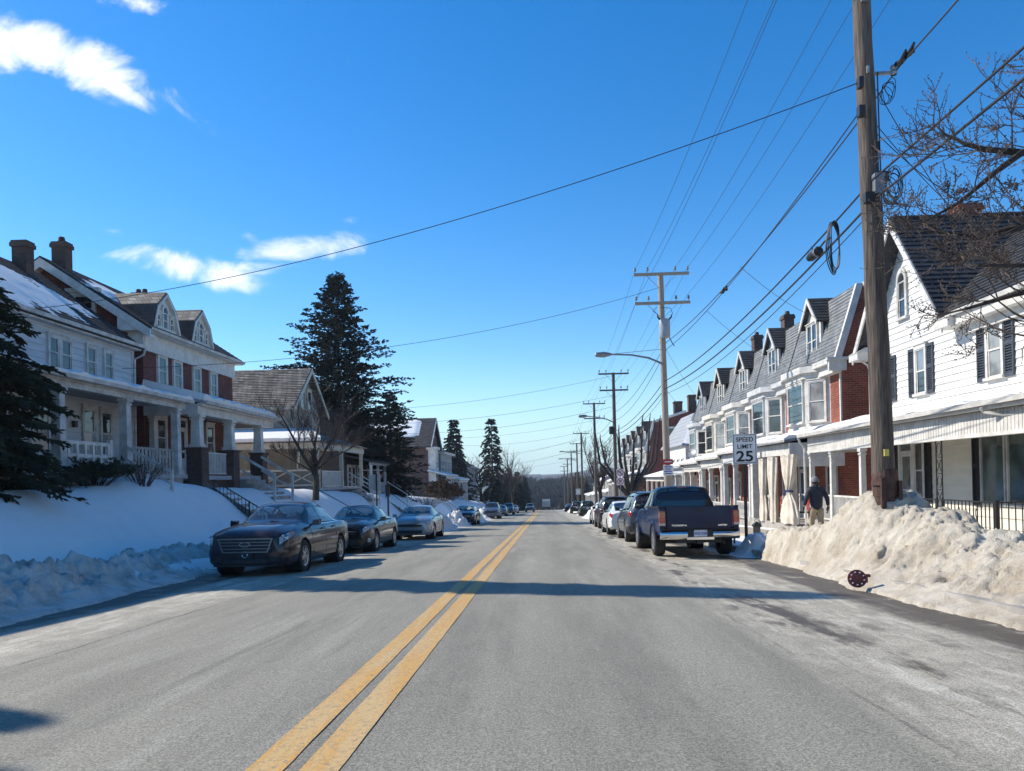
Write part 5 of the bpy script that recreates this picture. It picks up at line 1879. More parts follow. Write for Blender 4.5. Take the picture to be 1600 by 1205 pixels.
for (z, dx, w) in ((7.62, -.19, .10), (6.45, .14, .20), (6.1, -.06, .22), (8.12, -.19, .08), (7.0, .05, .06)):
    mb = MB(); mb.box(5.87 + dx - w / 2, 5.87 + dx + w / 2, 13.04, 13.16, z - .09, z + .09)
    mb.build('cable_clamp', M['black_metal'], P1)
mb = MB(); mb.box(5.86, 6.02, 13.02, 13.14, 6.15, 6.48); mb.box(5.85, 6.03, 13.01, 13.15, 6.44, 6.50); mb.build('terminal_box', M['galv'], P1)
mb = MB(); mb.tube([(5.98, 13.11, 8.3), (5.99, 13.11, 7), (6.0, 13.10, 6), (6.03, 13.09, 4), (6.06, 13.08, 1.3)], .012, 5); mb.build('ground_wire', M['cable'], P1)

P2 = pole_thing('utility_pole', 'second pole from the near end, pale wood with transformer and street lamp arm', (5.68, 34, -1.6), (5.54, 34, 10.55), .17, .13, 'pole_grey', PG)
crossarm(P2, 5.54, 34, 10.50, 1.25)
crossarm(P2, 5.56, 34, 9.18, 1.25)
mb = MB(); mb.lathe((5.62, 33.66, 7.55), (0, 0, 1), [(0, .12), (.02, .22), (.10, .25), (.8, .25), (.86, .22), (.9, .08)], 18, True); tr = mb.build('transformer', M['transformer'], P2, smooth=True)
for s in (-1, 1):
    mb = MB(); mb.tube([(5.62 + s * .18, 33.62, 8.38), (5.62 + s * .30, 33.6, 8.50), (5.62 + s * .32, 33.6, 8.62)], [.05, .04, .02], 7); mb.build('bushing', M['black_metal'], tr)
for pts, r in (([(5.5, 33.8, 9.0), (5.9, 33.6, 8.9), (6.0, 33.6, 8.6)], .012), ([(5.3, 33.8, 9.0), (5.1, 33.6, 8.8), (5.35, 33.6, 8.6)], .012), ([(5.8, 33.6, 7.6), (5.95, 33.6, 7.3), (6.05, 33.7, 7.2)], .02)):
    mb = MB(); mb.tube(pts, r, 4); mb.build('lead', M['cable'], P2)
lamp = MB()
lamp.tube([(5.5, 33.9, 6.45), (4.9, 33.9, 6.72), (4.1, 33.9, 6.88), (3.2, 33.9, 6.93)], [.05, .045, .04, .035], 8)
lamp.tube([(5.5, 33.9, 7.1), (3.4, 33.9, 6.96)], .012, 4)
la = lamp.build('lamp_arm', M['galv'], P2, smooth=True)
mb = MB(); mb.lathe((2.45, 33.9, 6.93), (1, 0, 0), [(0, .02), (.06, .11), (.4, .14), (.65, .09), (.8, .04)], 10); mb.build('luminaire', M['galv'], la, smooth=True)

LAB = ['third pole along the kerb, dark, carrying a lamp arm above the pollarded tree', 'fourth pole from the near end with two plain crossarms', 'fifth pole from the near end, left of the pollarded tree', 'sixth pole from the near end, thin in the distance', 'seventh pole from the near end far down the street', 'eighth pole from the near end near the road crest', 'last visible pole beyond the road crest']
POS = [(5.83, 60, 9.75), (5.75, 82, 9.55), (5.70, 110, 7.95), (5.95, 131, 7.4), (5.8, 154, 6.6), (5.8, 180, 6.0), (5.8, 210, 4.6)]
for i, (x, y, zt) in enumerate(POS):
    p = pole_thing('utility_pole', LAB[i], (x, y, road_z(y) - .3), (x - .03, y, zt), .17, .125, 'pole_far', PG)
    crossarm(p, x - .03, y, zt - .12, 1.22, 'pole_far')
    if i != 2:
        crossarm(p, x - .03, y, zt - 1.45 - .3 * (i == 1), 1.15, 'pole_far')
    if i == 0:
        lamp = MB(); lamp.tube([(5.78, y, 5.7), (5.2, y, 5.98), (4.4, y, 6.18), (3.6, y, 6.26)], [.05, .045, .04, .035], 7); la = lamp.build('lamp_arm', M['galv'], p, smooth=True)
        mb = MB(); mb.lathe((2.9, y, 6.28), (1, 0, 0), [(0, .02), (.06, .11), (.4, .14), (.65, .09), (.75, .04)], 10); mb.build('luminaire', M['galv'], la, smooth=True)
        mb = MB(); mb.lathe((5.55, y, 4.75), (0, 0, 1), [(0, .1), (.05, .2), (.6, .2), (.65, .1)], 10, True); mb.build('transformer', M['black_metal'], p)
    if i in (2, 3):
        lamp = MB(); lamp.tube([(x - .1, y, zt - 3.2), (x - 1.2, y, zt - 2.8), (x - 2.6, y, zt - 2.75)], .05, 6); la = lamp.build('lamp_arm', M['galv'], p)
        mb = MB(); mb.box(x - 3.3, x - 2.6, y - .12, y + .12, zt - 2.82, zt - 2.66); mb.build('luminaire', M['galv'], la)
NP = [(6.1, -10, 11.9)] + [(5.79, 13.3, 11.6), (5.54, 34, 10.6)] + POS


def wire(label, pts, r, sag, group='overhead wires between the poles', seg=18, m='cable'):
    mb = MB()
    path = []
    for k, (p, q) in enumerate(zip(pts, pts[1:])):
        s = sag[k] if isinstance(sag, (list, tuple)) else sag
        c = cable_sag(p, q, s, seg)
        path += c if not path else c[1:]
    mb.tube(path, r, 5)
    return tag(mb.build('overhead_wire', M[m], smooth=True), label, 'wire', group)


def along(dx, dzs, n=9):
    return [(NP[i][0] + dx, NP[i][1] - .26, NP[i][2] + dzs(i)) for i in range(1, n)]


top = lambda i: .16 if i else .1
low = lambda i: -1.02 if i == 1 else (-1.15 if i < 4 else -1.3)
for lab, dx, dz in (('outermost left power wire on the upper crossarms', -1.18, top), ('inner left power wire on the upper crossarms', -.62, top), ('inner right power wire on the upper crossarms', .62, top), ('outermost right power wire on the upper crossarms', 1.18, top),
                    ('left power wire on the lower crossarms', -1.1, low), ('right power wire on the lower crossarms', 1.1, low)):
    wire(lab, [(NP[0][0] + dx, NP[0][1], NP[0][2])] + along(dx, dz), .0065, .35)
# secondary and telephone cables; heights read at the two near poles
wire('twisted service cable on the bracket of the near pole', [(6.15, -10, 9.0), (6.36, 13.1, 8.38), (5.72, 33.8, 7.40), (5.95, 59.8, 6.6), (5.85, 81.8, 6.1), (5.8, 109.8, 5.0), (5.95, 131, 4.4)], .015, [.30, .45, .5, .45, .4, .3])
wire('dark cable leaving the left face of the near pole at three quarters height', [(5.68, 13.15, 7.64), (5.72, 33.8, 7.08), (5.93, 59.8, 5.9), (5.85, 81.8, 5.6), (5.8, 109.8, 4.6)], .013, [.38, .6, .4, .3])
wire('upper thick telephone cable through the clamps of the near pole', [(5.95, -10, 6.9), (5.86, 13.08, 6.42), (5.58, 33.85, 5.62), (5.8, 59.8, 5.0), (5.75, 81.8, 4.5), (5.7, 109.8, 3.7), (5.9, 131, 3.0)], .019, [.22, .40, .4, .3, .3, .3])
wire('lower thick telephone cable through the clamps of the near pole', [(6.05, -10, 6.55), (5.88, 13.07, 6.08), (5.60, 33.84, 5.28), (5.82, 59.8, 4.7), (5.77, 81.8, 4.2), (5.7, 109.8, 3.4)], .022, [.22, .42, .4, .3, .3])
wire('thin drop wire below the thick telephone cables', [(5.9, 13.06, 5.95), (5.62, 33.84, 5.05), (5.84, 59.8, 4.5)], .010, [.5, .5])
# service drops across the street and to the right hand houses
SG = 'service drops to the houses'
wire('long service drop crossing the street from the near pole to the pale clapboard house', [(5.68, 13.12, 8.14), (-14.42, 20.3, 6.46)], .009, .62, SG, 40)
wire('service drop crossing the street from the second pole to the pale clapboard house', [(5.45, 33.8, 9.9), (-14.7, 25.2, 5.5)], .009, .75, SG, 40)
for lab, p, q, s in (('upper far service drop crossing to the conifer side from the third pole', (5.8, 59.8, 7.9), (-14.5, 62, 6.2), .5), ('second far service drop crossing from the third pole', (5.8, 59.8, 7.0), (-14.8, 64, 5.6), .7),
                     ('far service drop crossing from the fourth pole to the snow roofed house', (5.7, 81.8, 7.6), (-14.8, 96, 6.9), .6), ('lower far service drop crossing from the fourth pole', (5.7, 81.8, 6.6), (-14.8, 103, 6.4), .8),
                     ('farthest service drop crossing near the grey house', (5.7, 109.8, 5.6), (-14, 143, 3.6), .6), ('low far wire crossing above the distant cars', (5.9, 131, 4.6), (-14, 143, 2.9), .5)):
    wire(lab, [p, q], .011, s, SG, 24)
for lab, p, q, s in (('thin far wire crossing high above the silver sedan', (5.8, 59.8, 9.5), (-15, 60, 7.2), .5), ('lowest far wire crossing towards the pale porch house', (5.75, 81.8, 5.9), (-14.6, 110, 4.6), .7),
                     ('faint wire crossing far down by the two spruces', (5.7, 109.8, 7.2), (-14, 128, 4.2), .5), ('second faint wire crossing far down by the two spruces', (5.9, 131, 6.2), (-14, 150, 3.2), .5)):
    wire(lab, [p, q], .011, s, SG, 24)
wire('drop wire from the dark cable to the first dormer of the brick row', [(5.72, 21.2, 7.22), (11.58, 29.9, 7.3)], .007, .25, SG)
wire('drop wire from the dark cable to the second dormer of the brick row', [(5.70, 25.5, 6.95), (11.6, 36, 6.6)], .007, .2, SG)
wire('drop wire from the second pole to the end of the brick row', [(5.7, 33.9, 7.1), (11.5, 51, 5.6)], .007, .3, SG)
wire('drop wire from the second pole to the last dormer of the brick row', [(5.7, 33.9, 5.2), (11.5, 55, 5.2)], .007, .2, SG)
wire('upper drop wire running right from the near pole towards the gabled white house', [(6.0, 13.2, 8.05), (11.3, 18.2, 5.7)], .008, .25, SG)
wire('lower drop wire running right from the near pole behind the bare branches', [(6.0, 13.2, 7.4), (11.3, 17.0, 5.75)], .008, .35, SG)
wire('middle drop wire sagging right from the near pole into the bare branches', [(6.0, 13.2, 7.25), (11.3, 15.2, 5.8)], .008, .6, SG)
# loops and splices on the cables
mb = MB()
for k in range(5):
    c = V((5.84 - .010 * k, 14.75 + .012 * k, 5.80 - .015 * k))
    mb.tube([c + V((.012 * sin(3 * t + k) + (.135 + .008 * k) * sin(t), .12 * sin(t), (.47 + .012 * k) * cos(t))) for t in [2 * pi * i / 28 for i in range(29)]], .011, 5)
tag(mb.build('cable_coil', M['cable'], smooth=True), 'hanging oval coil of spare black cable left of the near pole', 'cable coil')
t = thing('cable_splice', 'black dome shaped cable splice case hanging beside the cable coil', 'splice case', (5.83, 15.9, 5.85))
a = V((5.81, 15.5, 5.92)); d = V((-.1, 1, -.05)).normalized()
mb = MB(); mb.lathe(a, d, [(0, .04), (.04, .09), (.36, .10), (.47, .07), (.5, .02)], 12, True); mb.build('case', M['black_plastic'], t, smooth=True)
mb = MB(); mb.lathe(a, d, [(.04, .105), (.12, .105)], 12); mb.build('clamp_ring', M['galv'], t)
mb = MB(); mb.tube([a + V((0, 0, .05)), a + V((.03, -.2, .12)), a + V((.04, -.5, .1))], .02, 5); mb.tube([a + d * .3 + V((0, 0, .12)), a + d * .35 + V((.0, 0, .2))], .015, 5); mb.build('pigtail', M['cable'], t)
for lab, c in (('small black splice on the dark cable halfway to the second pole', (5.70, 22.9, 7.02)), ('small black splice knot on the twisted cable just right of the near pole', (6.34, 12.75, 8.42))):
    mb = MB(); c = V(c)
    for k in range(4):
        mb.tube([c + V((.05 * sin(k * 2), -.2 + .1 * k, .05 * cos(k * 3))), c + V((.04 * cos(k), .02 + .1 * k, .06 * sin(k * 2))), c + V((0, .2 + .05 * k, -.02))], [.02, .05, .018], 6)
    tag(mb.build('wire_splice', M['cable'], smooth=True), lab, 'splice')
mb = MB()
for k in range(7):
    c = V((6.03 + .02 * k, 13.1, 6.2 + .03 * k)); r = .10 + .03 * (k % 3)
    mb.tube([c + V((r * sin(t) + .1, .05 * sin(2 * t + k), (r + .12) * cos(t))) for t in [2 * pi * i / 16 for i in range(17)]], .008, 4)
tag(mb.build('wire_tangle', M['cable'], smooth=True), 'tangle of thin black wire loops beside the grey terminal box on the near pole', 'wire tangle')
mb = MB()
for k in range(5):
    c = V((6.05 + .03 * k, 13.15, 7.9 + .03 * k)); r = .07 + .02 * (k % 3)
    mb.tube([c + V((r * sin(t) + .06, .05 * sin(2 * t + k), (r + .08) * cos(t))) for t in [2 * pi * i / 16 for i in range(17)]], .006, 4)
tag(mb.build('wire_tangle', M['cable'], smooth=True), 'small knot of wire loops under the bracket of the near pole', 'wire tangle')


# ---- lettering
def text_obj(name, s, F, a, b, size, m, parent, c=.01, align='CENTER', bold=.0, sx=1.0, depth=.003):
    cu = bpy.data.curves.new(name, 'FONT')
    cu.body = s
    cu.size = size
    cu.align_x = align
    cu.offset = bold
    cu.extrude = depth
    tmp = bpy.data.objects.new(name, cu)
    C.objects.link(tmp)
    dg = bpy.context.evaluated_depsgraph_get()
    me = bpy.data.meshes.new_from_object(tmp.evaluated_get(dg))
    bpy.data.objects.remove(tmp)
    o_ = idx(parent)
    for v in me.vertices:
        p = F.p(a + v.co.x * sx, b + v.co.y, c + v.co.z)
        v.co = p - o_
    me.name = name
    me.materials.clear()
    me.materials.append(m)
    o = bpy.data.objects.new(name, me)
    C.objects.link(o)
    o.parent = parent
    ORG[o.name] = o_.copy()
    return o


def plate_sign(parent, F, a, b, w, h, m, th=.004, r=.03, name='plate'):
    pts = []
    for cx, cz, t0 in ((a + w - r, b + r, -90), (a + w - r, b + h - r, 0), (a + r, b + h - r, 90), (a + r, b + r, 180)):
        for k in range(5):
            t = radians(t0 + 22.5 * k)
            pts.append((cx + r * cos(t), cz + r * sin(t)))
    mb = MB(); mb.prism([F.p(x, y, 0) for x, y in pts], -F.n * th)
    return mb.build(name, m, parent)


def ring_outline(parent, F, a, b, w, h, t, m, c=.002, name='border'):
    mb = MB()
    mb.fbox(F, a, a + w, b, b + t, 0, c); mb.fbox(F, a, a + w, b + h - t, b + h, 0, c)
    mb.fbox(F, a, a + t, b + t, b + h - t, 0, c); mb.fbox(F, a + w - t, a + w, b + t, b + h - t, 0, c)
    return mb.build(name, m, parent)


t = thing('speed_limit_sign', 'white SPEED LIMIT 25 sign on a dark post beside the pickup', 'road sign', (5.12, 19.0, -.5))
F = FR((5.115, 18.95, 0), (1, 0, 0), (0, -1, 0))
mb = MB(); mb.box(5.09, 5.14, 18.962, 19.01, -.6, 2.36); mb.box(5.075, 5.155, 18.985, 19.0, -.6, 2.3); mb.build('post', M['black_metal'], t)
pl = plate_sign(t, F, -.305, 1.575, .61, .765, M['sign_white'])
ring_outline(pl, F, -.285, 1.595, .57, .725, .014, M['ink'])
text_obj('lettering', 'SPEED', F, 0, 2.145, .155, M['ink'], pl, .002, bold=.002, sx=1.05)
text_obj('lettering', 'LIMIT', F, 0, 1.965, .155, M['ink'], pl, .002, bold=.002, sx=1.05)
text_obj('lettering', '25', F, 0, 1.645, .37, M['ink'], pl, .002, bold=.008, sx=1.2)
mb = MB()
for z in (1.65, 2.26):
    mb.fbox(F, -.012, .012, z - .012, z + .012, 0, .008)
mb.build('bolt', M['galv'], t)

# parking notices on the second pole
F = FR((5.66, 33.79, 0), (1, 0, 0), (0, -1, 0))
t = thing('parking_notice', 'white notice with blue lettering strapped to the second pole', 'notice', (5.66, 33.8, 1.3))
pl = plate_sign(t, F, -.23, 1.32, .46, .46, M['sign_white'], name='board')
for k, w in enumerate((.34, .26, .36, .30)):
    mb = MB(); mb.fbox(F, -w / 2, w / 2, 1.69 - k * .10, 1.735 - k * .10, 0, .002); mb.build('text_line', M['blue_ink'], pl)
t = thing('red_notice', 'red notice strapped to the second pole above the white one', 'notice', (5.66, 33.8, 1.8))
pl = plate_sign(t, F, -.22, 1.82, .44, .24, M['sign_red'], name='board')
mb = MB(); mb.fbox(F, -.16, .16, 1.92, 1.97, 0, .002); mb.build('text_line', M['sign_white'], pl)

# round prohibition signs by the third pole
t = thing('round_signs', 'post with two white prohibition signs, one with an arrow, one with a P', 'road sign', (6.12, 59.4, -2.2))
F = FR((6.12, 59.4, 0), (1, 0, 0), (0, -1, 0))
mb = MB(); mb.box(6.09, 6.15, 59.42, 59.46, -2.3, 2.0); mb.build('post', M['galv'], t)
for k, z in enumerate((1.62, .92)):
    pl = plate_sign(t, F, -.30, z - .30, .60, .60, M['sign_white'])
    mb = MB(); n = 24
    ro = [(cos(2 * pi * i / n), sin(2 * pi * i / n)) for i in range(n)]
    mb.add([F.p(.26 * x, z + .26 * y, .003) for x, y in ro] + [F.p(.20 * x, z + .20 * y, .003) for x, y in ro], [[i, (i + 1) % n, n + (i + 1) % n, n + i] for i in range(n)])
    mb.bar(F.p(-.16, z + .16, .004), F.p(.16, z - .16, .004), .045, .004, F.n)
    mb.build('ring', M['sign_red'], pl)
    if k:
        text_obj('letter', 'P', F, 0, z - .14, .38, M['ink'], pl, .0015, bold=.01, depth=.0005)
    else:
        mb = MB(); mb.fbox(F, .02, .08, z - .16, z + .06, 0, .002); mb.fbox(F, -.08, .08, z + .04, z + .10, 0, .002); mb.poly([F.p(-.17, z + .07, .002), F.p(-.06, z - .02, .002), F.p(-.06, z + .16, .002)]); mb.build('arrow', M['ink'], pl)
# small white sign far down on the right
t = thing('small_road_sign', 'small far white road sign on the right before the road crest', 'road sign', (5.4, 118, -4.3))
F = FR((5.4, 118, 0), (1, 0, 0), (0, -1, 0))
mb = MB(); mb.box(5.37, 5.43, 118.02, 118.06, -4.5, -.4); mb.build('post', M['galv'], t)
pl = plate_sign(t, F, -.38, -1.45, .76, .95, M['sign_white'])
ring_outline(pl, F, -.33, -1.40, .66, .85, .06, M['grey_trim'])
# signs seen from the back on the left
t = thing('road_sign', 'grey back of a road sign on a post behind the silver sedan', 'road sign', (-7.95, 34.6, -1.1))
mb = MB(); mb.box(-7.97, -7.91, 34.58, 34.64, -1.2, 1.72); mb.build('post', M['black_metal'], t)
F = FR((-8.05, 34.66, 0), V((.93, .36, 0)), V((.36, -.93, 0)))
plate_sign(t, F, -.27, .92, .56, .76, M['sign_back'])
t = thing('snow_marker_post', 'dark post with a small plate on the snowy bank right of the sign back', 'post', (-8.0, 37.4, -1.0))
mb = MB(); mb.box(-8.04, -7.96, 37.36, 37.44, -1.1, 1.2); mb.build('post', M['black_metal'], t)
mb = MB(); mb.box(-8.12, -7.90, 37.33, 37.36, .55, 1.15); mb.build('plate', M['black_metal'], t)

# ---- rusty flange plate leaning in the snow
t = thing('flange_plate', 'round red brown iron plate with a ring of pale bolts at the snow bank foot', 'iron plate', (4.55, 11.15, -.41))
c = V((4.60, 11.12, -.262)); ax = V((-.20, -.95, .22)).normalized()
u = ax.orthogonal().normalized(); w = ax.cross(u)
mb = MB(); mb.lathe(c, ax, [(-.03, .02), (-.03, .130), (.0, .134), (.015, .130), (.015, .088), (.03, .084), (.035, .0)], 28); mb.build('disc', M['rust_red'], t, smooth=25)
for k in range(9):
    a = 2 * pi * k / 9
    p = c + (u * cos(a) + w * sin(a)) * .094
    b_ = MB(); b_.lathe(p, ax, [(.014, .010), (.036, .010), (.037, 0)], 8); b_.build('bolt', M['sign_white'], t)
mb = MB(); q = c + V((.125, 0, .045)); mb.box(q.x - .02, q.x + .05, q.y - .05, q.y + .02, q.z - .02, q.z + .02); mb.box(q.x - .03, q.x + .01, q.y - .05, q.y, q.z - .10, q.z - .02); mb.build('broken_lug', M['rust_red'], t)

# ---- canvas curtains on the end unit's porch
def drape(name_label, x, y, z0, z1, prof, pleats, ph, ty=None):
    t = thing('canvas_curtain', name_label, 'curtain', (x, y, z0), 'canvas curtains tied on the row house porch')
    mb = MB(); n = 40; rows = []
    m = 26
    for i in range(m + 1):
        f = i / m
        hw, off = interp([(p[0], p[1]) for p in prof], f), interp([(p[0], p[2]) for p in prof], f)
        rows.append([(x + .17 * sin(a) * (.5 + hw) * (1 + .22 * sin(pleats * a + ph + 3 * f)), y + off + hw * cos(a) * (1 + .10 * sin(pleats * a + ph + 2 * f)), lerp(z0, z1, f) + (.02 * sin(5 * a) if i == 0 else 0)) for a in [2 * pi * k / n for k in range(n + 1)]])
    mb.grid(rows)
    mb.build('cloth', M['curtain'], t, smooth='all')
    if ty is not None:
        f = (ty - z0) / (z1 - z0)
        hw, off = interp([(p[0], p[1]) for p in prof], f), interp([(p[0], p[2]) for p in prof], f)
        b_ = MB(); b_.tube([(x + .13 * sin(a), y + off + (hw + .03) * cos(a), ty + .02 * sin(2 * a)) for a in [2 * pi * k / 16 for k in range(17)]], .035, 6)
        b_.tube([(x - .13, y + off, ty), (x - .18, y + off + .05, ty - .12), (x - .16, y + off + .1, ty - .25)], [.03, .035, .01], 5)
        b_.build('tie', M['tie'], t)


drape('broad canvas curtain tied in the middle with a dark blue tie, nearest the walking man', 9.42, 28.75, -.62, 2.02, [(0, .78, 0), (.12, .80, 0), (.30, .52, 0), (.44, .16, .06), (.50, .17, .05), (.72, .50, .0), (1, .72, -.08)], 9, 0, .62)
drape('slim middle canvas curtain on the row house porch, knotted low', 9.5, 30.95, -.72, 1.98, [(0, .22, 0), (.12, .26, 0), (.32, .20, 0), (.5, .30, .05), (.75, .46, .08), (1, .50, .05)], 6, 1, None)
drape('slim far canvas curtain on the row house porch, beside the speed sign', 9.5, 32.35, -.74, 1.96, [(0, .32, 0), (.15, .38, 0), (.32, .26, 0), (.42, .20, .04), (.6, .34, .05), (1, .36, .06)], 6, 2, None)

# porch clutter
for lab, y in (('red seat cushion chair on the curtained porch', 30.0),):
    t = thing('porch_chair', 'black porch chair with a red back behind the canvas curtains', 'chair', (10.3, y, -.72))
    mb = MB(); mb.box(10.05, 10.55, y - .25, y + .25, -.30, -.24); mb.build('seat', M['black_plastic'], t)
    mb = MB(); mb.box(10.5, 10.56, y - .25, y + .25, -.2, .35); mb.build('backrest', M['sign_red'], t)
    for sx_ in (10.07, 10.51):
        for sy in (y - .22, y + .22):
            mb = MB(); mb.box(sx_, sx_ + .03, sy - .015, sy + .015, -.70, -.30); mb.build('leg', M['black_metal'], t)
t = thing('lantern', 'small dark lantern standing on the pavement edge behind the sign post', 'lantern', (6.7, 23.6, -.8))
mb = MB(); mb.box(6.55, 6.85, 23.5, 23.8, -.76, -.70); mb.box(6.58, 6.82, 23.53, 23.77, -.36, -.30); mb.hexa([(6.58, 23.53, -.3), (6.82, 23.53, -.3), (6.82, 23.77, -.3), (6.58, 23.77, -.3), (6.68, 23.63, -.2), (6.72, 23.63, -.2), (6.72, 23.67, -.2), (6.68, 23.67, -.2)]); mb.build('cap', M['black_metal'], t)
mb = MB(); mb.box(6.61, 6.79, 23.56, 23.74, -.70, -.36); mb.build('glass', M['glass'], t)
mb = MB(); mb.tube([(6.70 + .07 * cos(a), 23.65, -.2 + .09 * sin(a)) for a in [pi * k / 8 for k in range(9)]], .008, 5); mb.build('handle', M['black_metal'], t)

# ---- stair rails on the left bank
def bank_rail(label, x0, y0, z0, x1, y1, z1, posts=2, bal=True, r=.022):
    t = thing('stair_railing', label, 'handrail', (x0, y0, z0 - .6), 'iron handrails on the snowy bank')
    p0, p1 = V((x0, y0, z0)), V((x1, y1, z1))
    mb = MB(); mb.tube([p0, p1], r, 6)
    if bal:
        mb.tube([p0 - V((0, 0, .5)), p1 - V((0, 0, .5))], .014, 5)
    mb.build('handrail', M['black_metal'], t)
    for k in range(posts):
        q = p0.lerp(p1, k / (posts - 1))
        b_ = MB(); b_.box(q.x - .022, q.x + .022, q.y - .022, q.y + .022, q.z - 1.0, q.z + .03); b_.build('post', M['black_metal'], t)
    if bal:
        n = int((p1 - p0).length / .15)
        if 'rb' not in SHARED:
            b_ = MB(); b_.box(-.008, .008, -.008, .008, -.5, 0)
            SHARED['rb'] = b_.mesh('baluster', V((0, 0, 0))); SHARED['rb'].materials.append(M['black_metal'])
        for i in range(n):
            piece('baluster', SHARED['rb'], t, p0.lerp(p1, (i + .5) / n))


bank_rail('black iron stair railing with balusters rising behind the plum sedan', -11.7, 25.65, 1.5, -9.2, 25.65, -.05, 3)
bank_rail('plain handrail on the bank just above the black sedan', -11.5, 37, 1.0, -9.0, 36.6, -.35, 2, False)
bank_rail('plain handrail on the bank above the silver sedan, by the dark porch house', -11.5, 53, .75, -9.2, 52.5, -.9, 2, False)
bank_rail('thin handrail on the bank beside the brown dry bush', -11.5, 77.5, .05, -9.2, 77.5, -1.7, 2, False)
bank_rail('far handrail on the bank below the pale flat roofed house', -11.5, 108, -1.2, -9.2, 108, -2.7, 2, False)
for lab, y, n in (('concrete steps cut into the snowy bank behind the plum sedan', 26.2, 9), ('snowed concrete steps in the bank near the dark porch house', 53.2, 9)):
    t = thing('bank_steps', lab, 'steps', (-10.5, y, road_z(y)))
    g0 = road_z(y)
    mb = MB(); mb.prism([(-9.1, y - .5, g0 - .2), (-9.1, y - .5, g0 + .45), (-12.0, y - .5, g0 + 2.35), (-12.0, y - .5, g0 - .2)], (0, .12, 0)); mb.build('side_wall', M['stone'], t)
    for k in range(n):
        b_ = MB(); x1 = -9.15 - k * .30
        b_.box(x1 - .34, x1, y - .38, y + .75, g0 - .2, g0 + .28 + k * .215); b_.build('step', M['concrete'], t)
# ================================================================== VEHICLES
def cr(p0, p1, p2, p3, t):
    return 0.5 * ((2 * p1) + (-p0 + p2) * t + (2 * p0 - 5 * p1 + 4 * p2 - p3) * t * t + (-p0 + 3 * p1 - 3 * p2 + p3) * t ** 3)


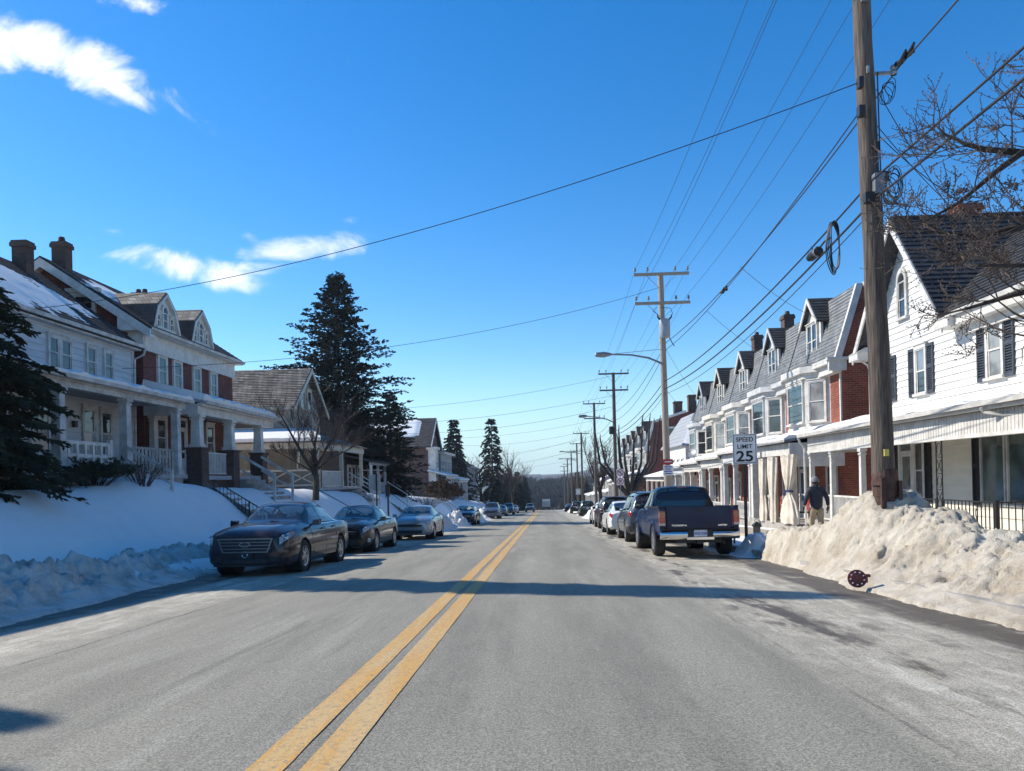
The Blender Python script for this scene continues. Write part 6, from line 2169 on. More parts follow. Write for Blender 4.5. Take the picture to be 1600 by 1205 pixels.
class Loft:
    """A car body as one smooth surface: y along the car, s across the half section."""
    def __init__(s, st):
        s.y = [q[0] for q in st]
        s.sec = [s.mk(*q[1:]) for q in st]

    @staticmethod
    def mk(zb, zsh, zt, wm, wsh, wr):
        d = zt - zsh
        return [(0, zb), (wm * .86, zb), (wm * .965, zb + .09), (wm, zb + .44 * (zsh - zb)), ((wm + wsh) / 2 + .012, zsh - .14 * min(1, (zsh - zb) / .5)), (wsh, zsh - .01), (wsh - .035, zsh + min(.025, d * .3)),
                (wr, zsh + .80 * d), (wr * .87, zsh + .93 * d), (wr * .5, zt - .012 * min(1, d * 2)), (0, zt)]

    def at(s, y):
        n = len(s.y)
        i = 0
        while i < n - 2 and y > s.y[i + 1]:
            i += 1
        t = (y - s.y[i]) / (s.y[i + 1] - s.y[i])
        t = max(0, min(1, t))
        # gentle: blend of linear and smoothed tangents
        out = []
        for k in range(11):
            r = []
            for c in (0, 1):
                p1, p2 = s.sec[i][k][c], s.sec[i + 1][k][c]
                h = s.y[i + 1] - s.y[i]
                m1 = s.slope(i, k, c) * h
                m2 = s.slope(i + 1, k, c) * h
                t2, t3 = t * t, t ** 3
                r.append((2 * t3 - 3 * t2 + 1) * p1 + (t3 - 2 * t2 + t) * m1 + (-2 * t3 + 3 * t2) * p2 + (t3 - t2) * m2)
            out.append(r)
        return out

    def slope(s, i, k, c):
        if i == 0 or i == len(s.y) - 1:
            return 0 if i else (s.sec[1][k][c] - s.sec[0][k][c]) / (s.y[1] - s.y[0])
        a = (s.sec[i][k][c] - s.sec[i - 1][k][c]) / (s.y[i] - s.y[i - 1])
        b = (s.sec[i + 1][k][c] - s.sec[i][k][c]) / (s.y[i + 1] - s.y[i])
        if a * b <= 0:
            return 0
        return 2 * a * b / (a + b)

    def pt(s, y, q, side=1):
        sec = s.at(y)
        q = max(0, min(10, q))
        i = min(9, int(q))
        t = q - i
        return V((side * lerp(sec[i][0], sec[i + 1][0], t), y, lerp(sec[i][1], sec[i + 1][1], t)))

    def nrm(s, y, q, side=1):
        a = s.pt(y + .02, q, side) - s.pt(y - .02, q, side)
        b = s.pt(y, q + .05, side) - s.pt(y, q - .05, side)
        n = a.cross(b)
        n = n.normalized() if n.length > 1e-9 else V((0, 0, 1))
        if n.x * side < 0 and abs(n.x) > .2 or (abs(n.x) <= .2 and n.z < 0):
            n = -n
        return n

    def body(s, step=.09, holes=()):
        def inside(y, q, z):
            # z: lower back, lower front, upper front, upper back in (y, q)
            q0, q1 = z[0][1], z[2][1]
            if not q0 < q < q1:
                return False
            v = (q - q0) / (q1 - q0)
            return lerp(z[0][0], z[3][0], v) + .03 < y < lerp(z[1][0], z[2][0], v) - .03

        ys = []
        for a, b in zip(s.y, s.y[1:]):
            n = max(1, int((b - a) / step))
            ys += [a + (b - a) * i / n for i in range(n)]
        ys.append(s.y[-1])
        qs = [0, .5, 1, 1.5, 2, 2.5, 3, 3.5, 4, 4.5, 5, 5.5, 6, 6.34, 6.67, 7, 7.34, 7.67, 8, 8.5, 9, 9.5, 10]
        mb = MB()
        mb.open = []
        ring = [(q, 1) for q in qs] + [(q, -1) for q in qs[-2:0:-1]]
        n = len(ring)
        for y in ys:
            for q, sd in ring:
                mb.v.append(s.pt(y, q, sd))
        for j in range(len(ys) - 1):
            for k in range(n):
                k2 = (k + 1) % n
                mb.f.append([j * n + k, (j + 1) * n + k, (j + 1) * n + k2, j * n + k2])
                qm, ym = (ring[k][0] + ring[k2][0]) / 2, (ys[j] + ys[j + 1]) / 2
                if any(inside(ym, qm, z) for z in holes):
                    mb.open.append(len(mb.f) - 1)
        mb.f.append(list(range(n)))
        mb.f.append([(len(ys) - 1) * n + k for k in range(n)][::-1])
        return mb

    def patch(s, pts, side, off=.006, nu=8, nv=4, th=.004):
        """Quad patch lying on the surface; pts = 4 (y, q): lower back, lower front, upper front, upper back."""
        rows = []
        for j in range(nv + 1):
            v = j / nv
            row = []
            for i in range(nu + 1):
                u = i / nu
                a = (lerp(pts[0][0], pts[1][0], u), lerp(pts[0][1], pts[1][1], u))
                b = (lerp(pts[3][0], pts[2][0], u), lerp(pts[3][1], pts[2][1], u))
                y, q = lerp(a[0], b[0], v), lerp(a[1], b[1], v)
                row.append(s.pt(y, q, side) + s.nrm(y, q, side) * off)
            rows.append(row)
        return rows


def across(L, y_lo, y_hi, q0, bow=.10, off=.006, n=10, m=6, q_lo=None):
    """A pane across the car (windscreen or rear window)."""
    rows = []
    for j in range(m + 1):
        v = j / m
        row = []
        for i in range(-n, n + 1):
            a = abs(i) / n
            sd = 1 if i >= 0 else -1
            qe = lerp(q_lo if q_lo else q0, q0, v)
            q = 10 - a * (10 - qe)
            y = lerp(y_lo, y_hi, v) + bow * (1 - a * a) * (1 if y_lo > y_hi else -1) * (1 - v * .6)
            row.append(L.pt(y, q, sd) + L.nrm(y, q, sd) * off)
        rows.append(row)
    return rows


def cut_arches(body, wheels, r, hw):
    for (y, z) in wheels:
        for sd in (-1, 1):
            mb = MB()
            mb.lathe((sd * (hw + .3), y, z), (-sd, 0, 0), [(0, r), (.3 + .36, r)], 28, True)
            tmp = mb.build('cutter', None, org=(0, 0, 0))
            md = body.modifiers.new('cut', 'BOOLEAN')
            md.operation = 'DIFFERENCE'
            md.solver = 'EXACT'
            md.object = tmp
    dg = bpy.context.evaluated_depsgraph_get()
    me = bpy.data.meshes.new_from_object(body.evaluated_get(dg))
    for md in list(body.modifiers):
        t = md.object
        body.modifiers.remove(md)
        bpy.data.objects.remove(t)
    old = body.data
    me.name = old.name
    bm = bmesh.new(); bm.from_mesh(me)
    bmesh.ops.delete(bm, geom=[f for f in bm.faces if f.material_index == 1], context='FACES')
    bm.to_mesh(me); bm.free()
    if len(me.materials) > 1:
        me.materials.pop(index=1)
    body.data = me
    me.polygons.foreach_set('use_smooth', [True] * len(me.polygons))
    me.set_sharp_from_angle(angle=radians(25))
    bpy.data.meshes.remove(old)


def wheel(parent, x, y, r, w, sd, spokes=10, truck=False):
    mb = MB()
    ri = r * (.66 if not truck else .60)
    mb.lathe((x, y, r), (sd, 0, 0), [(-w, ri), (-w, r * .93), (-w * .86, r), (-w * .12, r), (0, r * .93), (0, r * .8), (.006, ri + .02), (-.02, ri)], 32)
    t = mb.build('tyre', M['rubber'], parent, smooth=30)
    mb = MB()
    mb.lathe((x, y, r), (sd, 0, 0), [(-w * .6, ri), (-.02, ri), (0, ri - .005), (-.012, ri - .03), (-.06, ri - .04)], 32)
    for k in range(spokes):
        a = 2 * pi * k / spokes + (.12 if k % 2 else -.12) * (spokes > 6)
        d = V((0, cos(a), sin(a)))
        p = V((x - sd * .028, y, r))
        mb.bar(p + d * .045, p + d * (ri - .02), .045 if spokes < 8 else .032, .03, (sd, 0, 0))
    mb.lathe((x, y, r), (sd, 0, 0), [(-.06, .085), (-.02, .085), (-.008, .05), (-.006, 0)], 16)
    mb.build('rim', M['rim'], t, smooth=30)
    mb = MB()
    mb.lathe((x, y, r), (sd, 0, 0), [(-.12, ri), (-.12, 0)], 24)
    mb.lathe((x, y, r), (sd, 0, 0), [(-.115, ri * .55), (-.09, ri * .52), (-.09, 0)], 20)
    mb.build('brake', M['black_plastic'], t)


def open_body(Lf, pm, t, holes, step=.06):
    mb = Lf.body(step, holes)
    o = mb.build('body', pm, t)
    o.data.materials.append(M['black_plastic'])
    for i in mb.open:
        o.data.polygons[i].material_index = 1
    return o


def cabin(t, Wd, zf, y_dash, y_front, y_rear, zb, zs):
    """Seats, dashboard and steering wheel seen through the glass."""
    mb = MB(); mb.hexa([(-Wd, y_dash - .25, zb - .22), (Wd, y_dash - .25, zb - .22), (Wd, y_dash + .25, zb - .22), (-Wd, y_dash + .25, zb - .22), (-Wd, y_dash - .22, zb - .02), (Wd, y_dash - .22, zb - .02), (Wd, y_dash + .25, zb - .01), (-Wd, y_dash + .25, zb - .01)]); mb.build('dashboard', M['black_plastic'], t)
    mb = MB(); mb.box(-Wd, Wd, y_rear - .4, y_dash, zf, zf + .06); mb.build('cabin_floor', M['black_plastic'], t)
    for sx in (-.38, .38):
        mb = MB()
        mb.hexa([(sx - .25, y_front - .28, zf + .30), (sx + .25, y_front - .28, zf + .30), (sx + .25, y_front - .10, zf + .30), (sx - .25, y_front - .10, zf + .30), (sx - .20, y_front - .46, zs - .16), (sx + .20, y_front - .46, zs - .16), (sx + .20, y_front - .34, zs - .16), (sx - .20, y_front - .34, zs - .16)])
        mb.hexa([(sx - .13, y_front - .48, zs - .14), (sx + .13, y_front - .48, zs - .14), (sx + .13, y_front - .38, zs - .14), (sx - .13, y_front - .38, zs - .14), (sx - .10, y_front - .48, zs + .04), (sx + .10, y_front - .48, zs + .04), (sx + .10, y_front - .40, zs + .04), (sx - .10, y_front - .40, zs + .04)])
        mb.box(sx - .25, sx + .25, y_front - .25, y_front + .25, zf + .2, zf + .36)
        mb.build('seat', M['seat_cloth'], t)
    mb = MB(); mb.hexa([(-Wd * .9, y_rear - .1, zf + .2), (Wd * .9, y_rear - .1, zf + .2), (Wd * .9, y_rear + .05, zf + .2), (-Wd * .9, y_rear + .05, zf + .2), (-Wd * .8, y_rear - .3, zs - .14), (Wd * .8, y_rear - .3, zs - .14), (Wd * .8, y_rear - .2, zs - .14), (-Wd * .8, y_rear - .2, zs - .14)]); mb.build('rear_seat', M['seat_cloth'], t)
    mb = MB(); mb.tube([(-.38 + .18 * cos(a), y_dash - .36 + .06 * sin(a), zb - .05 + .17 * sin(a)) for a in [2 * pi * k / 18 for k in range(19)]], .016, 6); mb.build('steering_wheel', M['black_plastic'], t)
    mb = MB(); mb.box(-.11, .11, y_dash - .62, y_dash - .58, zs - .02, zs + .05); mb.build('rear_view_mirror', M['black_plastic'], t)


def arch_liner(parent, wheels, r, hw):
    for (y, z) in wheels:
        for sd in (-1, 1):
            mb = MB(); mb.lathe((sd * (hw - .02), y, z), (-sd, 0, 0), [(0, r - .004), (.36, r - .004), (.361, 0)], 24)
            mb.build('wheel_well', M['black_plastic'], parent)


def lineset(parent, L, lines, name='door_gap', m='black_plastic', w=.010):
    mb = MB()
    for (y0, q0, y1, q1) in lines:
        for sd in (-1, 1):
            n = 10
            for i in range(n):
                a, b = i / n, (i + 1) / n
                p = L.pt(lerp(y0, y1, a), lerp(q0, q1, a), sd)
                q = L.pt(lerp(y0, y1, b), lerp(q0, q1, b), sd)
                nn = L.nrm(lerp(y0, y1, a), lerp(q0, q1, a), sd)
                mb.bar(p, q, w, .006, nn)
    return mb.build(name, M[m], parent)


def mirror(parent, y, z, w, sd, m):
    mb = MB()
    x = sd * w
    mb.hexa([(x + sd * .03, y - .05, z), (x + sd * .20, y - .04, z), (x + sd * .19, y + .06, z), (x + sd * .04, y + .08, z),
             (x + sd * .03, y - .05, z + .13), (x + sd * .22, y - .04, z + .14), (x + sd * .19, y + .05, z + .13), (x + sd * .05, y + .07, z + .11)])
    mb.bar((x - sd * .05, y, z - .01), (x + sd * .08, y, z + .04), .07, .04)
    o = mb.build('wing_mirror', m, parent)
    g = MB()
    g.box(min(x + sd * .05, x + sd * .20), max(x + sd * .05, x + sd * .20), y - .056, y - .048, z + .02, z + .12)
    g.build('mirror_glass', M['car_glass'], o)


def licence(parent, y, z, out, txt=None, w=.31, hh=.155):
    F = FR((0, y, 0), (1, 0, 0) if out < 0 else (-1, 0, 0), (0, out, 0))
    p = plate_sign(parent, F, -w / 2, z, w, hh, M['plate'], .006, .012, 'licence_plate')
    if txt:
        text_obj('lettering', txt, F, 0, z + .045, .085, M['blue_ink'], p, .002, bold=.002, depth=.0005)
    return p


def sedan(name, label, pm, kind='a', L_=5.15, W=.97, H=1.54, plate=True, detail=2, group='parked cars along both kerbs', wb=2.87, r=.345):
    t = thing(name, label, 'car', (0, 0, 0), group)
    s = L_ / 5.15
    k = H / 1.54
    ST = [(-2.575, .40, .78, .86, .62, .58, .46), (-2.52, .30, .93, 1.01, .83, .75, .58), (-2.33, .25, 1.00, 1.08, .92, .84, .62), (-1.85, .22, 1.02, 1.13, .965, .865, .62),
          (-1.45, .20, 1.01, 1.25, .97, .87, .60), (-0.85, .19, .99, 1.485, .97, .875, .60), (-0.25, .19, .98, 1.54, .97, .88, .615), (.30, .19, .965, 1.50, .97, .88, .60),
          (.62, .19, .96, 1.36, .97, .875, .625), (1.08, .19, .955, 1.09, .97, .87, .68), (1.65, .19, .935, 1.06, .965, .86, .62), (2.10, .19, .89, 1.015, .95, .84, .58), (2.36, .19, .85, .955, .905, .80, .56), (2.47, .20, .82, .92, .85, .75, .53), (2.545, .22, .78, .865, .775, .69, .49), (2.575, .25, .74, .82, .70, .62, .45)]
    ST = [(y * s, zb, zs * k, zt * k, wm * W / .97, ws * W / .97, wr * W / .97) for (y, zb, zs, zt, wm, ws, wr) in ST]
    Lf = Loft(ST)
    fy, ryy = wb / 2 + .05, -wb / 2 + .05
    q = s
    body = open_body(Lf, pm, t, [[(.40 * q, 7.3), (.98 * q, 7.3), (.98 * q, 11), (.40 * q, 11)], [(-1.66 * q, 7.3), (-.94 * q, 7.3), (-.94 * q, 11), (-1.66 * q, 11)]] + [[(a * q, 6.05), (b * q, 6.05), (c * q, 6.96), (d * q, 6.96)] for a, b, c, d in ((-.08, .92, .36, -.02), (-.98, -.14, -.08, -.80), (-1.42, -1.05, -.87, -1.0))])
    cabin(t, W * .80, .34, .98 * q, .35 * q, -.75 * q, .97 * k, 1.20 * k)
    cut_arches(body, [(fy, r), (ryy, r)], r + .055, W)
    arch_liner(t, [(fy, r), (ryy, r)], r + .055, W)
    for y in (fy, ryy):
        for sd in (-1, 1):
            wheel(t, sd * (W - .02), y, r, .225, sd)
    sc = s
    # glass
    mb = MB(); mb.grid(across(Lf, 1.04 * sc, .38 * sc, 7.05, .06, q_lo=6.9)); mb.build('windscreen', M['clear_glass'], t, smooth='all')
    mb = MB(); mb.grid(across(Lf, -1.72 * sc, -.92 * sc, 7.15, .05, q_lo=7.0)); mb.build('rear_window', M['clear_glass'], t, smooth='all')
    for sd in (-1, 1):
        for (a, b, c, d) in ((-.08, .92, .36, -.02), (-.98, -.14, -.08, -.80), (-1.42, -1.05, -.87, -1.0)):
            mb = MB(); mb.grid(Lf.patch([(a * sc, 6.1), (b * sc, 6.1), (c * sc, 6.94), (d * sc, 6.94)], sd, .007)); mb.build('side_window', M['clear_glass'], t, smooth='all')
        mb = MB(); mb.grid(Lf.patch([(-1.5 * sc, 5.75), (1.02 * sc, 5.75), (1.0 * sc, 6.05), (-1.45 * sc, 6.05)], sd, .006, 14, 2)); mb.build('window_trim', M['chrome'] if kind == 'a' else M['black_plastic'], t, smooth='all')
        mirror(t, .80 * sc, .99 * k, .87 * W / .97, sd, pm)
        # lamps
        mb = MB(); mb.grid(Lf.patch([(2.02 * sc, 4.62), (2.555 * sc, 4.0), (2.53 * sc, 4.95), (2.08 * sc, 5.25)], sd, .010)); hl = mb.build('headlamp', M['lamp'], t, smooth='all')
        mb = MB(); mb.grid(Lf.patch([(2.02 * sc, 4.62), (2.20 * sc, 4.4), (2.22 * sc, 5.15), (2.08 * sc, 5.25)], sd, .014)); mb.build('indicator', M['amber'], hl, smooth='all')
        p = Lf.pt(2.44 * sc, 4.6, sd) + Lf.nrm(2.44 * sc, 4.6, sd) * .012
        mb = MB(); mb.lathe(p, (sd * .35, 1, 0), [(0, .07), (.012, .06), (.0, .035), (.02, 0)], 14); mb.build('bulb', M['chrome'], hl, smooth=True)
        mb = MB(); mb.grid(Lf.patch([(-2.52 * sc, 3.9), (-2.15 * sc, 4.2), (-2.2 * sc, 5.3), (-2.50 * sc, 5.4)], sd, .010)); mb.build('tail_lamp', M['tail'], t, smooth='all')
        for (y, q) in ((.10, 4.55), (-.85, 4.6)):
            p = Lf.pt(y * sc, q, sd)
            mb = MB(); mb.bar(p + V((sd * .025, -.09, 0)), p + V((sd * .025, .09, 0)), .03, .028); mb.build('door_handle', pm, t)
    lineset(t, Lf, [(-.10 * sc, 2.2, -.10 * sc, 5.9), (.92 * sc, 2.2, 1.0 * sc, 5.8), (-.98 * sc, 2.6, -1.12 * sc, 5.9), (-.95 * sc, 2.2, .92 * sc, 2.2)])
    lineset(t, Lf, [(1.12 * sc, 6.2, 2.35 * sc, 6.3)], 'bonnet_gap')
    # front face
    yf = 2.575 * sc
    F = FR((0, yf, 0), (-1, 0, 0), (0, 1, 0))
    zg = .52 * k
    def bow(a):
        return -.03 * (a / .6) ** 2 + .012
    def fbar(mb, a0, a1, z0, z1, c0, c1, n=8):
        for i in range(n):
            p, q = lerp(a0, a1, i / n), lerp(a0, a1, (i + 1) / n)
            mb.hexa([F.p(p, z0, bow(p) + c0), F.p(q, z0, bow(q) + c0), F.p(q, z0, bow(q) + c1), F.p(p, z0, bow(p) + c1),
                     F.p(p, z1, bow(p) + c0), F.p(q, z1, bow(q) + c0), F.p(q, z1, bow(q) + c1), F.p(p, z1, bow(p) + c1)])
    if kind == 'a':
        mb = MB(); fbar(mb, -.54, .54, zg - .02, zg + .235, -.06, .035); gr = mb.build('grille', M['black_plastic'], t)
        mb = MB()
        fbar(mb, -.58, .58, zg + .228, zg + .252, .0, .055); fbar(mb, -.46, .46, zg - .040, zg - .018, .0, .06)
        for zz in (zg + .03, zg + .10, zg + .165):
            fbar(mb, -.53, .53, zz, zz + .017, .03, .05)
        for sd in (-1, 1):
            mb.hexa([F.p(sd * .585, zg + .252, bow(.58)), F.p(sd * .555, zg + .252, bow(.55)), F.p(sd * .555, zg + .252, bow(.55) + .055), F.p(sd * .585, zg + .252, bow(.58) + .055),
                     F.p(sd * .475, zg - .040, bow(.47)), F.p(sd * .445, zg - .040, bow(.44)), F.p(sd * .445, zg - .040, bow(.44) + .055), F.p(sd * .475, zg - .040, bow(.47) + .055)])
        mb.build('grille_bar', M['dark_chrome'], gr)
        n = 20
        mb = MB(); mb.prism([F.p(.115 * cos(2 * pi * i / n), zg + .125 + .048 * sin(2 * pi * i / n), .045) for i in range(n)], F.n * .012); bd = mb.build('badge', M['chrome'], gr)
        b2 = MB(); b2.prism([F.p(.100 * cos(2 * pi * i / n), zg + .125 + .038 * sin(2 * pi * i / n), .055) for i in range(n)], F.n * .005); b2.build('badge_face', M['black_plastic'], gr)
        mb = MB(); fbar(mb, -.46, .46, .25, .35, -.05, .03); fbar(mb, -.66, .66, .20, .235, -.1, .05); mb.build('lower_intake', M['black_plastic'], t)
        mb = MB(); fbar(mb, -.66, .66, zg + .285, zg + .297, -.05, .012); mb.build('bumper_gap', M['black_plastic'], t)
        for sd in (-1, 1):
            mb = MB(); fbar(mb, *sorted((sd * .50, sd * .68)), .30, .40, -.08, .022, 2); mb.build('fog_recess', M['black_plastic'], t)
        mb = MB(); fbar(mb, -.16, .16, zg - .16, zg - .02, .0, .035, 2); pb = mb.build('plate_holder', M['black_plastic'], t)
        mb = MB(); mb.tube([F.p(.055 * cos(a), zg - .09 + .055 * sin(a), .05) for a in [2 * pi * i / 18 for i in range(19)]], .007, 5)
        mb.bar(F.p(-.03, zg - .04, .05), F.p(-.015, zg - .01, .05), .02, .006, F.n); mb.bar(F.p(.03, zg - .04, .05), F.p(.015, zg - .01, .05), .02, .006, F.n)
        mb.build('emblem', M['chrome'], pb)
    else:
        mb = MB(); fbar(mb, -.48, .48, zg + .06, zg + .15, -.06, .035); gr = mb.build('grille', M['black_plastic'], t)
        mb = MB(); fbar(mb, -.50, .50, zg + .150, zg + .172, .0, .045); mb.build('grille_bar', M['chrome'], gr)
        mb = MB(); mb.prism([F.p(.05 * cos(2 * pi * i / 16), zg + .11 + .05 * sin(2 * pi * i / 16), .03) for i in range(16)], F.n * .015); mb.build('badge', M['chrome'], gr)
        mb = MB(); fbar(mb, -.50, .50, .26, .40, -.05, .05); mb.build('lower_intake', M['black_plastic'], t)
        for sd in (-1, 1):
            p = Lf.pt(2.40 * sc, 2.6, sd)
            mb = MB(); mb.lathe(p, (sd * .3, 1, 0), [(0, .07), (.02, .07), (.02, .05), (.03, 0)], 12); mb.build('fog_lamp', M['lamp'], t)
    lineset(t, Lf, [(-1.0, 2.35, 1.05, 2.35)], 'sill_trim', 'black_plastic', .02)
    mb = MB(); mb.bar((-.62, 1.06 * sc, 1.05 * k), (.0, 1.10 * sc, 1.10 * k), .02, .02); mb.bar((.0, 1.06 * sc, 1.09 * k), (.58, 1.02 * sc, 1.05 * k), .02, .02); mb.build('wiper', M['black_plastic'], t)
    licence(t, -2.585 * s, .62, -1)
    return t


def suv(name, label, pm, L_=4.9, W=.95, H=1.75, group='parked cars along both kerbs', wb=2.8, r=.37):
    t = thing(name, label, 'car', (0, 0, 0), group)
    s, k = L_ / 4.9, H / 1.75
    ST = [(-2.45, .48, .84, .92, .70, .66, .55), (-2.41, .36, 1.00, 1.10, .86, .82, .64), (-2.33, .32, 1.05, 1.28, .92, .86, .64), (-2.10, .28, 1.08, 1.66, .945, .875, .63),
          (-1.5, .26, 1.08, 1.73, .95, .885, .64), (-.6, .25, 1.06, 1.75, .95, .89, .645), (.15, .25, 1.04, 1.73, .95, .89, .64), (.50, .25, 1.03, 1.62, .95, .885, .65), (1.08, .25, 1.02, 1.18, .95, .88, .70),
          (1.6, .25, .99, 1.12, .945, .87, .62), (2.05, .26, .93, 1.05, .92, .83, .56), (2.30, .28, .84, .94, .84, .74, .5), (2.42, .30, .72, .82, .72, .62, .44), (2.45, .36, .62, .72, .62, .52, .38)]
    ST = [(y * s, zb, zs * k, zt * k, wm * W / .95, ws * W / .95, wr * W / .95) for (y, zb, zs, zt, wm, ws, wr) in ST]
    Lf = Loft(ST)
    fy, ryy = wb / 2 + .02, -wb / 2 + .02
    q = s
    body = open_body(Lf, pm, t, [[(.38 * q, 7.3), (.98 * q, 7.3), (.98 * q, 11), (.38 * q, 11)], [(-2.37 * q, 7.3), (-2.14 * q, 7.3), (-2.14 * q, 11), (-2.37 * q, 11)]] + [[(a * q, 6.05), (b * q, 6.05), (c * q, 6.95), (d * q, 6.95)] for a, b, c, d in ((.02, .95, .42, .04), (-.98, -.06, -.04, -.95), (-2.0, -1.08, -1.05, -1.82))])
    cabin(t, W * .80, .42, .95 * q, .35 * q, -.8 * q, 1.06 * k, 1.36 * k)
    cut_arches(body, [(fy, r), (ryy, r)], r + .06, W)
    arch_liner(t, [(fy, r), (ryy, r)], r + .06, W)
    for y in (fy, ryy):
        for sd in (-1, 1):
            wheel(t, sd * (W - .01), y, r, .24, sd, 5)
    mb = MB(); mb.grid(across(Lf, 1.05 * s, .36 * s, 7.05, .06, q_lo=6.9)); mb.build('windscreen', M['clear_glass'], t, smooth='all')
    mb = MB(); mb.grid(across(Lf, -2.385 * s, -2.13 * s, 7.1, .02, q_lo=7.0)); mb.build('rear_window', M['tint_glass'], t, smooth='all')
    for sd in (-1, 1):
        for (a, b, c, d) in ((.02, .95, .42, .04), (-.98, -.06, -.04, -.95), (-2.0, -1.08, -1.05, -1.82)):
            mb = MB(); mb.grid(Lf.patch([(a * s, 6.12), (b * s, 6.12), (c * s, 6.9), (d * s, 6.9)], sd, .007)); mb.build('side_window', M['tint_glass'], t, smooth='all')
        mirror(t, .82 * s, 1.06 * k, .88 * W / .95, sd, pm)
        mb = MB(); mb.grid(Lf.patch([(1.85 * s, 4.6), (2.36 * s, 4.0), (2.33 * s, 5.2), (1.9 * s, 5.4)], sd, .010)); mb.build('headlamp', M['lamp'], t, smooth='all')
        mb = MB(); mb.grid(Lf.patch([(-2.425 * s, 4.3), (-2.10 * s, 4.6), (-2.10 * s, 5.5), (-2.41 * s, 5.6)], sd, .012)); mb.build('tail_lamp', M['tail'], t, smooth='all')
        for (y, q) in ((.12, 4.6), (-.85, 4.6)):
            p = Lf.pt(y * s, q, sd)
            mb = MB(); mb.bar(p + V((sd * .025, -.09, 0)), p + V((sd * .025, .09, 0)), .03, .028); mb.build('door_handle', pm, t)
        mb = MB(); mb.tube([Lf.pt(-1.7 * s, 8, sd) + V((0, 0, .01)), Lf.pt(-1.6 * s, 8, sd) + V((0, 0, .06)), Lf.pt(.1, 8, sd) + V((0, 0, .06)), Lf.pt(.2, 8, sd) + V((0, 0, .01))], .018, 6); mb.build('roof_rail', M['black_plastic'], t)
        mb = MB(); mb.grid(Lf.patch([(-2.40 * s, 1.5), (-1.95 * s, 1.5), (-1.95 * s, 2.6), (-2.42 * s, 2.7)], sd, .008)); mb.build('bumper_corner', M['black_plastic'], t, smooth='all')
    lineset(t, Lf, [(-.02 * s, 2.2, -.02 * s, 5.9), (.95 * s, 2.2, 1.02 * s, 5.8), (-1.02 * s, 2.6, -1.05 * s, 5.9), (-.95, 2.2, .92, 2.2)])
    yb = -2.45 * s
    mb = MB(); mb.box(-.78, .78, yb - .05, yb + .06, .46, .66); mb.build('rear_bumper', M['black_plastic'], t)
    mb = MB(); mb.box(-.60, .60, yb - .03, yb + .05, .97 * k, 1.01 * k); mb.build('tailgate_trim', M['chrome'], t)
    licence(t, yb - .025, .76 * k, -1)
    mb = MB(); mb.bar((.05, yb + .035, 1.13 * k), (-.32, yb + .07, 1.17 * k), .02, .016); mb.build('wiper', M['black_plastic'], t)
    mb = MB()
    mb.box(-.45, .45, 2.40 * s, 2.475 * s, .62, .82); mb.build('grille', M['black_plastic'], t)
    mb = MB()
    a = Lf.pt(-2.1 * s, 8, 1)
    mb.hexa([(-.60, -2.24 * s, 1.655 * k), (.60, -2.24 * s, 1.655 * k), (.56, -1.95 * s, 1.70 * k), (-.56, -1.95 * s, 1.70 * k), (-.60, -2.25 * s, 1.69 * k), (.60, -2.25 * s, 1.69 * k), (.56, -1.95 * s, 1.735 * k), (-.56, -1.95 * s, 1.735 * k)])
    mb.build('spoiler', pm, t)
    return t


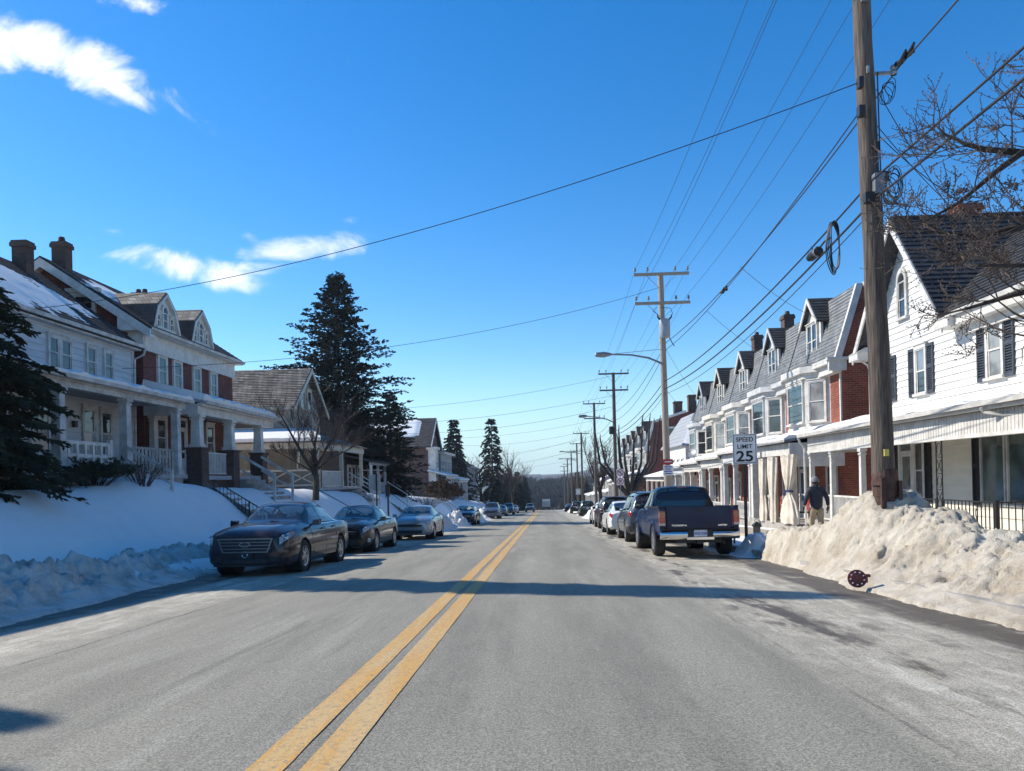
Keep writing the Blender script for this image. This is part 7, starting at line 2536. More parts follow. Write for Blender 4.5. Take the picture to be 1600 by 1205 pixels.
def pickup(name, label, pm):
    t = thing(name, label, 'pickup truck', (0, 0, 0), 'parked cars along both kerbs')
    W = .955
    r = .385
    fy, ryy = 1.68, -1.58
    ST = [(-.62, .42, 1.14, 1.30, .90, .86, .70), (-.60, .40, 1.16, 1.62, .925, .885, .70), (-.50, .40, 1.165, 1.76, .93, .89, .69), (-.15, .40, 1.165, 1.80, .93, .89, .69), (.30, .40, 1.16, 1.78, .93, .89, .68), (.55, .40, 1.155, 1.68, .93, .89, .69),
          (1.12, .40, 1.15, 1.27, .93, .885, .72), (1.7, .42, 1.12, 1.22, .93, .88, .66), (2.3, .44, 1.04, 1.14, .92, .84, .62), (2.60, .46, .98, 1.05, .86, .78, .58), (2.74, .48, .86, .94, .76, .70, .5)]
    Lf = Loft(ST)
    cab = Lf.body().build('body', pm, t)
    cut_arches(cab, [(fy, r)], r + .09, W)
    arch_liner(t, [(fy, r)], r + .085, W)
    # bed sides with open wheel arches
    for sd in (-1, 1):
        prof = [(-2.66, .60), (-2.66, 1.18), (-2.60, 1.215), (-.66, 1.215), (-.64, 1.18), (-.64, .52)]
        arch = [(ryy + (r + .085) * cos(pi * i / 14), r + (r + .085) * sin(pi * i / 14)) for i in range(15)]
        arch = [(y, max(z, .50)) for y, z in arch]
        bm = bmesh.new()
        x0, x1 = sd * (W - .14), sd * (W - .012)
        # two strips: the face curves slightly
        outline = prof + arch[:]
        vs = [bm.verts.new((x1, y, z)) for y, z in outline]
        f = bm.faces.new(vs)
        ex = bmesh.ops.extrude_face_region(bm, geom=[f])
        for v in ex['geom']:
            if isinstance(v, bmesh.types.BMVert):
                v.co.x = x0
        bmesh.ops.recalc_face_normals(bm, faces=bm.faces)
        bmesh.ops.triangulate(bm, faces=[q for q in bm.faces if len(q.verts) > 4])
        me = bpy.data.meshes.new('bed_side')
        bm.to_mesh(me); bm.free()
        me.materials.append(pm)
        o = bpy.data.objects.new('bed_side', me); C.objects.link(o); o.parent = t; ORG[o.name] = V((0, 0, 0))
        # rounded shoulder and flare
        mb = MB()
        mb.tube([(sd * (W - .02), ryy + (r + .085) * cos(a), max(.46, r + (r + .085) * sin(a))) for a in [pi * (-.06 + 1.12 * i / 20) for i in range(21)]], .045, 8); mb.build('fender_flare', P_['steel'] if False else pm, t, smooth=True)
        mb = MB()
        mb.tube([(sd * (W - .03), fy + (r + .09) * cos(a), max(.44, r + (r + .09) * sin(a))) for a in [pi * (-.06 + 1.12 * i / 20) for i in range(21)]], .045, 8); mb.build('fender_flare', pm, t, smooth=True)
        mb = MB(); mb.box(sd * (W - .05) - .06, sd * (W - .05) + .05, -2.62, -.66, 1.21, 1.245); mb.build('bed_rail', M['black_plastic'], t)
        # tail lamp
        x = sd * (W - .075)
        mb = MB(); mb.box(x - .07, x + .07, -2.70, -2.60, .78, 1.13); tl = mb.build('tail_lamp', M['tail'], t)
        mb = MB(); mb.box(x - .068, x + .068, -2.704, -2.60, .985, 1.10); mb.build('indicator', M['amber'], tl)
        mb = MB(); mb.box(x - .068, x + .068, -2.704, -2.60, .785, .84); mb.build('reverse_lamp', M['lamp'], tl)
        mirror(t, .78, 1.20, .90, sd, M['black_plastic'])
        for (a, b, c, d) in ((.05, .98, .48, .05), (-.48, -.03, -.02, -.45)):
            mb = MB(); mb.grid(Lf.patch([(a, 6.12), (b, 6.12), (c, 6.92), (d, 6.92)], sd, .007)); mb.build('side_window', M['car_glass'], t, smooth='all')
        p = Lf.pt(.12, 4.5, sd)
        mb = MB(); mb.bar(p + V((sd * .025, -.09, 0)), p + V((sd * .025, .09, 0)), .03, .028); mb.build('door_handle', M['black_plastic'], t)
        mb = MB(); mb.grid(Lf.patch([(2.25, 4.4), (2.64, 3.6), (2.62, 4.9), (2.3, 5.3)], sd, .010)); mb.build('headlamp', M['lamp'], t, smooth='all')
        for y in (fy, ryy):
            wheel(t, sd * (W + .0), y, r, .265, sd, 6, True)
        mb = MB(); mb.box(sd * W - .03, sd * W + .01, ryy - .62, ryy - .58, .30, .62); mb.build('mudflap', M['black_plastic'], t)
    lineset(t, Lf, [(.0, 2.2, .0, 5.9), (1.0, 2.2, 1.05, 5.8), (-.48, 2.2, .95, 2.2)])
    mb = MB(); mb.grid(across(Lf, 1.08, .42, 7.05, .06, q_lo=6.9)); mb.build('windscreen', M['car_windshield'], t, smooth='all')
    # flat rear window of the cab
    mb = MB(); pts = [(-.76, 1.24), (.76, 1.24), (.74, 1.40), (.66, 1.68), (.58, 1.725), (-.58, 1.725), (-.66, 1.68), (-.74, 1.40)]
    mb.prism([(x, lerp(-.640, -.565, (z - 1.2) / .55), z) for x, z in pts], (0, .03, 0)); mb.build('rear_window', M['car_glass'], t)
    mb = MB(); mb.box(-.12, .12, -.56, -.52, 1.735, 1.765); mb.build('brake_lamp', M['tail'], t)
    # bed floor, front wall, tailgate
    mb = MB(); mb.box(-.84, .84, -2.62, -.66, .70, .74); mb.box(-.84, .84, -.70, -.66, .74, 1.2); mb.build('bed_floor', M['black_plastic'], t)
    bm = bmesh.new()
    bmesh.ops.create_cube(bm, size=1, matrix=Matrix.Translation((0, -2.645, .965)) @ Matrix.Diagonal((1.55, .07, .54, 1)))
    bmesh.ops.bevel(bm, geom=bm.edges[:], offset=.018, segments=2, affect='EDGES')
    me = bpy.data.meshes.new('tailgate'); bm.to_mesh(me); bm.free(); me.materials.append(pm)
    tg = bpy.data.objects.new('tailgate', me); C.objects.link(tg); tg.parent = t; ORG[tg.name] = V((0, 0, 0))
    mb = MB(); mb.box(-.10, .10, -2.690, -2.675, 1.10, 1.17); mb.build('tailgate_handle', M['black_plastic'], tg)
    FT = FR((0, -2.684, 0), (1, 0, 0), (0, -1, 0))
    text_obj('lettering', 'TUNDRA', FT, -.48, .765, .055, M['chrome'], tg, .001, bold=.002, sx=1.6)
    text_obj('lettering', 'LIMITED', FT, .55, .765, .045, M['chrome'], tg, .001, bold=.002, sx=1.3)
    # chrome bumper with a dropped middle
    mb = MB()
    arc = [(-2.62, .455), (-2.72, .45), (-2.775, .49), (-2.79, .56), (-2.775, .63), (-2.73, .67), (-2.62, .67)]
    for sd in (-1, 1):
        mb.grid([[(sd * x, y + .07 * max(0, (x - .6) / .35) ** 2, z) for y, z in arc] for x in (.30, .45, .6, .75, .86, .95)])
    mb.box(-.32, .32, -2.79, -2.62, .44, .50)
    bp = mb.build('rear_bumper', M['chrome'], t, smooth=50)
    mb = MB(); mb.box(-.30, .30, -2.79, -2.64, .50, .665); mb.box(-.93, .93, -2.80, -2.62, .672, .69); mb.build('bumper_step', M['black_plastic'], bp)
    licence(t, -2.795, .515, -1, 'HKB 0284')
    mb = MB(); mb.box(-.05, .05, -2.82, -2.4, .34, .42); mb.box(-.55, .55, -2.6, -2.5, .36, .44); mb.tube([(-.8, -1.58, .40), (.8, -1.58, .40)], .06, 8); mb.lathe((-.0, -1.58, .40), (1, 0, 0), [(-.16, .06), (-.1, .15), (.1, .15), (.16, .06)], 12)
    mb.box(-.55, -.45, -2.6, 2.4, .42, .54); mb.box(.45, .55, -2.6, 2.4, .42, .54); mb.tube([(.5, -.5, .36), (.5, -2.0, .36), (.62, -2.5, .36)], .035, 6); mb.build('chassis', M['black_plastic'], t)
    mb = MB(); mb.box(-.80, .80, 2.66, 2.80, .50, .72); mb.build('front_bumper', M['chrome'], t)
    mb = MB(); mb.box(-.50, .50, 2.70, 2.765, .74, .92); mb.build('grille', M['black_plastic'], t)
    return t


def park(t, x, y, toward=False, yaw=0.0, dz=0.0):
    g = (road_z(y + 1) - road_z(y - 1)) / 2
    t.location = (x, y, road_z(y) - .015 + dz)
    t.rotation_euler = (-math.atan(g) if toward else math.atan(g), 0, (pi if toward else 0) + yaw)


def repaint(t, old, new):
    def go(o):
        if o.type == 'MESH':
            for s_ in o.material_slots:
                if s_.material is not None and s_.material == old:
                    s_.link = 'OBJECT'
                    s_.material = new
        for c in o.children:
            go(c)
    go(t)


CG = 'parked cars along both kerbs'
c1 = sedan('parked_car', 'plum black sedan with a big chrome barred grille, first at the left kerb', P_['taurus'], 'a', 4.92, .935, 1.55, wb=2.80)
c2 = sedan('parked_car', 'black sedan parked right behind the plum one', P_['black'], 'b', 4.75, .92, 1.46, wb=2.72, r=.335)
c3 = copy_tree(c2); c3['label'] = 'silver sedan at the left kerb in front of the jumbled snow pile'; repaint(c3, P_['black'], P_['silver'])
c4 = copy_tree(c2); c4['label'] = 'white car between the grey sport utility and the dark maroon crossover'; repaint(c4, P_['black'], P_['white'])
c5 = copy_tree(c2); c5['label'] = 'dark sedan half buried behind the bright jumbled snow pile'
s1 = suv('parked_car', 'grey blue sport utility parked in front of the navy pickup', P_['grey'])
s2 = copy_tree(s1); s2['label'] = 'dark maroon crossover parked beyond the white car'; repaint(s2, P_['grey'], P_['maroon'])
s3 = copy_tree(s1); s3['label'] = 'dark green car among the far snow piles at the right kerb'; repaint(s3, P_['grey'], P_['green'])
s4 = copy_tree(s1); s4['label'] = 'pale topped van far along the left kerb under the bare tree'; repaint(s4, P_['grey'], P_['steel'])
k1 = pickup('pickup_truck', 'navy blue pickup truck with chrome rear bumper at the right kerb', P_['navy'])
park(c1, -6.17, 17.35, True)
park(c2, -6.18, 24.3, True)
park(c3, -5.62, 32.6, True, .015)
park(c5, -5.9, 55, True)
park(s4, -5.6, 78, True)
park(k1, 3.70, 20.5)
park(s1, 3.76, 27.4, False, -.01)
park(c4, 3.60, 33.6)
park(s2, 3.85, 42.0)
park(s3, 5.0, 88)
far = [(c2, 'far dark car at the left kerb just past the pale topped van', -5.7, 96, True, P_['steel']), (s1, 'far grey car at the left kerb near the low white house', -5.5, 112, True, P_['grey']), (c2, 'far silver car at the left kerb near the crest', -5.4, 128, True, P_['silver']),
       (s1, 'oncoming dark car with pale bonnet on the road near the crest', -3.0, 150, True, P_['steel']), (c2, 'white roofed car just beyond the dark maroon crossover', 4.0, 49.5, False, P_['white']), (s1, 'dark car at the right kerb between far snow piles', 4.8, 112, False, P_['black']),
       (c2, 'last dark car visible at the right kerb', 4.7, 140, False, P_['black'])]
for src, lab, x, y, tw, pm in far:
    c = copy_tree(src)
    c['label'] = lab
    repaint(c, P_['black'] if src is c2 else P_['grey'], pm)
    park(c, x, y, tw)
    if 'oncoming' in lab:
        c['group'] = 'traffic on the road'

# white box truck beyond the crest
t = thing('box_truck', 'white box truck driving away beyond the road crest', 'truck', (0, 0, 0), 'traffic on the road')
mb = MB(); mb.box(-1.05, 1.05, -3.2, 1.4, .9, 3.0); mb.build('cargo_box', M['white'], t)
mb = MB(); mb.box(-.95, .95, -3.23, -3.205, 1.0, 2.4); mb.build('roller_door', M['sign_back'], t)
mb = MB(); mb.box(-.95, .95, 1.5, 3.2, .6, 2.1); mb.build('cab', M['white'], t)
mb = MB(); mb.box(-1.0, 1.0, -3.25, 3.1, .55, .9); mb.build('chassis', M['black_plastic'], t)
for sd in (-1, 1):
    for y in (-2.0, 2.2):
        mb = MB(); mb.lathe((sd * .95, y, .42), (sd, 0, 0), [(-.25, .25), (-.25, .42), (0, .42), (0, .2), (-.05, .0)], 18); mb.build('wheel', M['rubber'], t)
    mb = MB(); mb.box(sd * .9 - .08, sd * .9 + .08, -3.27, -3.25, .7, .85); mb.build('tail_lamp', M['tail'], t)
park(t, .45, 205)


# ================================================================== PERSON
def skin_obj(name, m, parent, nodes, edges, sub=2, root=0):
    o_ = idx(parent)
    me = bpy.data.meshes.new(name)
    me.from_pydata([tuple(V(p) - o_) for p, r in nodes], edges, [])
    o = bpy.data.objects.new(name, me)
    C.objects.link(o)
    md = o.modifiers.new('skin', 'SKIN')
    lay = me.skin_vertices[0].data
    for i, (p, r) in enumerate(nodes):
        lay[i].radius = r if isinstance(r, tuple) else (r, r)
        lay[i].use_root = i == root
    md.use_smooth_shade = True
    o.modifiers.new('sub', 'SUBSURF').levels = sub
    dg = bpy.context.evaluated_depsgraph_get()
    new = bpy.data.meshes.new_from_object(o.evaluated_get(dg))
    o.modifiers.clear()
    o.data = new
    new.name = name
    bpy.data.meshes.remove(me)
    new.materials.clear()
    new.materials.append(m)
    new.polygons.foreach_set('use_smooth', [True] * len(new.polygons))
    o.parent = parent
    ORG[o.name] = o_.copy()
    return o


BX, BY = 7.62, 21.0
BZ = road_z(BY) + .20
t = thing('person', 'man walking away in a navy jacket, khaki trousers and grey knit hat', 'person', (BX, BY, BZ))
w = lambda x, y, z: V((BX + x, BY + y, BZ + z))
J = dict(pel=w(0, 0, .94), waist=w(0, .01, 1.10), chest=w(0, .03, 1.32), neck=w(0, .05, 1.50), head0=w(0, .07, 1.58), head=w(0, .085, 1.66), crown=w(0, .085, 1.73),
         shl=w(-.17, .03, 1.42), shr=w(.17, .03, 1.42), ell=w(-.285, -.02, 1.15), elr=w(.285, -.04, 1.15), wrl=w(-.33, .06, .92), wrr=w(.34, .05, .91),
         hil=w(-.095, 0, .90), hir=w(.095, 0, .90), knl=w(-.11, .10, .50), knr=w(.10, -.02, .50), anl=w(-.115, .04, .10), anr=w(.105, -.22, .15), tol=w(-.125, .20, .035), tor=w(.11, -.09, .03))
order = list(J)
ii = {k: i for i, k in enumerate(order)}
E = lambda *p: [(ii[a], ii[b]) for a, b in p]
body_r = dict(pel=(.12, .085), waist=(.14, .10), chest=(.165, .11), neck=.062, head0=.07, head=(.078, .095), crown=(.055, .07), shl=.07, shr=.07, ell=.046, elr=.046, wrl=.034, wrr=.034, hil=.09, hir=.09, knl=.062, knr=.062, anl=.042, anr=.042, tol=.035, tor=.035)
edges = E(('pel', 'waist'), ('waist', 'chest'), ('chest', 'neck'), ('neck', 'head0'), ('head0', 'head'), ('head', 'crown'), ('chest', 'shl'), ('chest', 'shr'), ('shl', 'ell'), ('shr', 'elr'), ('ell', 'wrl'), ('elr', 'wrr'), ('pel', 'hil'), ('pel', 'hir'), ('hil', 'knl'), ('hir', 'knr'), ('knl', 'anl'), ('knr', 'anr'), ('anl', 'tol'), ('anr', 'tor'))
skin_obj('body', M['skin'], t, [(J[k], body_r[k]) for k in order], edges)
# jacket
jn = [(w(0, 0, .79), (.19, .14)), (J['waist'], (.185, .14)), (J['chest'], (.20, .145)), (w(0, .04, 1.47), (.085, .08)), (J['shl'], .092), (J['shr'], .092), (J['ell'], .068), (J['elr'], .068), (w(-.325, .05, .95), .052), (w(.335, .04, .94), .052)]
skin_obj('jacket', M['jacket'], t, jn, [(0, 1), (1, 2), (2, 3), (2, 4), (2, 5), (4, 6), (5, 7), (6, 8), (7, 9)])
tn = [(w(0, 0, .96), (.165, .125)), (J['hil'] + V((0, 0, -.08)), .105), (J['hir'] + V((0, 0, -.08)), .105), (J['knl'], .082), (J['knr'], .082), (J['anl'] + V((0, 0, -.01)), .07), (J['anr'] + V((0, 0, -.01)), .07)]
skin_obj('trousers', M['khaki'], t, tn, [(0, 1), (0, 2), (1, 3), (2, 4), (3, 5), (4, 6)])
mb = MB(); mb.lathe(J['head'] + V((0, -.002, -.045)), (0, .06, 1), [(0, .103), (.035, .108), (.05, .103), (.09, .098), (.13, .075), (.155, .04), (.16, 0)], 20); hat = mb.build('knit_hat', M['beanie'], t, smooth='all')
mb = MB(); mb.lathe(J['head'] + V((0, -.002, -.05)), (0, .06, 1), [(0, .104), (.0, .113), (.05, .113), (.052, .10)], 20); mb.build('hat_brim', M['beanie'], hat, smooth=True)
mb = MB(); mb.lathe(J['head0'] + V((0, -.012, -.02)), (0, .06, 1), [(0, .07), (.03, .088), (.07, .094)], 16); mb.build('hair', M['hair'], t, smooth='all')
mb = MB(); mb.lathe(w(0, .045, 1.475), (0, .1, 1), [(0, .10), (.03, .088), (.07, .084), (.07, .07)], 16); mb.build('collar', M['jacket'], t, smooth=True)
# face on the far side of the head
mb = MB(); mb.hexa([J['head'] + V(q) for q in ((-.014, .085, -.03), (.014, .085, -.03), (.016, .118, -.035), (-.016, .118, -.035), (-.008, .09, .02), (.008, .09, .02), (.006, .10, .02), (-.006, .10, .02))]); mb.build('nose', M['skin'], t, smooth='all')
for sd in (-1, 1):
    mb = MB(); mb.lathe(J['head'] + V((sd * .032, .088, .008)), (0, 1, 0), [(0, .012), (.006, .008), (.008, 0)], 8); mb.build('eye', M['ink'], t, smooth=True)
    mb = MB(); mb.lathe(J['head'] + V((sd * .078, .0, -.02)), (sd, -.3, 0), [(0, .02), (.012, .028), (.02, .018), (.02, 0)], 10); mb.build('ear', M['skin'], t, smooth=True)
    p = J['wrl'] if sd < 0 else J['wrr']
    hn = [(p + V((0, .0, .03)), .034), (p + V((0, .02, -.05)), (.028, .042)), (p + V((0, .03, -.095)), (.024, .044))]
    he = [(0, 1), (1, 2)]
    for k in range(4):
        b0 = len(hn)
        oy = -.030 + k * .021
        Lf_ = (.030, .036, .034, .026)[k]
        hn += [(p + V((-sd * .004, .03 + oy, -.125)), .0105), (p + V((-sd * .014, .035 + oy, -.125 - Lf_)), .0098), (p + V((-sd * .030, .035 + oy, -.125 - Lf_ * 1.6)), .0085)]
        he += [(2, b0), (b0, b0 + 1), (b0 + 1, b0 + 2)]
    b0 = len(hn)
    hn += [(p + V((-sd * .02, .065, -.06)), .014), (p + V((-sd * .03, .080, -.095)), .011), (p + V((-sd * .034, .080, -.12)), .009)]
    he += [(1, b0), (b0, b0 + 1), (b0 + 1, b0 + 2)]
    skin_obj('glove', M['glove'], t, hn, he, 1)
    a, b_ = (J['anl'], J['tol']) if sd < 0 else (J['anr'], J['tor'])
    skin_obj('boot', M['boot'], t, [(a + V((0, -.01, .05)), .062), (a + V((0, -.03, -.035)), (.055, .05)), (b_ + V((0, -.04, .005)), (.052, .042)), (b_ + V((0, .04, .0)), (.045, .035))], [(0, 1), (1, 2), (2, 3)])
# ================================================================== TREES
def blade(mb, p, d, L, w, up):
    """A needle spray: two crossed narrow diamonds."""
    d = d.normalized()
    r = d.cross(up)
    r = r.normalized() if r.length > 1e-4 else d.orthogonal().normalized()
    u = d.cross(r)
    a, q, e = p, p + d * L * .45, p + d * L
    for k in (r, u * .7):
        mb.add([a, q + k * w, e, q - k * w], [[0, 1, 2, 3]])


def conifer(label, x, y, z0, H, prof, levels, per, seed, m, twigs=9, tl=.34, tw=.06, rise=.15, droop=.35, trunk_r=.18, base=.05, group=None, sub=2, gap=0.0, cat='tree', name='conifer_tree', trunk_m='bark_dark', fluff=0.0):
    R = random.Random(seed)
    t = thing(name, label, cat, (x, y, z0), group)
    mb = MB()
    mb.tube([(x, y, z0 - .3), (x + .05, y, z0 + H * .4), (x, y, z0 + H * .98)], [trunk_r, trunk_r * .6, .02], 8)
    tm = mb
    cr_ = MB()
    for i in range(levels):
        f = (i + R.random() * .6) / levels
        z = z0 + H * (base + (1 - base) * f)
        r = interp(prof, f)
        n = max(3, int(per * (1 - .55 * f)))
        a0 = R.random() * 6.28
        for k in range(n):
            if R.random() < gap:
                continue
            a = a0 + 2 * pi * k / n + R.uniform(-.25, .25)
            L = r * R.uniform(.62 - .22 * (fluff > 0), 1.12)
            h = V((cos(a), sin(a), 0))
            ri, dr = rise * R.uniform(.5, 1.4), droop * R.uniform(.6, 1.3)
            pt = lambda s: V((x, y, z)) + h * L * s + V((0, 0, L * (ri * s - dr * s * s)))
            tm.tube([pt(0), pt(.5), pt(.95)], [max(.012, .02 * L * .6), .012, .005], 3, False)
            side = V((-sin(a), cos(a), 0))
            nt = max(4, int(twigs * (L / max(.4, prof[0][1]) * .7 + .4)))
            for j in range(nt):
                s = lerp(.16, 1.0, (j + R.random()) / nt)
                p = pt(s) + V((R.uniform(-1, 1), R.uniform(-1, 1), R.uniform(-1, 1))) * fluff * 1.3 * (1.15 - s)
                tang = (pt(min(1, s + .05)) - pt(s - .05)).normalized()
                for sd in (-1, 1):
                    d = (tang * R.uniform(.6, 1.0) + side * sd * R.uniform(.5, 1.0) * (1.1 - s * .5) + V((0, 0, R.uniform(-.35, .25))))
                    LL = tl * R.uniform(.6, 1.25) * (1.15 - .45 * s)
                    blade(cr_, p, d, LL, tw * R.uniform(.7, 1.3), V((0, 0, 1)))
                    for q in range(sub):
                        pp = p + d.normalized() * LL * R.uniform(.25, .8)
                        dd = d.normalized() + V((R.uniform(-.8, .8), R.uniform(-.8, .8), R.uniform(-.6, .4)))
                        blade(cr_, pp, dd, LL * .6, tw * .75, V((0, 0, 1)))
            blade(cr_, pt(.9), (pt(1) - pt(.85)), tl, tw, V((0, 0, 1)))
    tm.build('trunk', M[trunk_m], t)
    cr_.build('crown', M[m], t)
    return t


SPR = [(0, 2.6), (.08, 2.75), (.2, 2.4), (.3, 1.75), (.42, .95), (.6, .80), (.8, .72), (.94, .45), (1, .1)]
NS = conifer('dark dense spruce at the left edge in front of the pale clapboard house', -13.6, 15.95, 1.15, 13.1, SPR, 50, 15, 3, 'needle', 22, .36, .046, .12, .30, .2, .02, sub=3, name='spruce_tree')
t2 = copy_tree(NS); t2.location = (-14.2, 7.95, 1.1); t2.scale = (.45, .45, .60); t2['label'] = 'second spruce nearer the camera on the left bank, casting its shadow on the road'; t2.rotation_euler = (0, 0, 2.0)
t3 = copy_tree(NS); t3.location = (-14.0, 7.0, 1.1); t3.scale = (.5, .5, .62); t3['label'] = 'third spruce on the left bank, nearest the camera, shading the road corner'; t3.rotation_euler = (0, 0, 4.0)
BIG = [(0, 5.2), (.12, 6.2), (.3, 6.0), (.48, 5.1), (.65, 3.9), (.8, 2.6), (.92, 1.3), (1, .35)]
conifer('tall open conifer towering over the tan slate roofed house', -16.2, 58, -.2, 17.9, BIG, 50, 11, 11, 'needle_big', 30, .32, .052, .34, .16, .28, .16, sub=7, gap=.05, fluff=.36)
conifer('dark dense low evergreen below the tall conifer, by the dark porch house', -13.0, 62, -.9, 9.6, [(0, 2.6), (.15, 3.2), (.45, 3.0), (.7, 2.3), (.9, 1.3), (1, .3)], 20, 13, 12, 'needle_big', 18, .32, .055, .35, .2, .2, .03, sub=5, name='evergreen_tree', fluff=.28)
conifer('dark dense conical spruce just beyond the pale porch house', -16.2, 133, -3.6, 16.2, [(0, 4.2), (.1, 4.3), (.5, 2.6), (.85, .8), (1, .15)], 30, 12, 13, 'needle_far', 10, .8, .17, .1, .35, .25, .02, sub=2, name='spruce_tree')
conifer('narrow ragged spruce with drooping arms behind the bare roadside tree', -9.9, 141, -4.6, 18.0, [(0, 3.2), (.2, 3.3), (.5, 2.4), (.75, 1.7), (.9, .9), (1, .15)], 24, 10, 14, 'needle_far', 9, .8, .16, .05, .55, .25, .08, sub=2, gap=.12, name='spruce_tree')


def bare_tree(label, name, x, y, z0, limbs, seed, tw_m='twig', br_m='bark', buds=False, depth=3, twig_r=.006, group=None, spread=.75, child=5, up=.25, sides=5, cat='tree', trunk_to=None, tlen=.55):
    """limbs: list of (points, r0, r1). Children grow along every limb."""
    R = random.Random(seed)
    t = thing(name, label, cat, (x, y, z0), group)
    A, B = MB(), MB()

    def grow(p, d, L, r, lev):
        pts = [p]
        n = 5 if lev < 2 else 4
        dd = d.copy()
        for i in range(n):
            dd = (dd + V((R.uniform(-.22, .22), R.uniform(-.22, .22), R.uniform(-.16, .20) + up * .16))).normalized()
            pts.append(pts[-1] + dd * L / n)
        rr = [max(twig_r * .6, lerp(r, max(twig_r * .6, r * .35), i / n)) for i in range(n + 1)]
        (A if r > .03 else B).tube(pts, rr, sides if r > .02 else 3, False)
        if buds and lev >= depth - 1:
            for q in pts[1:]:
                e = q + V((R.uniform(-.02, .02), R.uniform(-.02, .02), R.uniform(.0, .025)))
                B.lathe(e, (R.uniform(-1, 1), R.uniform(-1, 1), 1), [(-.014, .0), (0, .010), (.016, 0)], 4)
        if lev < depth:
            for k in range(child if lev else child + 1):
                i = R.randint(1, n)
                q = pts[i]
                nd = (dd + V((R.uniform(-1, 1), R.uniform(-1, 1), R.uniform(-.7, 1))).normalized() * spread + V((0, 0, up))).normalized()
                grow(q, nd, L * R.uniform(.45, .8), max(twig_r, r * .45), lev + 1)

    for pts, r0, r1 in limbs:
        pts = [V(p) for p in pts]
        n = len(pts)
        A.tube(pts, [lerp(r0, r1, i / (n - 1)) for i in range(n)], 8, True)
        if r1 > .2:
            continue
        segs = sum((b - a).length for a, b in zip(pts, pts[1:]))
        m = max(3, int(segs / .5 * child / 5))
        for k in range(m):
            f = lerp(.3, 1, (k + R.random()) / m) * (n - 1)
            i = min(n - 2, int(f))
            p = pts[i].lerp(pts[i + 1], f - i)
            d = (pts[i + 1] - pts[i]).normalized()
            nd = (d * .7 + V((R.uniform(-1, 1), R.uniform(-1, 1), R.uniform(-.6, 1))).normalized() * spread + V((0, 0, up))).normalized()
            grow(p, nd, tlen * segs * R.uniform(.35, .75), lerp(r0, r1, f / (n - 1)) * .38, 1)
        grow(pts[-1], (pts[-1] - pts[-2]).normalized(), tlen * segs * .6, r1, 1)
    A.build('trunk', M[br_m], t, smooth=True)
    if B.v:
        B.build('crown', M[tw_m], t)
    return t


# near tree, its trunk just outside the frame on the right
tx, ty = 8.25, 10.6
bare_tree('bare budding tree at the right edge whose branches reach the near pole', 'bare_tree', tx, ty, -.3,
          [([(tx, ty, -.4), (tx - .03, ty, 1.5), (tx, ty, 3.2), (tx + .05, ty + .05, 4.6), (tx, ty, 5.6)], .24, .15),
           ([(tx, ty, 5.2), (7.6, 10.7, 5.62), (7.0, 10.6, 5.72), (6.35, 10.7, 5.85), (6.0, 10.6, 5.9)], .085, .025),
           ([(tx, ty, 4.5), (7.6, 10.3, 4.75), (6.9, 10.2, 4.72), (6.2, 10.3, 4.45)], .09, .022),
           ([(tx, ty, 3.6), (7.5, 10.8, 3.95), (6.9, 11.0, 3.85), (6.3, 11.2, 3.7)], .08, .02),
           ([(tx, ty, 5.5), (7.9, 10.5, 6.3), (7.6, 10.5, 6.8), (7.3, 10.4, 7.3)], .045, .012),
           ([(tx, ty, 4.2), (7.5, 10.5, 4.3), (6.8, 10.4, 4.1), (6.1, 10.5, 4.15)], .07, .018),
           ([(6.8, 10.6, 5.75), (6.3, 10.4, 5.4), (5.8, 10.4, 5.0), (5.4, 10.5, 4.8)], .05, .014),
           ([(tx, ty, 4.9), (7.5, 11.2, 5.0), (6.8, 11.6, 4.9), (6.1, 11.9, 5.1)], .08, .02),
           ([(tx, ty, 5.5), (7.8, 9.9, 5.9), (7.2, 9.6, 6.0)], .06, .02),
           ([(tx, ty, 3.2), (7.6, 10.2, 3.1), (7.1, 10.1, 3.35)], .06, .02),
           ([(tx, ty, 5.4), (8.8, 10.9, 6.4), (9.3, 11.2, 7.6)], .12, .04)], 21, 'twig', 'bark_dark', True, 3, .0058, spread=.95, child=6, up=.05, tlen=.44)
# street tree in front of the tan house
bx_, by_ = -11.0, 35.0
bare_tree('small bare street tree in front of the tan slate roofed house', 'bare_tree', bx_, by_, .7,
          [([(bx_, by_, .5), (bx_ + .05, by_, 1.4), (bx_, by_, 2.1)], .17, .13),
           ([(bx_, by_, 1.7), (bx_ - .6, by_, 2.7), (bx_ - 1.1, by_ + .1, 3.6), (bx_ - 1.5, by_, 4.4)], .10, .03), ([(bx_, by_, 2.0), (bx_ + .5, by_ + .2, 3.0), (bx_ + 1.3, by_, 3.9)], .10, .03),
           ([(bx_, by_, 2.0), (bx_ + .1, by_ - .3, 3.2), (bx_ + .3, by_, 4.4)], .09, .03), ([(bx_, by_, 1.9), (bx_ + .8, by_, 2.5), (bx_ + 1.9, by_ - .2, 3.0)], .07, .02), ([(bx_, by_, 1.8), (bx_ - .9, by_ + .2, 2.3), (bx_ - 1.5, by_, 2.7)], .06, .02)], 22, 'twig', 'bark', False, 3, .0075, child=7, up=.22, tlen=.60)
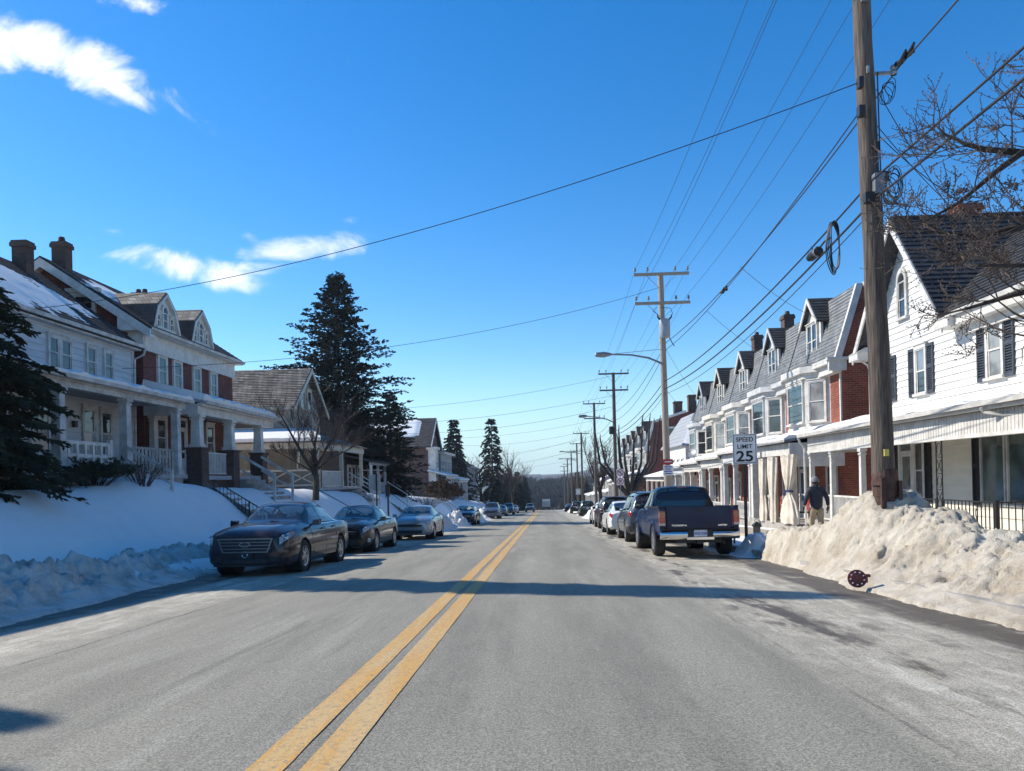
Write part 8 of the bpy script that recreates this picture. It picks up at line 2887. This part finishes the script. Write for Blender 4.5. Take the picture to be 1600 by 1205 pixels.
# pollarded tree on the right kerb
px_, py_ = 8.6, 74
PR = random.Random(5)
lim = [([(px_, py_, -3.0), (px_, py_, -1.2), (px_ + .1, py_, -.3)], .62, .52)]
for k in range(12):
    a = 2 * pi * k / 12 + PR.uniform(-.2, .2)
    rr = PR.uniform(1.2, 3.7)
    hh = PR.uniform(4.6, 7.2)
    lim.append(([(px_, py_, -.9), (px_ + rr * .45 * cos(a), py_ + rr * .45 * sin(a), .9), (px_ + rr * .85 * cos(a), py_ + rr * .8 * sin(a), 2.7), (px_ + rr * cos(a), py_ + rr * .9 * sin(a), hh)], .22, .07))
bare_tree('dark pollarded tree with many thick upright stubs beyond the parked cars', 'pollarded_tree', px_, py_, -2.9, lim, 23, 'twig', 'bark_dark', False, 1, .018, child=2, up=.5, sides=5, tlen=.14)
for lab, x, y, H, sd, rr in (('thin bare tree with fine branches beside the third pole', 6.9, 92, 9.5, 31, 3.0), ('bare roadside tree in front of the narrow ragged spruce', -8.0, 139, 10.5, 32, 4.2),
                             ('leafless tree rising right of the narrow ragged spruce', -7.0, 160, 13.0, 33, 4.5), ('bare tree between the two far spruces', -13.0, 150, 9.5, 34, 3.6), ('distant bare tree on the right near the crest', 7.5, 165, 10, 35, 3.5)):
    R = random.Random(sd)
    z0 = ground_z(x, y)
    lim = [([(x, y, z0 - .2), (x + .1, y, z0 + H * .2), (x, y, z0 + H * .35)], .26, .21)]
    for k in range(7):
        a = 2 * pi * k / 7 + R.uniform(-.3, .3)
        q = rr * R.uniform(.4, .95)
        lim.append(([(x, y, z0 + H * R.uniform(.2, .34)), (x + q * .5 * cos(a), y + q * .5 * sin(a), z0 + H * .5), (x + q * cos(a), y + q * sin(a), z0 + H * R.uniform(.6, .85))], .13, .04))
    bare_tree(lab, 'bare_tree', x, y, z0, lim, sd + 100, 'twig', 'bark_dark', False, 2, .022, child=5, up=.3, sides=4, tlen=.5)


# shrubs on the bank
def shrub(label, name, x, y, rx, h, n, seed, m, leaf=None, lr=.05, ry=None):
    R = random.Random(seed)
    z0 = ground_z(x, y)
    t = thing(name, label, 'shrub', (x, y, z0))
    A, B = MB(), MB()
    for k in range(n):
        a = R.random() * 6.28
        f = sqrt(R.random())
        e = V((x + rx * f * cos(a) * 1.0, y + (ry or rx) * f * sin(a), z0 + h * R.uniform(.55, 1.05) * (1 - .35 * f * f)))
        b_ = V((x + rx * .3 * f * cos(a), y + (ry or rx) * .3 * f * sin(a), z0 - .05))
        mid = b_.lerp(e, .55) + V((R.uniform(-.08, .08), R.uniform(-.08, .08), .08))
        A.tube([b_, mid, e], [.014, .009, .004], 3, False)
        for j in range(4):
            p = mid.lerp(e, R.random())
            q = p + V((R.uniform(-.25, .25), R.uniform(-.25, .25), R.uniform(0, .28)))
            A.tube([p, q], [.007, .003], 3, False)
            if leaf:
                for i in range(5):
                    blade(B, p.lerp(q, R.random()), V((R.uniform(-1, 1), R.uniform(-1, 1), R.uniform(-.5, .8))), lr * 3 * R.uniform(.6, 1.3), lr * .7, V((0, 0, 1)))
    A.build('stems', M[m], t)
    if leaf:
        B.build('foliage', M[leaf], t)
    return t


shrub('low dark evergreen bush at the right foot of the near spruce', 'evergreen_shrub', -12.3, 19.6, 1.0, .55, 60, 1, 'bark_dark', 'needle', .055)
shrub('leafless low shrub on the snow right of the dark evergreen bush', 'bare_shrub', -11.7, 21.0, .75, .75, 46, 2, 'twig')
shrub('brown dry rounded bush below the pale porch house', 'dry_bush', -11.5, 83, 2.2, 2.4, 120, 3, 'bush', 'bush', .12, 2.8)
shrub('second brown bush by the foot of the conical spruce', 'dry_bush', -11.8, 93, 1.8, 1.7, 90, 4, 'bush', 'bush', .12)
shrub('snow dusted grey shrub on the bank above the silver sedan', 'bare_shrub', -10.6, 66, 1.7, 1.5, 110, 5, 'twig')
shrub('few dark stalks poking from the snow bank behind the plum sedan', 'dead_stalks', -10.3, 30.5, .8, .35, 14, 6, 'bark_dark')
shrub('dark weeds poking out of the snow near the black sedan', 'dead_stalks', -9.9, 36.8, .8, .35, 12, 7, 'bark_dark')

# far trees as individuals
src = [o for o in C.objects if o.parent is None and o.get('label', '').startswith('dark dense conical spruce')][0]
FT = [('dark far evergreen left of the crest, in front of the low white house', -6.8, 185, .62, 1.25), ('second dark far evergreen nearer the road crest', -5.6, 215, .62, 1.1), ('small dark evergreen beside the far road dip', -6.2, 240, .55, 1.0),
      ('far evergreen on the right beyond the last pole', 10.5, 235, .75, 1.2), ('far evergreen farther right behind the cream houses', 20, 250, .9, 1.3), ('broad dark evergreen behind the cream houses', 31, 260, .9, 1.5), ('far evergreen between the low white house and the crest', -9.5, 200, .7, 1.2),
      ('dark evergreen on the right skyline behind the far mansard row', 16, 290, .85, 1.3)]
for lab, x, y, s, sw in FT:
    c = copy_tree(src)
    c['label'] = lab
    c['group'] = 'dark evergreens near the road crest'
    c.location = (x, y, ground_z(x, y))
    c.scale = (s * sw, s * sw, s)
    c.rotation_euler = (0, 0, x)

# the wooded hill that closes the view
R = random.Random(77)
mb, me2 = MB(), MB()
for k in range(9000):
    y = R.uniform(300, 640)
    x = R.uniform(-.45, .45) * y
    if abs(x - .0) < 9 and y < 345:
        continue
    z = ground_z(x, y)
    h = R.uniform(5.5, 9.5)
    if R.random() < .16:
        for j in range(9):
            f = j / 9
            r = 2.0 * (1 - f) + .2
            a = R.random() * 6.28
            p = V((x, y, z + h * (.1 + .9 * f)))
            for q in range(3):
                aa = a + q * 2.1
                me2.add([p, p + V((r * cos(aa), r * sin(aa), -.5)), p + V((r * cos(aa + .9), r * sin(aa + .9), -.6))], [[0, 1, 2]])
    else:
        mb.add([V((x - .09, y, z)), V((x + .09, y, z)), V((x + .04, y, z + h)), V((x - .04, y, z + h))], [[0, 1, 2, 3]])
        for j in range(9):
            a = R.random() * 6.28
            b0 = V((x, y, z + h * R.uniform(.25, .7)))
            e = b0 + V((2.2 * cos(a) * R.uniform(.4, 1), 2.2 * sin(a) * R.random(), R.uniform(1.2, 3.2)))
            s_ = V((.10, 0, .02))
            mb.add([b0 - s_, b0 + s_, e + s_ * 2.2, e - s_ * 1.5], [[0, 1, 2, 3]])
mb.build('far_woods', M['wood_far'], kind='stuff', org=(0, 450, -8))
me2.build('far_evergreen_woods', M['needle_far'], kind='stuff', org=(0, 450, -8))

# aerial haze over the far end of the street
hz = MB(); hz.box(-950, 950, -120, 2650, -60, 60)
hzo = hz.build('haze', None, kind='stuff', org=(0, 0, 0))
m = bpy.data.materials.new('haze_air')
m.use_nodes = True
nt = m.node_tree
nt.nodes.clear()
out = nt.nodes.new('ShaderNodeOutputMaterial')
pv = nt.nodes.new('ShaderNodeVolumePrincipled')
pv.inputs['Color'].default_value = (.78, .88, 1.0, 1)
pv.inputs['Density'].default_value = 0.00018
pv.inputs['Anisotropy'].default_value = 0.2
nt.links.new(pv.outputs[0], out.inputs['Volume'])
hzo.data.materials.append(m)
